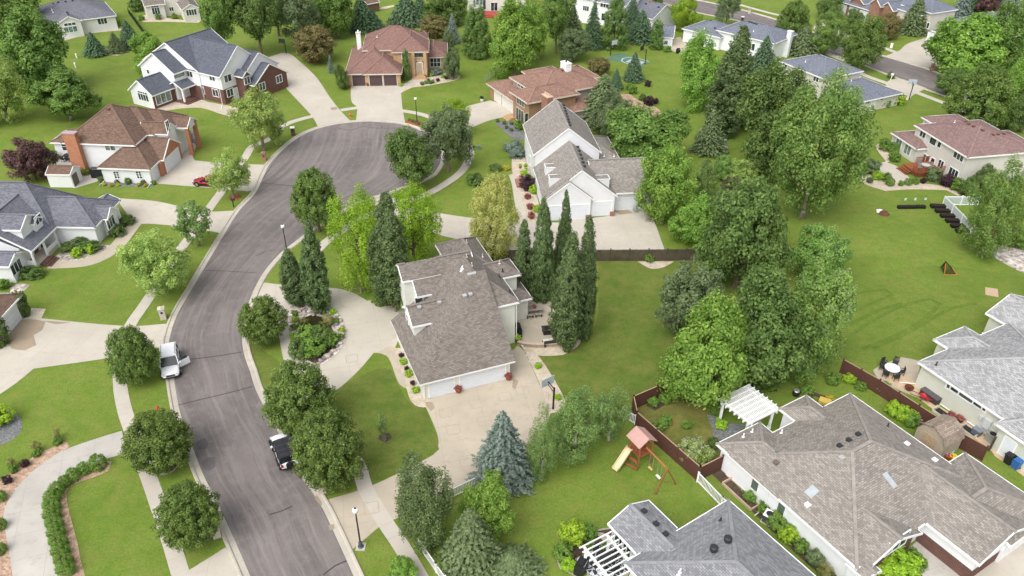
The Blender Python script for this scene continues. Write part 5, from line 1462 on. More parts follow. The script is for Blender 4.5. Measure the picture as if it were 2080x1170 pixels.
# upper right
T('linden0',1580,7,1646,72,'dark green street tree left of the golden one, across the top road',1.2)
T('cotton1',1652,29,1719,98,'golden green street tree behind the blue hip roof',1.5)
T('linden1',1716,38,1797,128,'pointed linden at the kerb of the second street',1.6)
S('spruceg0',1597,51,1658,118,'spruce between white chimney and blue hip roof')
S('spruceg1',1826,-12,1875,74,'tall spruce in front of the brick house')
T('dark0',1660,-20,1712,34,'dark bush tree at the left corner of the brick house',.3)
T('maroon',1776,30,1830,76,'brownish thicket tree in front of the brick house',.3)
T('dark1',1712,22,1752,62,'small tree hiding the brick house garage doors',.6)
S('blue1',1928,-20,1968,42,'blue spruce at the upper right')
S('spruce0',1958,-28,2000,36,'dark spruce beside the upper right blue one')
T('purple',1985,-30,2040,32,'purple tree at the upper right edge',.5)
S('blue0',2015,-25,2070,36,'blue spruce nearest the top right corner')
T('maple1',1898,35,2042,140,'large bright maple over the broad pale drive',2.2)
T('mapledk2',2008,12,2100,150,'tall green tree in the right top corner',1.0)
T('maple2',2035,112,2100,240,'green tree cut by the right edge above the rose roof',.6)
T('dark0',1905,140,1961,186,'small street tree beside the brick mailbox',1.0)
T('linden2',1932,137,2052,258,'big dense linden behind the dusty rose roof',1.0)
T('dark2',2040,190,2110,262,'shadowed tree at right edge behind the dusty rose roof',.4)
# shrubs and beds -----------------------------------------------------
hedge=[(590,512,.72),(507,540,.56),(443,580,.6),(392,617,.52),(347,662,.6),(322,710,.52),(318,762,.6),(320,815,.62),(335,868,.62),(345,922,.6),(358,975,.6),(370,1030,.62),(390,1085,.62),(402,1140,.62)]
for i,(a,b_,r) in enumerate(hedge):
    x,y=t(9,(a,b_+14))[0]
    r=r*1.06 if i<5 else .76
    B_('ball',x,y,r,'clipped round green shrub in the hedge row lining the curved drive' if i else 'largest clipped shrub at the top end of the curved hedge row','clipped shrubs lining the curved drive',(r*.95 if i<5 else .62),name='clipped_shrub',**({} if i<5 else dict(ry=.44,rz=.22)))
for a,b_,k,l in ((350,385,'shrub','green tuft with dry grass plume at the tip of the pink gravel'),(225,455,'shrub','green tuft halfway along the pink gravel'),(85,550,'shrub','green tuft at the left of the pink gravel'),(150,515,'plum','purple barberry between two green tufts'),(45,615,'plum','dark barberry at the bend of the pink gravel')):
    x,y=t(9,(a,b_))[0]; B_(k,x,y,.42,l,None)
for a,b_ in ((350,355),(225,430),(80,525)):
    x,y=t(9,(a,b_))[0]; B_('reed',x,y,.45,'dry feather grass clump in the pink gravel bed','feather grass clumps',.6,name='grass_clump',cat='grass')
for i,(a,b_) in enumerate(((5,715),(5,885),(3,1030))):
    x,y=t(9,(a,b_))[0]; B_('ball',x,y,.55,('upper','middle','lowest')[i]+' round shrub at the left edge of the curved drive','round shrubs on the left edge',name='clipped_shrub')
B_('lime',3,857,1.3,'leafy green bush in the grey rock ring at left edge',None,1.0)
B_('dark',52,640,.75,'dark columnar arborvitae beside the cut-off garage',None,1.6,name='arborvitae')
B_('dark',-4,700,1.4,'dark conifer shrub at the left edge over the drive',None,2.0)
for (x,y,r,ry,k,l) in ((155,505,1.9,1.2,'dark','long spreading juniper below the porch'),(185,508,1.6,1.1,'dark','juniper spreading along the white garage wall'),(240,475,1.5,1.0,'dark','juniper beside the brick based garage corner'),(260,455,1.2,.9,'dark','outer juniper next to the drive bend'),(65,562,1.6,1.1,'dark','juniper mound under the left front window'),(158,522,.7,.7,'lime','bright bush in the pale rock bed'),(186,515,.6,.6,'lime','second bright bush in the pale rock bed'),(8,585,.8,.8,'shrub','green bush under the downspout at left')):
    B_(k,x,y,r,l,None,.62,name='juniper' if k=='dark' else 'shrub',ry=ry)
for i,(a,b_,r,k) in enumerate(((715,1045,.5,'grey'),(912,1062,.35,'dark'),(1058,1065,.55,'shrub'),(1245,1070,.4,'dark'),(1375,1075,.4,'shrub'))):
    x,y=Z16(a,b_); B_(k,x,y,r,'small green bush against the low garage wall with two windows','bushes along the low garage wall')
for a,b_ in ((755,1090),(838,1100),(930,1092),(1185,1095),(1272,1102)):
    x,y=Z16(a,b_); B_('yellow',x,y,.32,'small yellow flower clump below the low garage wall','yellow flower clumps',.25,name='flower_clump',cat='flowers')
x,y=Z16(525,950); B_('ball',x,y,.75,'round bush beside the brick chimney foot',None)
x,y=Z16(110,760); B_('grey',x,y,.9,'loose grey bush at the patio corner by the plum',None)
for i,(a,b_) in enumerate(((1775,470),(1800,530),(1700,560))):
    x,y=Z16(a,b_); B_('grey',x,y,.7,'grey green bush in the slate gravel by the brick pillars','bushes by the brick pillars')
# island bed
for i,(a,b_,r,k,l) in enumerate(((285,800,.7,'reed','brown reedy clump near the island pond'),(425,790,.8,'reed','reeds at the right side of the island pond'),(310,900,1.4,'shrub','wide green shrub mass in the island, left'),(400,905,1.3,'dark','wide green shrub mass in the island, right'),(345,965,1.3,'shrub','lowest green shrub of the island bed'),(265,975,1.2,'dark','left fringe shrub of the island bed'),(450,910,.9,'shrub','right fringe shrub of the island bed'))):
    x,y=t(6,(a,b_+25))[0]; B_(k,x,y,r,l,None,r*.8)
for i,(a,b_) in enumerate(((235,765),(230,800),(225,845),(222,895),(225,935),(460,755),(480,810),(510,865),(500,905))):
    x,y=t(6,(a,b_))[0]; B_('lime' if i%2 else 'shrub',x,y,.4,'small green tuft among the island rocks','tufts among the island rocks')
# front of centre house
x,y=Z1(320,960); T('cedar1',812,586,846,652,'upright green arborvitae beside the front porch',.1,cat='shrub')
for a,b_,r,l in ((735,700,.62,'middle boxwood ball left of the porch'),(778,695,.6,'right boxwood ball left of the porch'),(700,685,.35,'smallest boxwood ball left of the porch'),(768,650,.95,'loose round bush under the broad poplar')):
    x,y=t(6,(a,b_))[0]; B_('ball' if r<.9 else 'shrub',x,y,r,l,None)
for i,(a,b_,k) in enumerate(((205,555,'plum'),(228,632,'lime'),(270,712,'plum'),(300,780,'lime'),(345,885,'plum'),(375,975,'lime'))):
    x,y=Z2(a,b_); B_(k,x,y,.42 if k=='lime' else .28,('dark purple dot plant in the tan strip beside the garage roof' if k=='plum' else 'yellow green tuft in the tan strip beside the garage roof'),'plants in the strip beside the garage')
for i,(a,b_) in enumerate(((1105,70),(490,650))):
    x,y=(1080+[118,492][i]/9.36,740+[70,655][i]/9.36); B_('lime',x,y,.38,['yellow tuft at the top of the gravel strip by the hoop','yellow tuft right at the hoop pole'][i],None)
# white house front bed
for a,b_,r,k,l in ((138,365,1.25,'plum','big dark purple barberry by the white house walk'),(238,425,.75,'lime','bright ball below the purple barberry'),(112,210,.7,'lime','upper golden mound near the brick stoop'),(172,265,.6,'lime','lower golden mound near the brick stoop'),(150,510,.5,'red','upper low rusty plant in the white house bed'),(185,650,.55,'red','middle low rusty plant in the white house bed'),(200,780,.55,'red','lowest rusty plant in the white house bed'),(280,690,.6,'lime','yellow green plant near the first garage door')):
    x,y=Z4(a,b_); B_(k,x,y,r,l,None,r*.8)
for x,y,r,k,l in ((1042,305,1.6,'blue','upper spreading blue juniper left of the white house'),(1052,319,1.4,'blue','lower spreading blue juniper left of the white house'),(1007,346,1.0,'dark','round dark bush on the curved path lawn'),(1028,344,.7,'yellow','yellow plant beside the round dark bush'),(965,372,1.4,'dark','dark mound under the pale ash on the lawn')):
    B_(k,x,y,r,l,None,r*.5)
for i,(a,b_) in enumerate(((300,1005),(400,1040),(505,1045),(430,1105),(500,1140))):
    x,y=Z6(a,b_); B_('grey',x,y,.35,'small plant dotting the grey rock bed below the brick steps','plants dotting the grey rock bed')
x,y=Z6(610,1110); B_('shrub',x,y,.9,'green bush at the corner of the brown brick house',None)
# rose brown house bed
x,y=Z5(1040,870); T('cedar0',816,104,834,160,'slim arborvitae between garage and entry',.1,cat='shrub')
x,y=Z5(1500,880); B_('blue',x,y,1.5,'low blue juniper under the three pane window',None,.6)
x,y=Z5(1760,890); B_('shrub',x,y,1.1,'green bush beside the grey juniper',None,1.2)
for i,(a,b_,k) in enumerate(((1298,1045,'grey'),(1355,1025,'shrub'),(1390,995,'shrub'),(1425,1025,'grey'),(1460,1015,'shrub'),(1530,990,'plum'),(1605,940,'lime'),(1655,955,'plum'),(1435,915,'lime'),(985,1060,'lime'))):
    x,y=Z5(a,b_); B_(k,x,y,.42,'little plant in the tan bed before the buff brick entry','plants before the buff brick entry')
for i in range(5): B_('red' if i%2 else 'shrub',832+i*6,246+i*2.3,.3,'red and green bedding plant at the foot of the cul-de-sac lamp','bedding plants at the cul-de-sac lamp',.3)
# red mulch / rock bed behind white house
for x,y,r,k,l in ((1304,203,.7,'dark','pointed dark shrub in the orange rock bed'),(1318,214,1.0,'plum','purple brown shrub in the orange rock bed'),(1331,210,.6,'plum','pointed brown shrub at the right of the orange rock bed'),(1285,190,.9,'shrub','green shrub above the orange rock bed'),(1278,182,.8,'shrub','second green shrub above the orange rock bed'),(1315,175,.7,'maroon' if False else 'plum','small bronze shrub alone on the back lawn')):
    B_(k,x,y,r,l,None)
x,y=t(7,(815,440))[0]; B_('shrub',x,y,.65,'round bush in the tan bed at the plank fence',None)
# deck house beds
for a,b_,r,k,l in ((390,560,1.0,'ball','left clipped ball by the low rose wing'),(490,590,1.0,'ball','right clipped ball by the low rose wing'),(385,510,.8,'ball','upper small ball by the low rose wing'),(500,690,1.0,'shrub','loose shrub at the deck stair corner'),(215,840,1.3,'grey','large grey shrub at the end of the curved bed'),(120,850,1.0,'shrub','green shrub at the far curve of the bed'),(305,920,.8,'lime','gold shrub in the curved bed'),(405,935,.8,'shrub','green shrub beside the gold one'),(455,985,.7,'ball','dark ball in front of the gold one'),(208,955,.55,'grey','silvery mound in the curved bed'),(585,990,.45,'shrub','first small cone in the pale bed'),(672,980,.6,'ball','second small cone in the pale bed'),(760,970,.6,'ball','third small cone in the pale bed'),(855,962,.5,'plum','small bronze mound in the pale bed'),(975,930,1.2,'grey','grey green shrub under the deck corner'),(1135,990,1.2,'plum','purple shrub below the triple window'),(1258,1045,1.1,'shrub','round green shrub at the house corner')):
    x,y=Z18(a,b_); B_(k,x,y,r,l,None)
T('dark1',1950,362,1988,396,'dark bush tree at the corner of the two storey greige house',.1,cat='shrub'); T('dark0',1975,336,2018,388,'second dark bush tree against the greige wall',.1,cat='shrub')
for a,b_,r,l in ((1680,950,.8,'left green mound by the low blue wing'),(1780,945,.8,'middle green mound by the low blue wing'),(1850,905,.9,'dark mound by the low blue wing'),(1950,900,1.2,'big yellow green mound by the low blue wing')):
    x,y=Z19(a,b_); B_('lime' if 'yellow' in l else 'shrub',x,y,r,l,None)
x,y=Z19(1850,510); B_('grey',x,y,.8,'grey bush around the far mailbox',None)
# yard of the tan house
B_('flower',1409,938,1.45,'white flowering hydrangea inside the brown fence',None,1.3,name='hydrangea')
for i,(x,y,r) in enumerate(((1338,872,.7),(1352,862,.6),(1325,822,.6),(1348,815,.7))): B_('shrub',x,y,r,('leafy plant right of the white sheet','leafy plant nearer the fence','plant at the left of the corner bed','plant at the right of the corner bed')[i],None,.5)
for i,(a,b_,r) in enumerate(((180,590,.95),(280,650,.9),(60,380,.7),(330,700,.8))):
    x,y=Z13(a,b_); B_('lime' if i<2 else 'shrub',x,y,r,('left bright bush along the brown fence behind the tan roof','right bright bush along the brown fence behind the tan roof','weedy bush at the start of the brown fence','weedy bush beside the wooden pallet')[i],None,.7)
for i,(a,b_,r,k) in enumerate(((345,410,.6,'shrub'),(480,535,.6,'shrub'),(625,680,.9,'shrub'),(755,700,.85,'shrub'),(725,810,.8,'lime'),(855,920,.65,'shrub'),(985,1030,.8,'grey'),(1090,1150,.7,'reed'))):
    x,y=Z9(a,b_); B_(k,x,y,r,'weedy shrub in the dark strip beside the white wall','weedy shrubs beside the white wall',r*.8)
for i,(a,b_,r) in enumerate(((180,1110,1.2),(300,1130,1.4),(400,1060,.8),(450,1110,.7))):
    x,y=Z8(a,b_); B_('lime' if i<2 else 'shrub',x,y,r,('left fern like bush by the recessed entry','right fern like bush by the recessed entry','dark bush by the entry path','bush next to the little pot')[i],None,r*.7)
for a,b_,r,k,l in ((350,950,1.15,'lime','bright yellow green globe in the curved mulch bed'),(450,935,.75,'ball','dark globe right of the bright one'),(305,1060,.85,'shrub','globe at the left curve of the mulch bed'),(338,1130,.62,'lime','small globe at the bottom of the mulch bed'),(470,1005,.4,'shrub','little plant by the pergola foot'),(550,1015,.4,'shrub','little plant under the pergola')):
    x,y=t(11,(a,b_))[0]; B_(k,x,y,r,l,None)
B_('yellow',1684,815,.5,'yellow flowers beside the yellow toy bin',None,.4,name='flower_clump',cat='flowers')
for x,y,r,l in ((2060,500,1.3,'green shrub in the rock bed at right edge'),(2035,495,.9,'low dark shrub in the rock bed at right edge')): B_('shrub',x,y,r,l,None)
x,y=Z22(1825,455); B_('ball',x,y,1.0,'clipped ball at the corner of the arched window house',None)
x,y=Z22(1535,510); B_('yellow',x,y,.8,'yellowish plant under the arched window house wall',None)
x,y=Z22(1920,430); B_('lime',x,y,.9,'golden mound beyond the clipped ball',None)
for i in range(4): B_('shrub',288+i*34,41-i*1.5,.8,'flower bed shrub below the grid windows','flower bed shrubs at the top house')
B_('dark',280,22,2.0,'large dark bush left of the grid window house',None,1.8)
B_('shrub',1355,105,1.0,'low bush at the playhouse patio',None,.6)
x,y=Z18(1640,800); 

for i,(x,y,r,k) in enumerate(((1452,838,.7,'shrub'),(1462,868,.6,'lime'),(1532,800,.8,'dark'),(1570,792,.6,'shrub'),(1640,800,.7,'shrub'),(1690,778,.8,'shrub'),(1722,775,.7,'lime'),(1745,790,.6,'shrub'),(1448,905,.6,'dark'),(1395,868,.5,'shrub'))):
    B_(k,x,y,r,('weedy clump at the pergola foot','pale weed by the gravel corner','dark bush under the lime maple behind the lattice','bush behind the upper lattice corner','weedy bush beside the yellow bin','bush at the near end of the second brown fence','bright weed along the second brown fence','third weed along the second brown fence','dark bush between hydrangea and white wall','clump just above the hydrangea')[i],None,r*.7)
# ------------------------------------------------------------------ small things
BLACK=plain('black_paint',(.018,.018,.02),.45,.4); STEEL=plain('galvanised',(.45,.46,.47),.4,.5,.6); BULB=plain('lamp_globe',(.85,.85,.82),.3,.5,var=.02)
RUBBER=plain('tyre_rubber',(.02,.02,.02),.8,.2); RIM=plain('alloy',(.45,.46,.48),.35,.5,.7); REDLAMP=plain('tail_lamp',(.35,.02,.02),.2,.5); HEADL=plain('head_lamp',(.65,.68,.7),.1,.7,var=.05)
CEDARW=plain('redwood_stain',(.29,.098,.045),.75,.2,var=.25); WOOD=plain('aged_timber',(.13,.09,.07),.9,.2,var=.35); TANW=plain('tan_timber',(.42,.30,.19),.8,.2,var=.2)
FENCEB=plain('brown_fence_stain',(.105,.048,.036),.85,.2,var=.15); FENCEO=plain('old_fence',(.095,.072,.058),.9,.2,var=.35,scale=1.2)
STUCCO=plain('beige_stucco',(.52,.47,.40),.9,.2); TERRA=plain('terracotta',(.30,.11,.06),.8,.2)
def at(px,py,z=0): return G(px,py,z)
def hdg(a,b):
    d=G2(b)-G2(a); return math.atan2(d.y,d.x)
CARGLASS=plain('car_glass',(.016,.020,.022),.22,.45,var=.1)
# --- cars ---------------------------------------------------------------
def car(label,cat,c,rz,L,W,H,paint,name,roof=None,bed=False,open_door=False,top=.62,group=None,ride=.32,boxy=False):
    r=thing(name,label,cat,c,rz,group)
    h=L/2; w=W/2; bl=.52*H; hood=.60*H if not boxy else .62*H
    def loft(st,mat,name,parent,sub=2,extra=None):
        bm=bmesh.new(); rings=[]
        for x,k,zb,zt in st:
            zm=zb+(zt-zb)*.55
            rings.append([bm.verts.new(p) for p in ((x,-k*.94,zb),(x,-k,zm),(x,-k*.9,zt-.03),(x,-k*.45,zt),(x,k*.45,zt),(x,k*.9,zt-.03),(x,k,zm),(x,k*.94,zb))])
        for a,b in zip(rings,rings[1:]):
            for q in range(8): bm.faces.new([a[q],b[q],b[(q+1)%8],a[(q+1)%8]])
        bm.faces.new(rings[0]); bm.faces.new(list(reversed(rings[-1])))
        for f in bm.faces: f.smooth=True
        bmesh.ops.recalc_face_normals(bm,faces=bm.faces)
        me=bpy.data.meshes.new(name); bm.to_mesh(me); bm.free(); me.materials.append(mat)
        o=link(name,me,parent); m_=o.modifiers.new('round','SUBSURF'); m_.levels=m_.render_levels=sub; return o
    if boxy: st=[(-h,w*.94,ride,hood),(-h+.05,w*.97,ride,hood+.02),(-h*.4,w*.97,ride,hood+.02),(h*.4,w*.97,ride,hood),(h-.15,w*.8,ride,hood-.04),(h-.08,w*.78,ride,hood-.06)]
    else: st=[(-h,w*.80,ride+.1,bl*1.0),(-h+.12,w*.94,ride,hood*.98),(-h*.5,w*1.0,ride-.05,hood*1.02),(h*.3,w*1.0,ride-.05,hood*1.0),(h*.7,w*.97,ride-.02,hood*.92),(h-.14,w*.88,ride,hood*.80),(h,w*.72,ride+.08,hood*.62)]
    loft(st,paint,'body',r,1 if boxy else 2)
    b=MB()
    b.box((0,0,ride+.02),(L*.88,W*.99,.1),BLACK)
    b.box((h-.10,0,ride+.12),(.2,W*.74,.14),BLACK); b.box((-h+.1,0,ride+.12),(.2,W*.8,.14),BLACK)
    for x in (-L*.30,L*.31):
        for s in (-1,1): b.tube([(x,s*(w-.14),.36),(x,s*(w+.004),.36)],.41,BLACK,18)
    b.build('undertray',r)
    # cabin
    if boxy: xb,xf,tb,tf=-h+.15,h*.30,-h+.22,h*.22
    elif bed: xb,xf,tb,tf=-h*.1,h*.35,0,h*.2
    else: xb,xf,tb,tf=-h+.1,h*.47,-h+.42,h*.14
    if cat=='car': xb,xf,tb,tf=-h*.78,h*.42,-h*.40,h*.05
    z0=hood-.02; z1=H; k0=w*.93; k1=w*.80 if not boxy else w*.86
    g=MB()
    lo=[(xb,-k0),(xf,-k0),(xf,k0),(xb,k0)]; hi=[(tb,-k1),(tf,-k1),(tf,k1),(tb,k1)]
    for i in range(4):
        j=(i+1)%4
        g.face([(*lo[i],z0),(*lo[j],z0),(*hi[j],z1-.07),(*hi[i],z1-.07)],CARGLASS)
    g.build('windows',r)
    q=MB(); rp=roof or paint
    q.box(((tb+tf)/2,0,z1-.04),(tf-tb+.1,2*k1+.04,.08),rp)
    for i in range(4):
        q.bar((lo[i][0],lo[i][1],z0),(hi[i][0],hi[i][1],z1-.06),.09,rp)
    for s in (-1,1):
        for f in (.36,.68): 
            q.bar((xb+(xf-xb)*f,s*k0*1.0,z0),(tb+(tf-tb)*f,s*k1,z1-.06),.08,rp)
    if cat=='suv':
        for s in (-1,1): q.bar((tb+.1,s*(k1-.08),z1+.04),(tf-.2,s*(k1-.08),z1+.04),.05,STEEL)
    if boxy:
        q.box(((tb+tf)/2,-k1*.0,z1+.012),(tf-tb-.2,.03,.03),BLACK)
        for k in range(4): q.box((tb+.25+k*(tf-tb-.4)/3,0,z1+.012),(.04,2*k1-.1,.03),plain('top_seam',(.07,.07,.075),.6,.3))
    o=q.build('roof_panel',r)
    if not boxy: m_=o.modifiers.new('bev','BEVEL'); m_.width=.03; m_.segments=2
    for x in (-L*.30,L*.31):
        for s in (-1,1):
            t_=MB(); t_.tube([(x,s*(w-.2),.36),(x,s*(w+.03),.36)],.36,RUBBER,20); o=t_.build('wheel',r)
            t_=MB(); t_.tube([(x,s*(w+.0),.36),(x,s*(w+.045),.36)],.22,RIM,14); t_.build('rim',o)
    for s in (-1,1):
        t_=MB(); t_.box((h-.16,s*w*.70,hood*.76),(.26,.34,.13),HEADL); t_.build('headlight',r)
        t_=MB(); t_.box((-h+.05,s*w*.80,hood*.85),(.14,.2,.24),REDLAMP); t_.build('tail_light',r)
        t_=MB(); t_.box((xf-.18,s*(w+.1),hood+.08),(.14,.2,.14),paint); t_.build('mirror',r)
    t_=MB(); t_.box((h-.03,0,hood*.64),(.1,W*.44,.16),DARK); t_.build('grille',r)
    t_=MB(); t_.box((-h-.012,0,ride+.35),(.02,.5,.14),plain('plate',(.6,.6,.6),.5,.3)); t_.build('number_plate',r)
    if boxy:
        t_=MB(); t_.tube([(-h-.02,.05,.95),(-h-.24,.05,.95)],.37,RUBBER,20); o=t_.build('spare_wheel',r)
        t_=MB(); t_.box((h-.1,0,.5),(.3,W*.98,.12),BLACK); t_.build('bumper',r)
        for s in (-1,1):
            t_=MB(); t_.box((L*.31,s*(w+.02),.80),(1.0,.22,.06),BLACK); t_.box((-L*.30,s*(w+.02),.80),(1.0,.22,.06),BLACK); t_.build('fender',r)
    if open_door:
        t_=MB(); M=Matrix.Translation((xf-.25,w-.02,0))@Matrix.Rotation(R(118),4,'Z')
        t_.box((.55,0,.78),(1.1,.09,.75),paint,M=M); o=t_.build('door',r)
        t_=MB(); t_.box((.5,0,1.33),(.85,.05,.36),GLASS,M=M); t_.build('door_window',o)
        t_=MB(); t_.box((.55,.06,.75),(1.0,.05,.6),BLACK,M=M); t_.build('door_lining',o)
    return r
WPAINT=plain('white_car_paint',(.80,.81,.83),.25,.6,var=.03); RPAINT=plain('red_car_paint',(.30,.012,.02),.22,.6,var=.05)
f=at(349.5,773.5); a=hdg((346.5,690),(349.5,773.5)); dd=Vector((math.cos(a),math.sin(a),0))
car('white sport utility car parked at the kerb with its driver door open','suv',f-dd*2.3,a,4.65,1.88,1.7,WPAINT,'parked_car',open_door=True)
a=hdg((591,955),(566,893)); rear=at(594,958); dd=Vector((math.cos(a),math.sin(a),0))
car('white off-roader with black soft top and rear spare wheel under the linden','off-roader',rear+dd*2.1,a,4.15,1.85,1.82,WPAINT,'parked_car',roof=plain('black_soft_top',(.028,.028,.034),.7,.3),boxy=True,ride=.42)
a=hdg((444,383),(399,378.5)); c_=at(421,381)+Vector((0,.85,0))
car('dark red sedan parked on the drive of the brown roofed house','car',c_,a,4.55,1.78,1.43,RPAINT,'parked_car')
# --- street lamps ---------------------------------------------------------
def lamp(p,label,H=4.35):
    r=thing('street_lamp',label,'street lamp',(p.x,p.y,0),0,'globe street lamps')
    m=MB(); m.lathe([(.24,0),(.24,.1),(.17,.14),(.15,.55),(.09,.7),(0,.7)],plain('lamp_base_blue',(.06,.08,.11),.5,.4),n=12); m.build('base',r)
    m=MB(); m.tube([(0,0,.6),(0,0,H-.35)],[.075,.055],BLACK,10); m.lathe([(.055,H-.38),(.12,H-.3),(.1,H-.24)],BLACK); m.build('pole',r)
    m=MB(); m.lathe([(.1,H-.25),(.2,H-.17),(.24,H),(.2,H+.15),(.1,H+.22),(0,H+.24)],BULB); o=m.build('globe',r)
    m=MB(); m.lathe([(.11,H+.2),(.08,H+.28),(0,H+.33)],BLACK); m.build('finial',o)
    m=MB(); m.box((0,0,.02),(.75,.75,.06),KERB); m.build('footing',r)
lamp(at(733,1111),'globe street lamp on the grass corner of the lower drive')
lamp(at(574,459.5,4.35),'globe street lamp leaning over the road by the island poplars')
lamp(at(847,249),'globe street lamp in the red mulch at the head of the cul-de-sac')
lamp(at(2021,130,4.35),'globe street lamp among the trees of the second street')
# --- mailboxes -------------------------------------------------------------
def mailpillar(p,rz,mat,label,cap=None,h=1.35,w=.62,d=.62):
    r=thing('mailbox_pillar',label,'mailbox',(p.x,p.y,0),rz,'masonry mailboxes along the streets')
    m=MB(); m.box((0,0,h/2),(w,d,h),mat); m.build('pillar',r)
    m=MB(); m.box((0,0,h+.05),(w+.12,d+.12,.1),cap or mat); m.lathe([(w*.5,h+.1),(w*.35,h+.2),(0,h+.25)],cap or mat,n=4); m.build('cap',r)
    m=MB(); m.box((0,-d/2-.01,h*.72),(.24,.04,.24),BLACK); m.build('mailbox_door',r)
mailpillar(at(332.5,647),R(20),STUCCO,'beige mailbox pillar on the left verge above the white parked car')
mailpillar(at(441,1088),R(25),STUCCO,'beige mailbox pillar beside the lowest left linden')
mailpillar(at(654.5,999),R(25),STUCCO,'beige mailbox pillar between large linden and lower drive')
mailpillar(at(596,275),R(10),BRICKDK,'brick mailbox with white cap on the verge beside the long drive',cap=WHITETRIM)
mailpillar(at(537.5,327),R(10),BRICKROSE,'red brick mailbox by the feathery light green tree')
mailpillar(at(1892,144),R(-20),BRICKROSE,'brick mailbox on the verge of the far broad drive')
mailpillar(at(1507,46),R(-20),BRICKDK,'brown mailbox with white cap in front of the far split level roof',cap=WHITETRIM)
mailpillar(at(1522,27),R(-20),STUCCO,'tan mailbox across the top road')
def mailpost(p,rz,label,mat,box):
    r=thing('mailbox',label,'mailbox',(p.x,p.y,0),rz,'post mailboxes')
    m=MB(); m.box((0,0,.55),(.12,.12,1.1),mat); m.bar((0,0,.75),(.3,0,1.1),.08,mat); m.build('post',r)
    m=MB(); m.box((.05,0,1.22),(.52,.24,.18),box); m.tube([(-.21,0,1.3),(.31,0,1.3)],.12,box,12); m.build('box',r)
    m=MB(); m.box((.1,-.14,1.38),(.05,.02,.18),plain('flag_red',(.4,.03,.03),.5,.4)); m.build('flag',r)
mailpost(at(475,421),R(10),'black mailbox on a post in the verge near the red car',BLACK,BLACK)
mailpost(at(1809,163),R(-20),'white mailbox rising from a bush by the second street',WHITETRIM,WHITETRIM)
# --- hydrant -----------------------------------------------------------------
p=at(322,836); r=thing('fire_hydrant','red fire hydrant on the verge above the left linden','hydrant',(p.x,p.y,0))
RD=plain('hydrant_red',(.55,.05,.03),.45,.4)
m=MB(); m.lathe([(.2,0),(.2,.06),(.13,.08),(.13,.5),(.17,.52),(.17,.56),(.12,.62),(.06,.72),(0,.74)],RD,n=12); m.build('barrel',r)
for s in (-1,1):
    m=MB(); m.tube([(s*.1,0,.42),(s*.24,0,.42)],.07,RD,10); m.build('nozzle',r)
m=MB(); m.tube([(0,-.1,.4),(0,-.25,.4)],.09,RD,10); m.build('steamer_cap',r)
# --- fences --------------------------------------------------------------------
def fence(label,pts,h,kind,mat,name='fence',cat='fence',seg=2.4,group=None,world=False):
    W=[G2(p) for p in pts] if not world else pts; o0=W[0]
    r=thing(name,label,cat,(o0.x,o0.y,0),0,group); W=[w-o0 for w in W]
    bd=MB(); post=[]
    for a,b in zip(W,W[1:]):
        L=(b-a).length; d=(b-a).normalized(); n=max(1,round(L/seg)); ang=math.atan2(d.y,d.x); up=Vector((0,0,1))
        nr=Vector((-d.y,d.x,0))
        for i in range(n+1): post.append((a+d*(L*i/n),ang))
        if kind=='plank':
            k=max(1,int(L/.15)); rr=random.Random(int(L*10))
            for i in range(k):
                c=a+d*(L*(i+.5)/k); hh=h+rr.uniform(-.02,.02)
                bd.box((c.x,c.y,hh/2+.03),(L/k-.018,.025,hh),mat,rz=ang)
            for z in (.35,h*.85): bd.bar(a+nr*.04+up*z,b+nr*.04+up*z,.05,mat,.09)
        elif kind=='solid':
            k=max(1,int(L/.14))
            for i in range(k):
                c=a+d*(L*(i+.5)/k); bd.box((c.x,c.y,h/2+.03),(L/k-.006,.04,h),mat,rz=ang)
            bd.bar(a+up*(h+.05),b+up*(h+.05),.1,plain('fence_cap',(.40,.26,.18),.8,.2),.04)
        elif kind=='picket':
            k=max(1,int(L/.15))
            for i in range(k):
                c=a+d*(L*(i+.5)/k); bd.box((c.x,c.y,h/2+.05),(.055,.03,h-.1),mat,rz=ang)
            for z in (.14,h): bd.bar(a+up*z,b+up*z,.05,mat,.11)
        elif kind=='vinyl':
            k=max(1,int(L/.075))
            for i in range(k):
                c=a+d*(L*(i+.5)/k); bd.box((c.x,c.y,h/2+.05),(.05,.025,h-.15),plain('pale_vinyl',(.55,.60,.58),.5,.3),rz=ang)
            for z in (.14,h): bd.bar(a+up*z,b+up*z,.06,mat,.16)
        elif kind=='chain':
            for z in [h*i/6 for i in range(1,7)]: bd.bar(a+up*z,b+up*z,.025,mat,.025)
            k=int(L/.28)
            for i in range(k):
                c=a+d*(L*(i+.5)/k); bd.bar(c,c+up*h,.018,mat)
        elif kind=='dark':
            k=max(1,int(L/.10))
            for i in range(k):
                c=a+d*(L*(i+.5)/k); bd.box((c.x,c.y,h/2),(L/k-.03,.03,h),mat,rz=ang)
    bd.build('boards' if kind in ('plank','solid','dark') else 'panel',r)
    for c,ang in post:
        m=MB(); w=.12 if kind!='chain' else .07
        m.box((c.x,c.y,(h+.12)/2),(w,w,h+.12),mat,rz=ang); m.box((c.x,c.y,h+.14),(w*1.3,w*1.3,.05),mat,rz=ang); m.build('post',r)
    return r
fence('long weathered plank fence below the white house drive',[(985,531),(1200,530.5),(1430,529)],1.65,'plank',FENCEO)
fence('short weathered plank fence beside the round silver maple',[(1583,575),(1588,540)],1.5,'plank',FENCEO)
fence('reddish brown solid fence around the dry back yard',[(1378,792),(1284,833),(1291,866),(1417,978),(1462,955)],1.75,'solid',FENCEB)
fence('reddish brown solid fence between tan roof and paver walk',[(1706,757),(1779,799),(1857,851),(1939,906),(1993,936)],1.7,'solid',FENCEB)
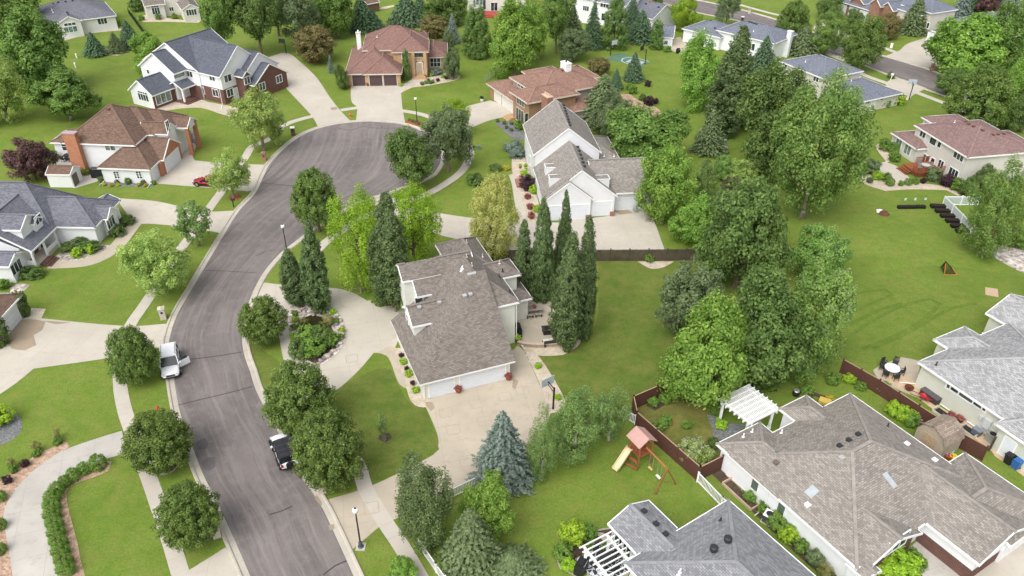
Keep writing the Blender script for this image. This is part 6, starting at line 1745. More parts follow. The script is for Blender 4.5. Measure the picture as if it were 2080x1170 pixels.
fence('white picket fence beside the blue spruce and lower drive',[(912,1015),(978,982),(1000,972)],1.05,'picket',WHITETRIM)
fence('short white picket panel behind the right clump birch',[(1262,846),(1290,862)],1.05,'picket',WHITETRIM)
fence('white picket fence between green lawn and the tan roofed house',[(1416,979),(1464,1029),(1480,1045)],1.1,'picket',WHITETRIM)
fence('white picket fence in the mulch by the bottom spruce',[(853,1115),(886,1163),(905,1190)],1.05,'picket',WHITETRIM)
fence('white vinyl fence running behind the black raised beds',[(1985,417),(1914,417),(1969,474)],1.35,'vinyl',WHITETRIM)
fence('white slatted gate at the lower end of the vinyl fence',[(1970,475),(1987,481)],1.2,'picket',WHITETRIM,name='gate',cat='gate')
fence('dark green screen fence on the lawn at the top left',[(262,28),(270,39),(283,57),(296,75)],1.3,'dark',plain('dark_green_screen',(.012,.028,.016),.8,.2),seg=4)
fence('grey chain link fence left of the rust roofed house',[(985,167),(1004,154),(1026,140)],1.2,'chain',STEEL)
fence('old wooden side gate by the blue and black bins',[Z13(1110,955),Z13(1240,860)],1.6,'plank',FENCEO,name='gate',cat='gate')
# --- pergolas ------------------------------------------------------------------
def pergola(label,A,B,D,z,nr,slats,mat,over=.35,bases=True):
    a=G2(A,z);b=G2(B,z);d=G2(D,z); u=(b-a); lu=u.length; u.normalize(); v=d-a; v=v-u*v.dot(u); lv=v.length; v.normalize()
    o=Vector((a.x,a.y,0)); r=thing('pergola',label,'pergola',o); P=lambda i,j,k: u*i+v*j+Vector((0,0,k))
    for i in (over,lu-over):
        for j in (over,lv-over):
            m=MB(); m.bar(P(i,j,0),P(i,j,z-.2),.22,mat); m.bar(P(i,j,0),P(i,j,.2),.3,mat); m.build('post',r)
    for j in (over,lv-over):
        m=MB(); m.bar(P(-.1,j,z-.2),P(lu+.1,j,z-.2),.12,mat,.26); m.build('beam',r)
    for k in range(nr):
        i=lu*k/(nr-1); m=MB(); m.bar(P(i,-.2,z),P(i,lv+.2,z),.10 if slats else .065,mat,.2 if slats else .13); m.build('rafter',r)
    if slats:
        m=MB()
        for k in range(slats): j=lv*(k+.5)/slats; m.bar(P(0,j,z+.11),P(lu,j,z+.11),.075,mat,.04)
        m.build('lattice',r)
ZP=Zf(1450,780,9.747)
pergola('white lattice pergola beside the tan roofed house',ZP(670,800),ZP(105,325),ZP(1290,490),2.55,2,0,WHITETRIM) if False else pergola('white lattice pergola beside the tan roofed house',ZP(690,25),ZP(1300,490),ZP(105,325),2.55,8,24,WHITETRIM)
pergola('open white pergola over the dark patio set',Z10(185,660),Z10(520,1080),Z10(520,478),2.4,9,0,WHITETRIM,over=.25)
# --- play set ---------------------------------------------------------------------
ZG=Zf(1240,860,8.357)
c0=at(*ZG(480,640)); r=thing('play_set','red stained play tower with pink roof slide and swings','play set',(c0.x,c0.y,0)); rz=hdg(ZG(590,450),ZG(890,760))
u=Vector((math.cos(rz),math.sin(rz),0)); v=Vector((-u.y,u.x,0)); P_=lambda i,j,k: u*i+v*j+Vector((0,0,k))
ROOFP=plain('salmon_roof_board',(.50,.30,.27),.8,.2,var=.1); SLIDE=plain('tan_slide',(.68,.55,.34),.45,.4,var=.05)
for i in (-.7,.7):
    for j in (-.7,.7):
        m=MB(); m.bar(P_(i,j,0),P_(i,j,3.0),.12,CEDARW); m.build('post',r)
m=MB()
for k in range(9): m.bar(P_(-.75,-.66+.165*k,1.4),P_(.75,-.66+.165*k,1.4),.14,CEDARW,.05)
m.build('deck',r)
for j in (-.72,.72):
    m=MB()
    for k in range(8): m.bar(P_(-.65+.185*k,j,1.4),P_(-.65+.185*k,j,2.2),.07,CEDARW,.03)
    m.bar(P_(-.72,j,2.2),P_(.72,j,2.2),.09,CEDARW,.05); m.build('railing',r)
m=MB()
for k in range(8): m.bar(P_(-.72,-.65+.185*k,1.4),P_(-.72,-.65+.185*k,2.2),.03,CEDARW,.07)
m.build('railing',r)
m=MB()
for s in (-1,1):
    q=[P_(-.95,0,3.55),P_(.95,0,3.55),P_(.95,s*1.0,2.85),P_(-.95,s*1.0,2.85)]
    if s>0: q.reverse()
    m.face(q,ROOFP); m.face([x-Vector((0,0,.06)) for x in reversed(q)],ROOFP)
    for a,b in zip(q,q[1:]+q[:1]): m.face([b,a,a-Vector((0,0,.06)),b-Vector((0,0,.06))],ROOFP)
m.build('roof',r)
e=at(*ZG(180,725))-c0; e.z=.22; s0=P_(-.55,-.75,1.45); e=s0+(Vector((e.x,e.y,0))-Vector((s0.x,s0.y,0))).normalized()*2.0; e.z=.25
m=MB(); sd=(e-s0); sx=Vector((-sd.y,sd.x,0)).normalized()
for f0,f1,z0,z1 in ((0,.12,0,-.02),(.12,.85,-.02,-1.15),(.85,1,-1.15,-1.2)):
    a=s0+Vector((sd.x,sd.y,0))*f0+Vector((0,0,z0)); b=s0+Vector((sd.x,sd.y,0))*f1+Vector((0,0,z1))
    m.bar(a,b,.55,SLIDE,.06); m.bar(a+sx*.28+Vector((0,0,.1)),b+sx*.28+Vector((0,0,.1)),.06,SLIDE,.2); m.bar(a-sx*.28+Vector((0,0,.1)),b-sx*.28+Vector((0,0,.1)),.06,SLIDE,.2)
m.build('slide',r)
Lb=3.0; ORG=plain('orange_timber',(.40,.17,.06),.8,.2,var=.15)
m=MB(); m.bar(P_(.7,0,2.35),P_(.7+Lb,0,2.35),.12,ORG); m.build('swing_beam',r)
for s in (-1,1):
    m=MB(); m.bar(P_(.6+Lb,0,2.4),P_(.6+Lb+.2,s*1.15,0),.1,CEDARW); m.build('swing_leg',r)
for i,mt in ((1.6,plain('yellow_swing',(.6,.42,.15),.5,.4)),(2.7,WHITETRIM)):
    m=MB(); m.box(P_(i,0,.55),(.5,.22,.06),mt,rz=rz); o=m.build('swing_seat',r)
    m=MB()
    for q in (-.23,.23): m.bar(P_(i+q,0,.55),P_(i+q,0,2.3),.025,STEEL)
    m.build('chain',o)
m=MB(); m.bar(P_(.9,-.9,.28),P_(-.5,-1.5,.28),.2,CEDARW,.06); m.bar(P_(.7,-.75,.75),P_(-.6,-1.0,.75),.3,CEDARW,.05); m.build('bench',r)
m=MB()
for k in range(6): m.bar(P_(-.72-.09*k-.1,-.3,1.3-.22*k),P_(-.72-.09*k-.1,.3,1.3-.22*k),.06,CEDARW)
m.bar(P_(-.75,-.3,1.4),P_(-1.4,-.3,0),.07,CEDARW); m.bar(P_(-.75,.3,1.4),P_(-1.4,.3,0),.07,CEDARW); m.build('ladder',r)
# --- basketball hoops ---------------------------------------------------------------
def hoop(label,base,H,aim,board=None):
    p=at(*base); q=at(*aim); a=math.atan2(q.y-p.y,q.x-p.x); r=thing('basketball_hoop',label,'basketball hoop',(p.x,p.y,0),a,'basketball hoops')
    m=MB(); m.bar((0,0,0),(0,0,H),.14,BLACK); m.build('pole',r)
    m=MB(); m.bar((0,0,H-.15),(.95,0,H+.05),.08,BLACK); m.bar((0,0,H-.6),(.95,0,H-.3),.06,BLACK); m.build('arm',r)
    m=MB(); m.box((1.0,0,H+.05),(.05,1.5,.95),board or plain('clear_board',(.45,.52,.56),.15,.6)); o=m.build('backboard',r)
    m=MB(); 
    for k in range(12):
        a0=2*math.pi*k/12; a1=2*math.pi*(k+1)/12
        m.bar((1.3+.23*math.cos(a0),.23*math.sin(a0),H-.25),(1.3+.23*math.cos(a1),.23*math.sin(a1),H-.25),.03,plain('rim_orange',(.5,.12,.03),.5,.4))
    m.bar((1.02,0,H-.25),(1.08,0,H-.25),.1,BLACK); m.build('rim',o)
hoop('black basketball hoop in the gravel strip beside the tan drive',(1123.5,831),2.75,(1090,800))
hoop('basketball hoop at the back end of the long curved drive',(581.5,109),2.9,(566,118),board=plain('dark_board',(.05,.07,.07),.3,.5))
hoop('bent black basketball hoop on the right of the sport court',(1310,131),3.2,(1296,128),board=BLACK)
hoop('basketball hoop on the far side of the sport court',(1240,113),3.0,(1252,118))
hoop('basketball hoop on the lawn edge by the blue hip roof drive',(1846,203),3.1,(1838,190))
# --- garden furniture ------------------------------------------------------------------
WICK=plain('dark_wicker',(.045,.042,.045),.8,.2,var=.3,scale=12); CUSH=plain('cream_cushion',(.60,.57,.50),.9,.1)
def chair(p,rz,label,mat,group,name='patio_chair',h=.95):
    r=thing(name,label,'chair',(p.x,p.y,p.z),rz,group)
    m=MB(); m.box((0,0,.43),(.5,.5,.06),mat); m.build('seat',r)
    m=MB()
    for k in range(5): m.box((-.24,-.2+.1*k,.7),(.04,.07,.5),mat)
    m.box((-.24,0,h),(.05,.52,.06),mat); m.build('backrest',r)
    for i in (-.22,.22):
        for j in (-.22,.22): q=MB(); q.bar((i,j,0),(i,j,.42),.045,mat); q.build('leg',r)
    for j in (-.26,.26): q=MB(); q.bar((-.24,j,.63),(.22,j,.63),.05,mat); q.build('armrest',r)
def table(p,rz,label,top,legm,w,d,h=.74,round_=False,name='patio_table'):
    r=thing(name,label,'table',(p.x,p.y,p.z),rz)
    m=MB()
    if round_: m.lathe([(0,h-.04),(w/2,h-.04),(w/2,h),(0,h)],top,n=28)
    else: m.box((0,0,h-.03),(w,d,.06),top)
    m.build('tabletop',r)
    for i in (-1,1):
        for j in (-1,1):
            q=MB(); q.bar((i*w*.36,j*d*.36,0),(i*w*.36,j*d*.36,h-.05),.07,legm); q.build('leg',r)
c=at(*Z13(160,132),.74); c=Vector((c.x,c.y,.02))
table(c,0,'white round table on the pale patio by the lawn',WHITETRIM,BLACK,1.5,1.5,round_=True)
for px,py,l in ((60,125,'dark patio chair left of the white round table'),(95,195,'dark patio chair at the lower left of the white round table'),(195,225,'dark patio chair below the white round table'),(250,170,'dark patio chair right of the white round table'),(190,80,'dark patio chair above the white round table'),(75,85,'dark patio chair at the upper left of the white round table')):
    p=at(*Z13(px,py),.4); p=Vector((p.x,p.y,.02)); d=c-p; chair(p,math.atan2(d.y,d.x),l,WICK,'chairs around the white round table')
def planter(p,label,rad,h,flower,pot=TERRA,name='flower_pot'):
    r=thing(name,label,'flower pot',(p.x,p.y,0))
    m=MB(); m.lathe([(rad*.6,0),(rad,h),(rad*.9,h),(rad*.85,h-.05),(0,h-.05)],pot,n=14); m.build('pot',r)
    o=link('flowers',P['s_'+flower+'0'],r); o.location=(0,0,h+rad*.35); o.scale=(rad*1.1,rad*1.1,rad*.7)
planter(at(*Z2(885,975)),'red flower pot between the two garage doors of the cream house',.38,.45,'red')
planter(at(*Z2(1480,825)),'red flower pot at the right garage corner of the cream house',.38,.45,'red')
planter(at(*Z1(140,1060)),'flower pot under the broad dark poplar by the porch',.42,.45,'red')
planter(at(*Z2(1592,375)),'red planter at the end of the curved stone wall',.38,.5,'lime',plain('red_pot',(.25,.04,.05),.5,.4))
for px,py,l in ((745,625,'left black tub of red flowers on the paver walk'),(830,660,'right black tub of red flowers on the paver walk')): planter(at(*Z13(px-12,py+8)),l,.36,.42,'red',BLACK,name='planter_tub')
planter(at(*t(2,(1343,600))[0]),'white urn with red plant at the corner of the rust roofed house',.4,.5,'plum',WHITETRIM)
for px,py,l in ((1210,935,'left pot at the foot of the buff brick steps'),(1352,935,'right pot at the foot of the buff brick steps')): planter(at(*Z5(px,py)),l,.25,.35,'red')
for px,py,l in ((490,1060,'pot at the pier between the dark garage doors'),(225,1090,'pot at the left corner of the dark garage doors')): planter(at(*Z5(px,py)),l,.25,.35,'red')
for px,py,l in ((125,75,'upper pot on the brick stoop'),(130,125,'white pot on the brick stoop'),(48,80,'lower pot on the brick stoop')):
    q=at(*Z4(px,py),.7); planter(q,l,.28,.4,'lime',WHITETRIM if 'white' in l else TERRA); bpy.context.view_layer.objects  # sits on the stoop
    [o for o in COL.objects if o.name.startswith('flower_pot')][-1].location.z=.7
# centre house patio
p=at(1085,636); table(p,R(12),'grey patio table with red flowers behind the cream house',plain('grey_timber',(.33,.29,.25),.8,.2),plain('grey_timber',(.33,.29,.25),.8,.2),1.9,1.0)
planter(at(1084,630,.0),'red flower bowl on the grey patio table',.22,.2,'red'); [o for o in COL.objects if o.name.startswith('flower_pot')][-1].location=(p.x,p.y,.74)
for i,l in ((-.5,'left bench seat at the grey patio table'),(.5,'right bench seat at the grey patio table')):
    q=p+Vector((i*math.cos(R(12)),i*math.sin(R(12))-.85,0)); r=thing('garden_stool',l,'stool',q,R(12),'seats at the grey patio table'); m=MB(); m.box((0,0,.43),(.8,.35,.06),plain('grey_timber',(.33,.29,.25),.8,.2)); m.build('seat',r)
    for a in (-.33,.33): m=MB(); m.box((a,0,.2),(.06,.3,.4),BLACK); m.build('leg',r)
def sofa(p,rz,label,w,group=None):
    r=thing('outdoor_sofa',label,'sofa',p,rz,group); m=MB(); m.box((0,0,.2),(w,.85,.4),WICK); m.build('base',r); m=MB(); m.box((0,.38,.55),(w,.14,.5),WICK); m.build('backrest',r)
    n=max(1,round(w/.75))
    for k in range(n): m=MB(); m.box((-w/2+w*(k+.5)/n,-.06,.46),(w/n-.05,.7,.14),CUSH); m.build('cushion',r)
sofa(at(1117,700),R(192),'wicker sofa facing away at the lower end of the tan patio',1.5); sofa(at(1127,678),R(282),'wicker sofa along the poplars on the tan patio',1.7)
p=at(1110,676); r=thing('fire_table','black square fire table between the wicker sofas','fire table',p,R(12)); m=MB(); m.box((0,0,.3),(.85,.85,.6),BLACK); m.build('base',r); m=MB(); m.box((0,0,.62),(1.0,1.0,.06),WICK); m.box((0,0,.67),(.45,.45,.05),BLACK); m.build('top',r)
def grill(p,rz,label,w=1.4,h=1.15,dome=False):
    r=thing('covered_grill',label,'grill',p,rz); m=MB()
    m.box((0,0,h*.4),(w,.7,h*.8),BLACK); m.build('cabinet',r)
    m=MB(); m.tube([(-w*.35,0,h*.8),(w*.35,0,h*.8)],.33,BLACK,14); m.build('lid',r)
    m=MB(); m.bar((-w*.3,-.35,h*.85),(w*.3,-.35,h*.85),.04,STEEL); m.build('handle',r)
grill(at(1052,678),R(100),'covered black grill against the cream house wall'); grill(at(*Z16(690,985)),R(5),'large covered grill at the brown roofed house side',2.0,1.7)
grill(at(1180,1160),R(60),'covered black grill by the pergola post',1.2,1.3); grill(at(1377,108),R(20),'black kettle grill on the playhouse patio',.7,1.0)
# curved stone wall on the patio
pts=[G2(q) for q in t(7,(35,935),(80,945),(140,950),(210,948),(270,942),(305,930))]; pts=catmull([Vector((q.x,q.y,0)) for q in pts],.45)
r=thing('stone_wall','low curved stone seat wall at the patio edge','wall',pts[0]); SW=plain('wall_stone',(.36,.28,.21),.9,.2,var=.3)
m=MB()
for a,b in zip(pts,pts[1:]):
    for k in range(2): m.bar(a-pts[0]+Vector((0,0,.12+.2*k)),b-pts[0]+Vector((0,0,.12+.2*k)),.3,SW,.19)
m.build('courses',r); m=MB()
for a,b in zip(pts,pts[1:]): m.bar(a-pts[0]+Vector((0,0,.45)),b-pts[0]+Vector((0,0,.45)),.38,plain('cap_stone',(.50,.42,.33),.9,.2),.06)
m.build('cap',r)
# brown roofed house patio set
c=at(*Z16(345,760)); table(c,R(5),'dark long table on the grey patio by the brick chimney',WICK,BLACK,2.2,1.1)
for i,(dx,dy) in enumerate(((-.8,.95),(0,.95),(.8,.95),(-.8,-.95),(0,-.95),(.8,-.95))):
    chair(c+Vector((dx,dy,0)),R(-90 if dy>0 else 90),'dark chair pushed up to the long table by the brick chimney',WICK,'chairs at the long dark table')
# pergola patio set
c=at(*Z10(480,850)); r=thing('patio_rug','black and white patterned rug under the white pergola','rug',(c.x,c.y,.025),R(35))
def rugmat():
    s=NT('rug_pattern'); v=s.node('ShaderNodeTexVoronoi',i_Scale=2.6); v.feature='DISTANCE_TO_EDGE'; s.link(s.obj(),v.inputs['Vector'])
    col=s.mix(s.val(v.outputs['Distance'],.06,.09),(.62,.63,.66),(.05,.06,.08)); return s.base(col,.95,.1)
m=MB(); m.box((0,0,.01),(3.6,3.2,.02),rugmat()); m.build('weave',r)
table(Vector((c.x,c.y,.05)),R(35),'dark square table under the white pergola',WICK,BLACK,1.2,1.2)
for i in range(4):
    a=R(35+90*i); chair(Vector((c.x+1.05*math.cos(a),c.y+1.05*math.sin(a),.05)),a+math.pi,'dark wicker chair around the square table under the white pergola',WICK,'chairs under the white pergola')
# deck of the greige house
A_=[G2(Z18(490,760),.1)]
k=DECKH; dk=k.L(Z18(545,745),.75); dk2=k.L(Z18(820,930),.75); dk3=k.L(Z18(1100,830),.75)
y1=k.blocks['main']['y0']-.02; x0,x1=-.2+min(dk.x,dk2.x)*0+k.L(Z18(540,740),.75).x,k.L(Z18(1105,820),.75).x; y0=min(k.L(Z18(810,860),.75).y,y1-3.2)
r=thing('deck','redwood deck with steps and lattice rail behind the greige house','deck',k.root.matrix_basis@Vector((0,0,0)),k.ang)
m=MB(); n=int((y1-y0)/.16)
for i in range(n): m.box(((x0+x1)/2,y0+(i+.5)*(y1-y0)/n,.72),(x1-x0,(y1-y0)/n-.012,.06),CEDARW)
m.build('floor',r)
for a,b in (((x0+2.4,y0),(x1,y0)),((x1,y0),(x1,y1)),((x0,y0+2.2),(x0,y1))):
    m=MB(); d=Vector((b[0]-a[0],b[1]-a[1],0)); L=d.length; kk=int(L/.16)
    for i in range(kk+1):
        q=Vector((a[0],a[1],0))+d*(i/kk); m.bar(q+Vector((0,0,.1)),q+Vector((0,0,1.6)),.05,CEDARW)
    m.bar((a[0],a[1],1.62),(b[0],b[1],1.62),.12,CEDARW,.06); m.build('railing',r)
m=MB()
for i in range(4): m.box((x0+1.2,y0-.3*(3-i)+.1,.09+.17*i),(2.4,.34,.06),CEDARW); m.box((x0+1.2,y0-.3*(3-i)+.24,.05+.17*i),(2.4,.04,.14),CEDARW)
m.build('steps',r)
q=k.root.matrix_basis@Vector(((x0+x1)/2+.6,(y0+y1)/2-.2,.76)); table(q,k.ang,'glass patio table on the redwood deck',plain('frosted_table',(.45,.47,.48),.2,.5),STEEL,1.3,1.3,round_=True)
for i in range(4):
    a=R(20+90*i); chair(Vector((q.x+1.0*math.cos(a),q.y+1.0*math.sin(a),q.z)),a+math.pi,'grey chair around the glass table on the redwood deck',STEEL,'chairs on the redwood deck')
# red deck at the top
c=at(1002,31); r=thing('deck','low red painted deck at the off white house','deck',c,R(-5)); RDK=plain('red_deck_paint',(.40,.07,.06),.7,.3)
m=MB()
for i in range(10): m.box((0,-1.8+.4*i,.5),(8.5,.38,.08),RDK)
m.build('floor',r); m=MB(); m.box((0,-2.05,.25),(8.5,.1,.5),RDK); m.box((-1.5,-2.4,.15),(3,.6,.3),RDK); m.build('skirt',r)
# raised beds, garden bits
def bed(p,rz,label,w,d,h,group,mat=None,plants=False):
    r=thing('raised_bed',label,'raised bed',(p.x,p.y,0),rz,group); mt=mat or plain('black_bed',(.014,.014,.016),.6,.3)
    m=MB(); b=(w/2,d/2)
    for s in (-1,1): m.box((0,s*d/2,h/2),(w,.06,h),mt); m.box((s*w/2,0,h/2),(.06,d-.06,h),mt)
    o=m.build('frame',r); m=MB(); m.box((0,0,h-.06),(w-.07,d-.07,.1),plain('bed_soil',(.045,.028,.02),.95,.1,var=.4,scale=8)); m.build('soil',r)
Z26=Zf(1780,400,6.5)
for i,(a,b_) in enumerate(((808,140),(872,200),(940,265),(1010,330),(1080,400),(1145,465))):
    bed(at(*Z26(a,b_)),R(-4),('topmost','second','third','fourth','fifth','lowest')[i]+' black raised bed counted down along the vinyl fence',1.95,.75,.42,'black raised beds by the vinyl fence')
for i,(a,b_) in enumerate(((338,150),(458,148),(582,146))):
    bed(at(*Z26(a,b_)),0,('left','middle','right')[i]+' black planter box with trellis on the lawn',1.25,.5,.4,'planter boxes with trellis')
    p=at(*Z26(a,b_)); r=thing('trellis',('left','middle','right')[i]+' wire trellis rising from the planter boxes','trellis',p,0,'wire trellises'); m=MB()
    for q in (-.45,-.15,.15,.45): m.bar((q,.05,.3),(q,.05,1.5),.02,plain('green_wire',(.12,.2,.08),.6,.3))
    for z in (.6,.9,1.2,1.5): m.bar((-.45,.05,z),(.45,.05,z),.02,plain('green_wire',(.12,.2,.08),.6,.3))
    m.build('wires',r); m=MB(); m.box((.1+.1*i,.0,1.45),(.28,.03,.35),plain('white_tag',(.65,.68,.66),.6,.3)); m.build('tag',r)
# lacrosse goal
p=at(1922,545); r=thing('sports_goal','orange framed folding goal net alone on the big lawn','goal',p,0); OR=plain('goal_orange',(.62,.20,.03),.5,.4); NET=plain('goal_net',(.03,.035,.025),.9,.1)
A1=at(*Z26(900,1028))-p;B1=at(*Z26(1068,1028))-p;C1=at(*Z26(1000,938))-p; tp=at(*Z26(918,850),1.75)-p; tp.z=1.75; D1=at(*Z26(842,932))-p
m=MB(); m.bar(A1,B1,.07,OR); m.bar(B1,C1,.07,OR); m.bar(A1,tp,.07,OR); m.build('frame',r)
m=MB(); m.bar(D1,tp,.05,BLACK); m.bar(C1,tp,.05,BLACK); m.bar(tp-Vector((0,0,.35)),tp,.14,BLACK); m.build('back_stay',r); m=MB()
for k in range(1,12):
    f=k/12; m.bar(A1.lerp(tp,f),B1.lerp(C1,f),.022,NET); m.bar(D1.lerp(tp,f),A1.lerp(tp,f),.022,NET)
    m.bar(A1.lerp(B1,f),tp.lerp(C1,f),.022,NET); m.bar(D1.lerp(A1,f),tp,.02,NET)
m.build('net',r)
# wheelbarrow heap
p=at(*Z26(85,225)); r=thing('mulch_pile','brown mulch heap beside a white sheet on the lawn','mulch pile',p); m=MB(); rr=random.Random(4)
m.lathe([(.75,0),(.6,.22),(.35,.42),(.1,.52),(0,.53)],plain('heap_brown',(.16,.07,.045),.95,.1,var=.4,scale=8),(.15,0,0),14); m.build('heap',r); m=MB(); m.bar((.5,0,.3),(1.3,-.1,.1),.05,TANW); m.build('shovel_handle',r)
p=at(*Z26(40,200)); r=thing('white_sheet','crumpled white sheet beside the mulch heap','sheet',p,R(-20)); m=MB(); m.box((0,0,.12),(.8,1.0,.06),WHITETRIM); m.box((.1,.3,.2),(.4,.4,.1),WHITETRIM); m.build('fold',r)
p=at(1340,859); r=thing('white_sheet','white tarp lying on the dry yard grass','tarp',p,R(12)); m=MB(); m.box((0,0,.05),(1.5,.35,.06),WHITETRIM); m.box((.9,.25,.06),(.35,.25,.08),WHITETRIM); m.box((-.5,-.1,.1),(.5,.25,.08),WHITETRIM); m.build('fold',r)
# AC units
def ac(p,rz,label,top):
    r=thing('air_conditioner',label,'air conditioner',(p.x,p.y,0),rz); m=MB(); m.box((0,0,.42),(.8,.8,.8),plain('ac_grey',(.07,.07,.08),.6,.4) if top else STEEL); m.build('casing',r)
    m=MB(); m.box((0,0,.86),(.86,.86,.07),WHITETRIM if top else STEEL); m.build('top_cover',r); m=MB(); m.lathe([(.3,.90),(.3,.92),(.0,.93)],BLACK); m.build('fan_grille',r); m=MB(); m.box((0,0,.02),(1,1,.05),KERB); m.build('pad',r)
ac(at(*Z9(535,625)),R(-38),'dark air conditioner with white top beside the white wall',True); ac(at(*Z13(1125,855)),MH.ang,'silver air conditioner on the paver walk',False)
# wheelie bins
def bin_(p,rz,label,mat):
    r=thing('wheelie_bin',label,'bin',(p.x,p.y,0),rz,'wheelie bins'); m=MB(); w0,w1=.28,.36
    lo=[(-w0,-w0),(w0,-w0),(w0,w0),(-w0,w0)]; hi=[(-w1,-w1),(w1,-w1),(w1,w1),(-w1,w1)]
    for i in range(4): j=(i+1)%4; m.face([(*lo[i],.05),(*lo[j],.05),(*hi[j],1.0),(*hi[i],1.0)],mat)
    m.build('body',r); m=MB(); m.box((0,0,1.04),(.78,.82,.08),mat); m.box((0,.05,1.09),(.5,.5,.04),mat); m.build('lid',r); m=MB(); m.bar((-.3,.43,.95),(.3,.43,.95),.05,BLACK); m.build('handle',r)
    for s in (-1,1): m=MB(); m.tube([(s*.26,.28,.12),(s*.34,.28,.12)],.12,RUBBER,12); m.build('wheel',r)
bin_(at(*Z13(1300,1075)),MH.ang,'black wheelie bin against the sage wall',plain('bin_black',(.018,.018,.02),.5,.4)); bin_(at(*Z13(1372,1122)),MH.ang,'blue wheelie bin against the sage wall',plain('bin_blue',(.035,.13,.38),.5,.4))
# bench box, wheelbarrow, fire bowl, boxes on the paver walk
p=at(*Z13(525,440)); r=thing('storage_bench','dark grey storage bench against the sage wall','storage bench',p,MH.ang); GB_=plain('bench_grey',(.055,.05,.052),.7,.3,var=.1); m=MB(); m.box((0,0,.35),(1.9,.75,.6),GB_); m.build('chest',r); m=MB(); m.box((0,0,.69),(2.0,.82,.08),plain('bench_lid',(.10,.09,.095),.6,.3)); m.build('lid',r)
p=at(*Z13(487,460)); r=thing('wheelbarrow','red wheelbarrow in front of the dark storage bench','wheelbarrow',p,R(-30)); RB=plain('barrow_red',(.42,.02,.03),.4,.4); m=MB(); m.lathe([(0,.28),(.3,.3),(.52,.58),(.5,.58),(.28,.34),(0,.33)],RB,n=14); o=m.build('tray',r); o.scale=(1.4,.9,1); m=MB(); m.bar((-.5,-.25,.4),(-1.5,-.3,.5),.05,BLACK); m.bar((-.5,.25,.4),(-1.5,.3,.5),.05,BLACK); m.build('handles',r); m=MB(); m.tube([(.85,-.05,.2),(.85,.05,.2)],.2,RUBBER,14); m.build('wheel',r); m=MB(); m.bar((-.4,-.25,.4),(-.45,-.25,0),.05,BLACK); m.bar((-.4,.25,.4),(-.45,.25,0),.05,BLACK); m.build('stand',r)
p=at(*Z13(318,350)); r=thing('fire_bowl','rusty round fire bowl near the downspout','fire bowl',p); m=MB(); m.lathe([(.22,0),(.42,.28),(.45,.4),(.36,.4),(.3,.25),(0,.2)],plain('rust_iron',(.16,.06,.025),.8,.3,.3),n=18); m.build('bowl',r); m=MB(); m.lathe([(0,.21),(.28,.24)],BLACK); m.build('ash',r)
p=at(*Z13(985,790)); r=thing('tool_box','slate blue plastic storage box on the paver walk','box',p,MH.ang); m=MB(); m.box((0,0,.3),(.75,.55,.6),plain('slate_plastic',(.13,.15,.18),.5,.4)); m.build('tub',r); m=MB(); m.box((0,0,.63),(.82,.62,.07),plain('slate_lid',(.20,.23,.27),.5,.4)); m.build('lid',r)
for px,py,l in ((650,590,'egress well under the long strip window'),(920,765,'egress well beside the storage box')):
    p=at(*Z13(px,py)); r=thing('window_well',l,'window well',p,MH.ang,'window wells on the paver walk'); m=MB()
    for q in ((-.75,0,.06,1.1),(.75,0,.06,1.1)): m.box((q[0],q[1],.15),(q[2],q[3],.3),TANTRIM)
    m.box((0,-.55,.15),(1.5,.06,.3),TANTRIM); m.build('rim',r); m=MB(); m.box((0,0,.03),(1.44,1.04,.03),BLACK); m.build('pit',r)
# gambrel shed
p=at(*Z13(575,905)); r=thing('garden_shed','weathered barn roofed shed squeezed behind the tan roof','shed',p,MH.ang); SH=shingle('shed_shingle',(.27,.215,.17),(.33,.27,.22),.5); SWL=plain('shed_wall',(.40,.33,.26),.85,.2,var=.15)
w_,d_=3.0,2.5; sec=[(-w_/2,1.7),(-w_/2+.45,2.55),(0,3.0),(w_/2-.45,2.55),(w_/2,1.7)]
m=MB()
for y in (-d_/2,d_/2):
    q=[(-w_/2+.1,y,0),(w_/2-.1,y,0)]+[(x*.95,y,z-.05) for x,z in reversed(sec)]; m.face(q if y<0 else list(reversed(q)),SWL)
m.face([(-w_/2+.1,d_/2,0),(-w_/2+.1,-d_/2,0),(-w_/2+.1,-d_/2,1.75),(-w_/2+.1,d_/2,1.75)],SWL); m.face([(w_/2-.1,-d_/2,0),(w_/2-.1,d_/2,0),(w_/2-.1,d_/2,1.75),(w_/2-.1,-d_/2,1.75)],SWL); m.build('wall',r)
m=MB()
for (xa,za),(xb,zb) in zip(sec,sec[1:]): m.face([(xa,-d_/2-.15,za),(xb,-d_/2-.15,zb),(xb,d_/2+.15,zb),(xa,d_/2+.15,za)][::-1],SH); m.face([(xa,-d_/2-.15,za-.06),(xb,-d_/2-.15,zb-.06),(xb,d_/2+.15,zb-.06),(xa,d_/2+.15,za-.06)],SH)
m.build('roof',r); m=MB(); m.box((0,-d_/2-.03,.95),(1.2,.06,1.8),TANW); m.build('door',r)
p=at(*Z13(462,690)); r=thing('wooden_pallet','grey wooden pallet leaning by the barn roofed shed','pallet',p,R(-30)); m=MB()
for k in range(5): m.box((0,-.15+.12*k,.25+.2*k),(1.2,.05,.14),plain('pallet_wood',(.40,.35,.29),.9,.2,var=.2))
m.build('slats',r); m=MB(); m.bar((-.5,-.2,.1),(-.5,.4,1.2),.07,TANW); m.bar((.5,-.2,.1),(.5,.4,1.2),.07,TANW); m.build('stringers',r)
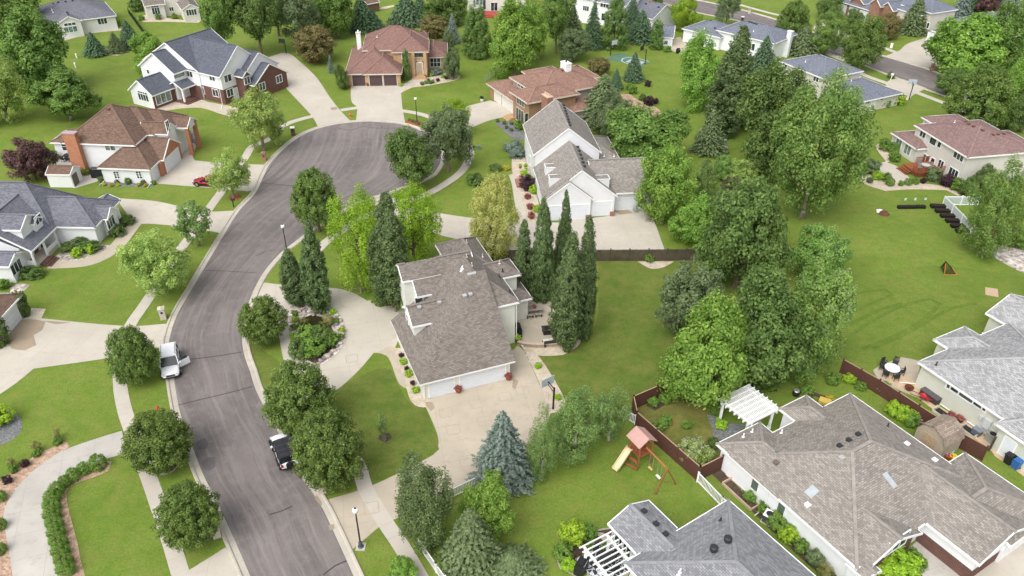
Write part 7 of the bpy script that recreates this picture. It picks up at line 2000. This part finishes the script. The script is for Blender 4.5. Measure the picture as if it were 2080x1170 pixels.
for i,(px,py,col,l) in enumerate(((665,950,(.65,.68,.70),'white toy tub behind the tan roof'),(700,960,(.05,.2,.45),'blue toy behind the tan roof'),(715,985,(.55,.09,.03),'orange toy behind the tan roof'),(765,995,(.7,.6,.05),'yellow toy behind the tan roof'),(728,935,(.25,.5,.5),'turquoise paddling tub behind the tan roof'))):
    p=at(*Z13(px,py+18),.3); r=thing('garden_toy',l,'toy',(p.x,p.y,0),.3*i,'toys in the side yard'); m=MB(); c_=plain('toy_%d'%i,col,.4,.4)
    m.lathe([(.2,0),(.33,.3),(.36,.42),(.28,.44),(.2,.3),(0,.28)],c_,n=14); m.build('tub',r); m=MB(); m.bar((-.33,0,.43),(.33,0,.43),.05,c_); m.build('handle',r)
p=at(1672,820); r=thing('sand_bin','yellow lidded bin in a brown timber frame','bin',p,R(-30)); m=MB()
for s in (-1,1): m.box((0,s*.75,.2),(2.2,.1,.4),WOOD); m.box((s*1.1,0,.2),(.1,1.4,.4),WOOD)
m.build('frame',r); m=MB(); m.box((.1,-.1,.3),(1.1,.8,.55),plain('bin_yellow',(.62,.46,.10),.5,.4)); m.build('yellow_lid',r)
p=at(1616,803); r=thing('kettle','dark round garden barrel behind the white lattice pergola','barrel',p); m=MB(); m.lathe([(.3,0),(.38,.3),(.3,.6),(0,.6)],BLACK); m.build('barrel',r); m=MB(); m.lathe([(.31,.6),(.25,.66),(0,.68)],STEEL); m.build('lid',r)
p=at(1290,431); r=thing('wire_chair','grey wire garden chair before the wide garage door','chair',p,R(-80)); m=MB(); m.box((0,0,.45),(.6,.6,.05),STEEL); m.build('seat',r); m=MB()
for k in range(6): m.bar((-.28,-.25+.1*k,.45),(-.32,-.25+.1*k,1.0),.03,STEEL)
m.build('backrest',r)
for a in (-.25,.25):
    for b_ in (-.25,.25): m=MB(); m.bar((a,b_,0),(a,b_,.45),.04,STEEL); m.build('leg',r)
p=at(1318,449); r=thing('garden_statue','small grey statue group at the corner of the wide drive','statue',p); m=MB(); m.box((0,0,.1),(1.0,.4,.2),STEEL); m.build('plinth',r); m=MB(); m.lathe([(.15,.2),(.22,.4),(.12,.7),(.14,.85),(0,.95)],plain('statue_brown',(.25,.17,.12),.8,.2),(.1,.1,0)); m.build('figure',r)
p=at(1471,299); r=thing('garden_statue','pale statue standing alone on the lawn by the grey spruce','statue',p); m=MB(); m.lathe([(.4,0),(.4,.15),(.25,.2),(.3,.8),(.16,1.1),(.2,1.3),(0,1.5)],plain('pale_stone',(.50,.56,.58),.8,.2)); m.build('figure',r); m=MB(); m.box((0,0,.05),(1,1,.12),plain('pale_stone',(.50,.56,.58),.8,.2)); m.build('plinth',r)
for px,py,l in ((458,345,'upper white pipe post on the far left lawn'),(450,400,'lower white pipe post on the far left lawn')):
    p=at(*t(1,(px,py))[0]); r=thing('pipe_post',l,'post',p,0,'white pipe posts'); m=MB(); m.tube([(0,0,0),(0,0,.8)],.14,WHITETRIM,10); m.build('pipe',r); m=MB(); m.lathe([(.18,.8),(.14,.95),(0,.98)],WHITETRIM); m.build('cap',r)
for px,py,l in ((727,285,'left white utility post beside the far drive'),(735,285,'right white utility post beside the far drive')):
    p=at(*t(4,(px,py))[0]); r=thing('pipe_post',l,'post',p,0,'white utility posts'); m=MB(); m.tube([(0,0,0),(0,0,1.0)],.15,WHITETRIM,10); m.build('pipe',r); m=MB(); m.lathe([(.18,1.0),(0,1.1)],WHITETRIM); m.build('cap',r)
p=at(973,303); r=thing('utility_box','small green grey utility box on the lawn by the curved path','utility box',p); m=MB(); m.box((0,0,.3),(.55,.5,.6),plain('utility_green',(.16,.22,.18),.6,.3)); m.build('case',r); m=MB(); m.box((0,0,.63),(.6,.55,.06),plain('utility_green',(.16,.22,.18),.6,.3)); m.build('lid',r)
p=at(712,238); r=thing('fire_hydrant','orange hydrant on the small grass wedge at the turning circle','hydrant',p); ORH=plain('hydrant_orange',(.55,.16,.05),.5,.4); m=MB(); m.lathe([(.22,0),(.15,.08),(.15,.55),(.19,.58),(.12,.68),(0,.76)],ORH,n=12); m.build('barrel',r); m=MB(); m.tube([(-.28,0,.45),(.28,0,.45)],.08,ORH,10); m.build('nozzle',r)
p=at(*Z17(712,770)); r=thing('bird_bath','stone bird bath in the pale rock bed','bird bath',p); m=MB(); m.lathe([(.22,0),(.1,.1),(.08,.6),(.14,.68)],STUCCO); m.build('pedestal',r); m=MB(); m.lathe([(.12,.66),(.4,.78),(.38,.8),(.1,.72),(0,.71)],STUCCO); m.build('basin',r)
# satellite dishes
def dish(h,px,py,label):
    q=h.on_roof(px,py); w=h.root.matrix_basis@q; r=thing('satellite_dish',label,'satellite dish',w,R(200)); m=MB(); m.tube([(0,0,-.05),(0,0,.45)],.03,STEEL,6); m.build('mast',r); m=MB(); m.lathe([(0,0),(.2,.02),(.32,.07)],plain('dish_grey',(.6,.6,.6),.4,.4),n=18); o=m.build('reflector',r); o.rotation_euler=(R(60),0,0); o.location=(0,-.05,.5); m=MB(); m.bar((0,-.05,.4),(0,-.4,.55),.03,STEEL); m.build('feed_arm',r)
# island rocks and pond
def rockmesh(seed,mat):
    bm=bmesh.new(); bmesh.ops.create_icosphere(bm,subdivisions=2,radius=1); rr=random.Random(seed); k=[Vector((rr.gauss(0,1),rr.gauss(0,1),rr.gauss(0,1))).normalized() for _ in range(9)]
    for v in bm.verts:
        d=min(1.0,min(.62+.38*(1-abs(v.co.dot(q)-.5)) for q in k)); v.co*=d; v.co.z*=.62
    me=bpy.data.meshes.new('rock'); bm.to_mesh(me); bm.free(); me.materials.append(mat); return me
RM=[rockmesh(i,plain('boulder_%d'%i,c,.9,.2,var=.25,scale=2)) for i,c in enumerate(((.46,.40,.36),(.36,.27,.25),(.22,.21,.22),(.55,.50,.44)))]
rr=random.Random(11)
isl=t(6,(255,740),(275,730),(300,725),(325,735),(345,730),(370,745),(395,735),(420,745),(440,760),(465,790),(480,820),(490,850),(505,880),(510,905),(485,950),(455,980),(420,1010),(385,1035),(245,790),(235,830),(228,870),(240,910),(245,950),(355,845),(290,760),(340,765))
isl+=t(6,(300,735),(318,745),(285,745),(335,742),(355,752),(370,728),(400,752),(425,725),(450,740),(478,770),(498,800),(512,835),(520,880),(500,935),(470,975),(440,1000),(405,1020),(225,760),(215,800),(212,850),(218,900),(262,765),(310,720),(330,715))
for i,q in enumerate(isl):
    p=at(*q); s=rr.uniform(.38,.68); o=link('boulder',RM[i%4]); o.location=(p.x,p.y,.02+s*.3); o.scale=(s,s*rr.uniform(.7,1.1),s); o.rotation_euler=(0,0,rr.uniform(0,6)); tag(o,'rounded garden boulder edging the planted island of the circular drive','boulder','boulders around the drive island')
for i,q in enumerate(t(7,(90,1000),(105,1015),(125,1010),(110,1035),(130,1035),(95,985),(120,990))):
    p=at(*q); s=.42; o=link('flagstone',RM[3]); o.location=(p.x,p.y,.03); o.scale=(s,s*.8,.12); o.rotation_euler=(0,0,i); tag(o,'flat pale flagstone in the gravel at the garage corner','flagstone','flagstones at the garage corner')
p=at(*t(6,(345,800))[0])
# ------------------------------------------------------------------ light
w=bpy.data.worlds.new("World"); scene.world=w; w.use_nodes=True
nt=w.node_tree; nt.nodes.clear()
sky=nt.nodes.new('ShaderNodeTexSky'); sky.sky_type='NISHITA'; sky.sun_disc=False
SUN_EL=R(52); SUN_AZ=R(212)   # azimuth clockwise from +Y
sky.sun_elevation=SUN_EL; sky.sun_rotation=SUN_AZ; sky.dust_density=4.0; sky.air_density=1.0; sky.ozone_density=1.0
hs=nt.nodes.new('ShaderNodeHueSaturation'); hs.inputs['Saturation'].default_value=.22
bg=nt.nodes.new('ShaderNodeBackground'); bg.inputs['Strength'].default_value=.15
wo=nt.nodes.new('ShaderNodeOutputWorld')
nt.links.new(sky.outputs[0],hs.inputs['Color']); nt.links.new(hs.outputs[0],bg.inputs[0]); nt.links.new(bg.outputs[0],wo.inputs[0])
L=bpy.data.lights.new('sun','SUN'); L.energy=1.0; L.angle=R(60); L.color=(1,.96,.9)
lo_=bpy.data.objects.new('sun',L); COL.objects.link(lo_)
d=Vector((math.sin(SUN_AZ)*math.cos(SUN_EL),math.cos(SUN_AZ)*math.cos(SUN_EL),math.sin(SUN_EL)))
lo_.rotation_euler=(-d).to_track_quat('-Z','Y').to_euler()
vs=scene.view_settings; vs.view_transform='Standard'; vs.look='None'; vs.exposure=0.68; vs.gamma=1.0
scene.cycles.max_bounces=8; scene.cycles.diffuse_bounces=6; scene.cycles.transparent_max_bounces=8
scene.cycles.use_denoising=True
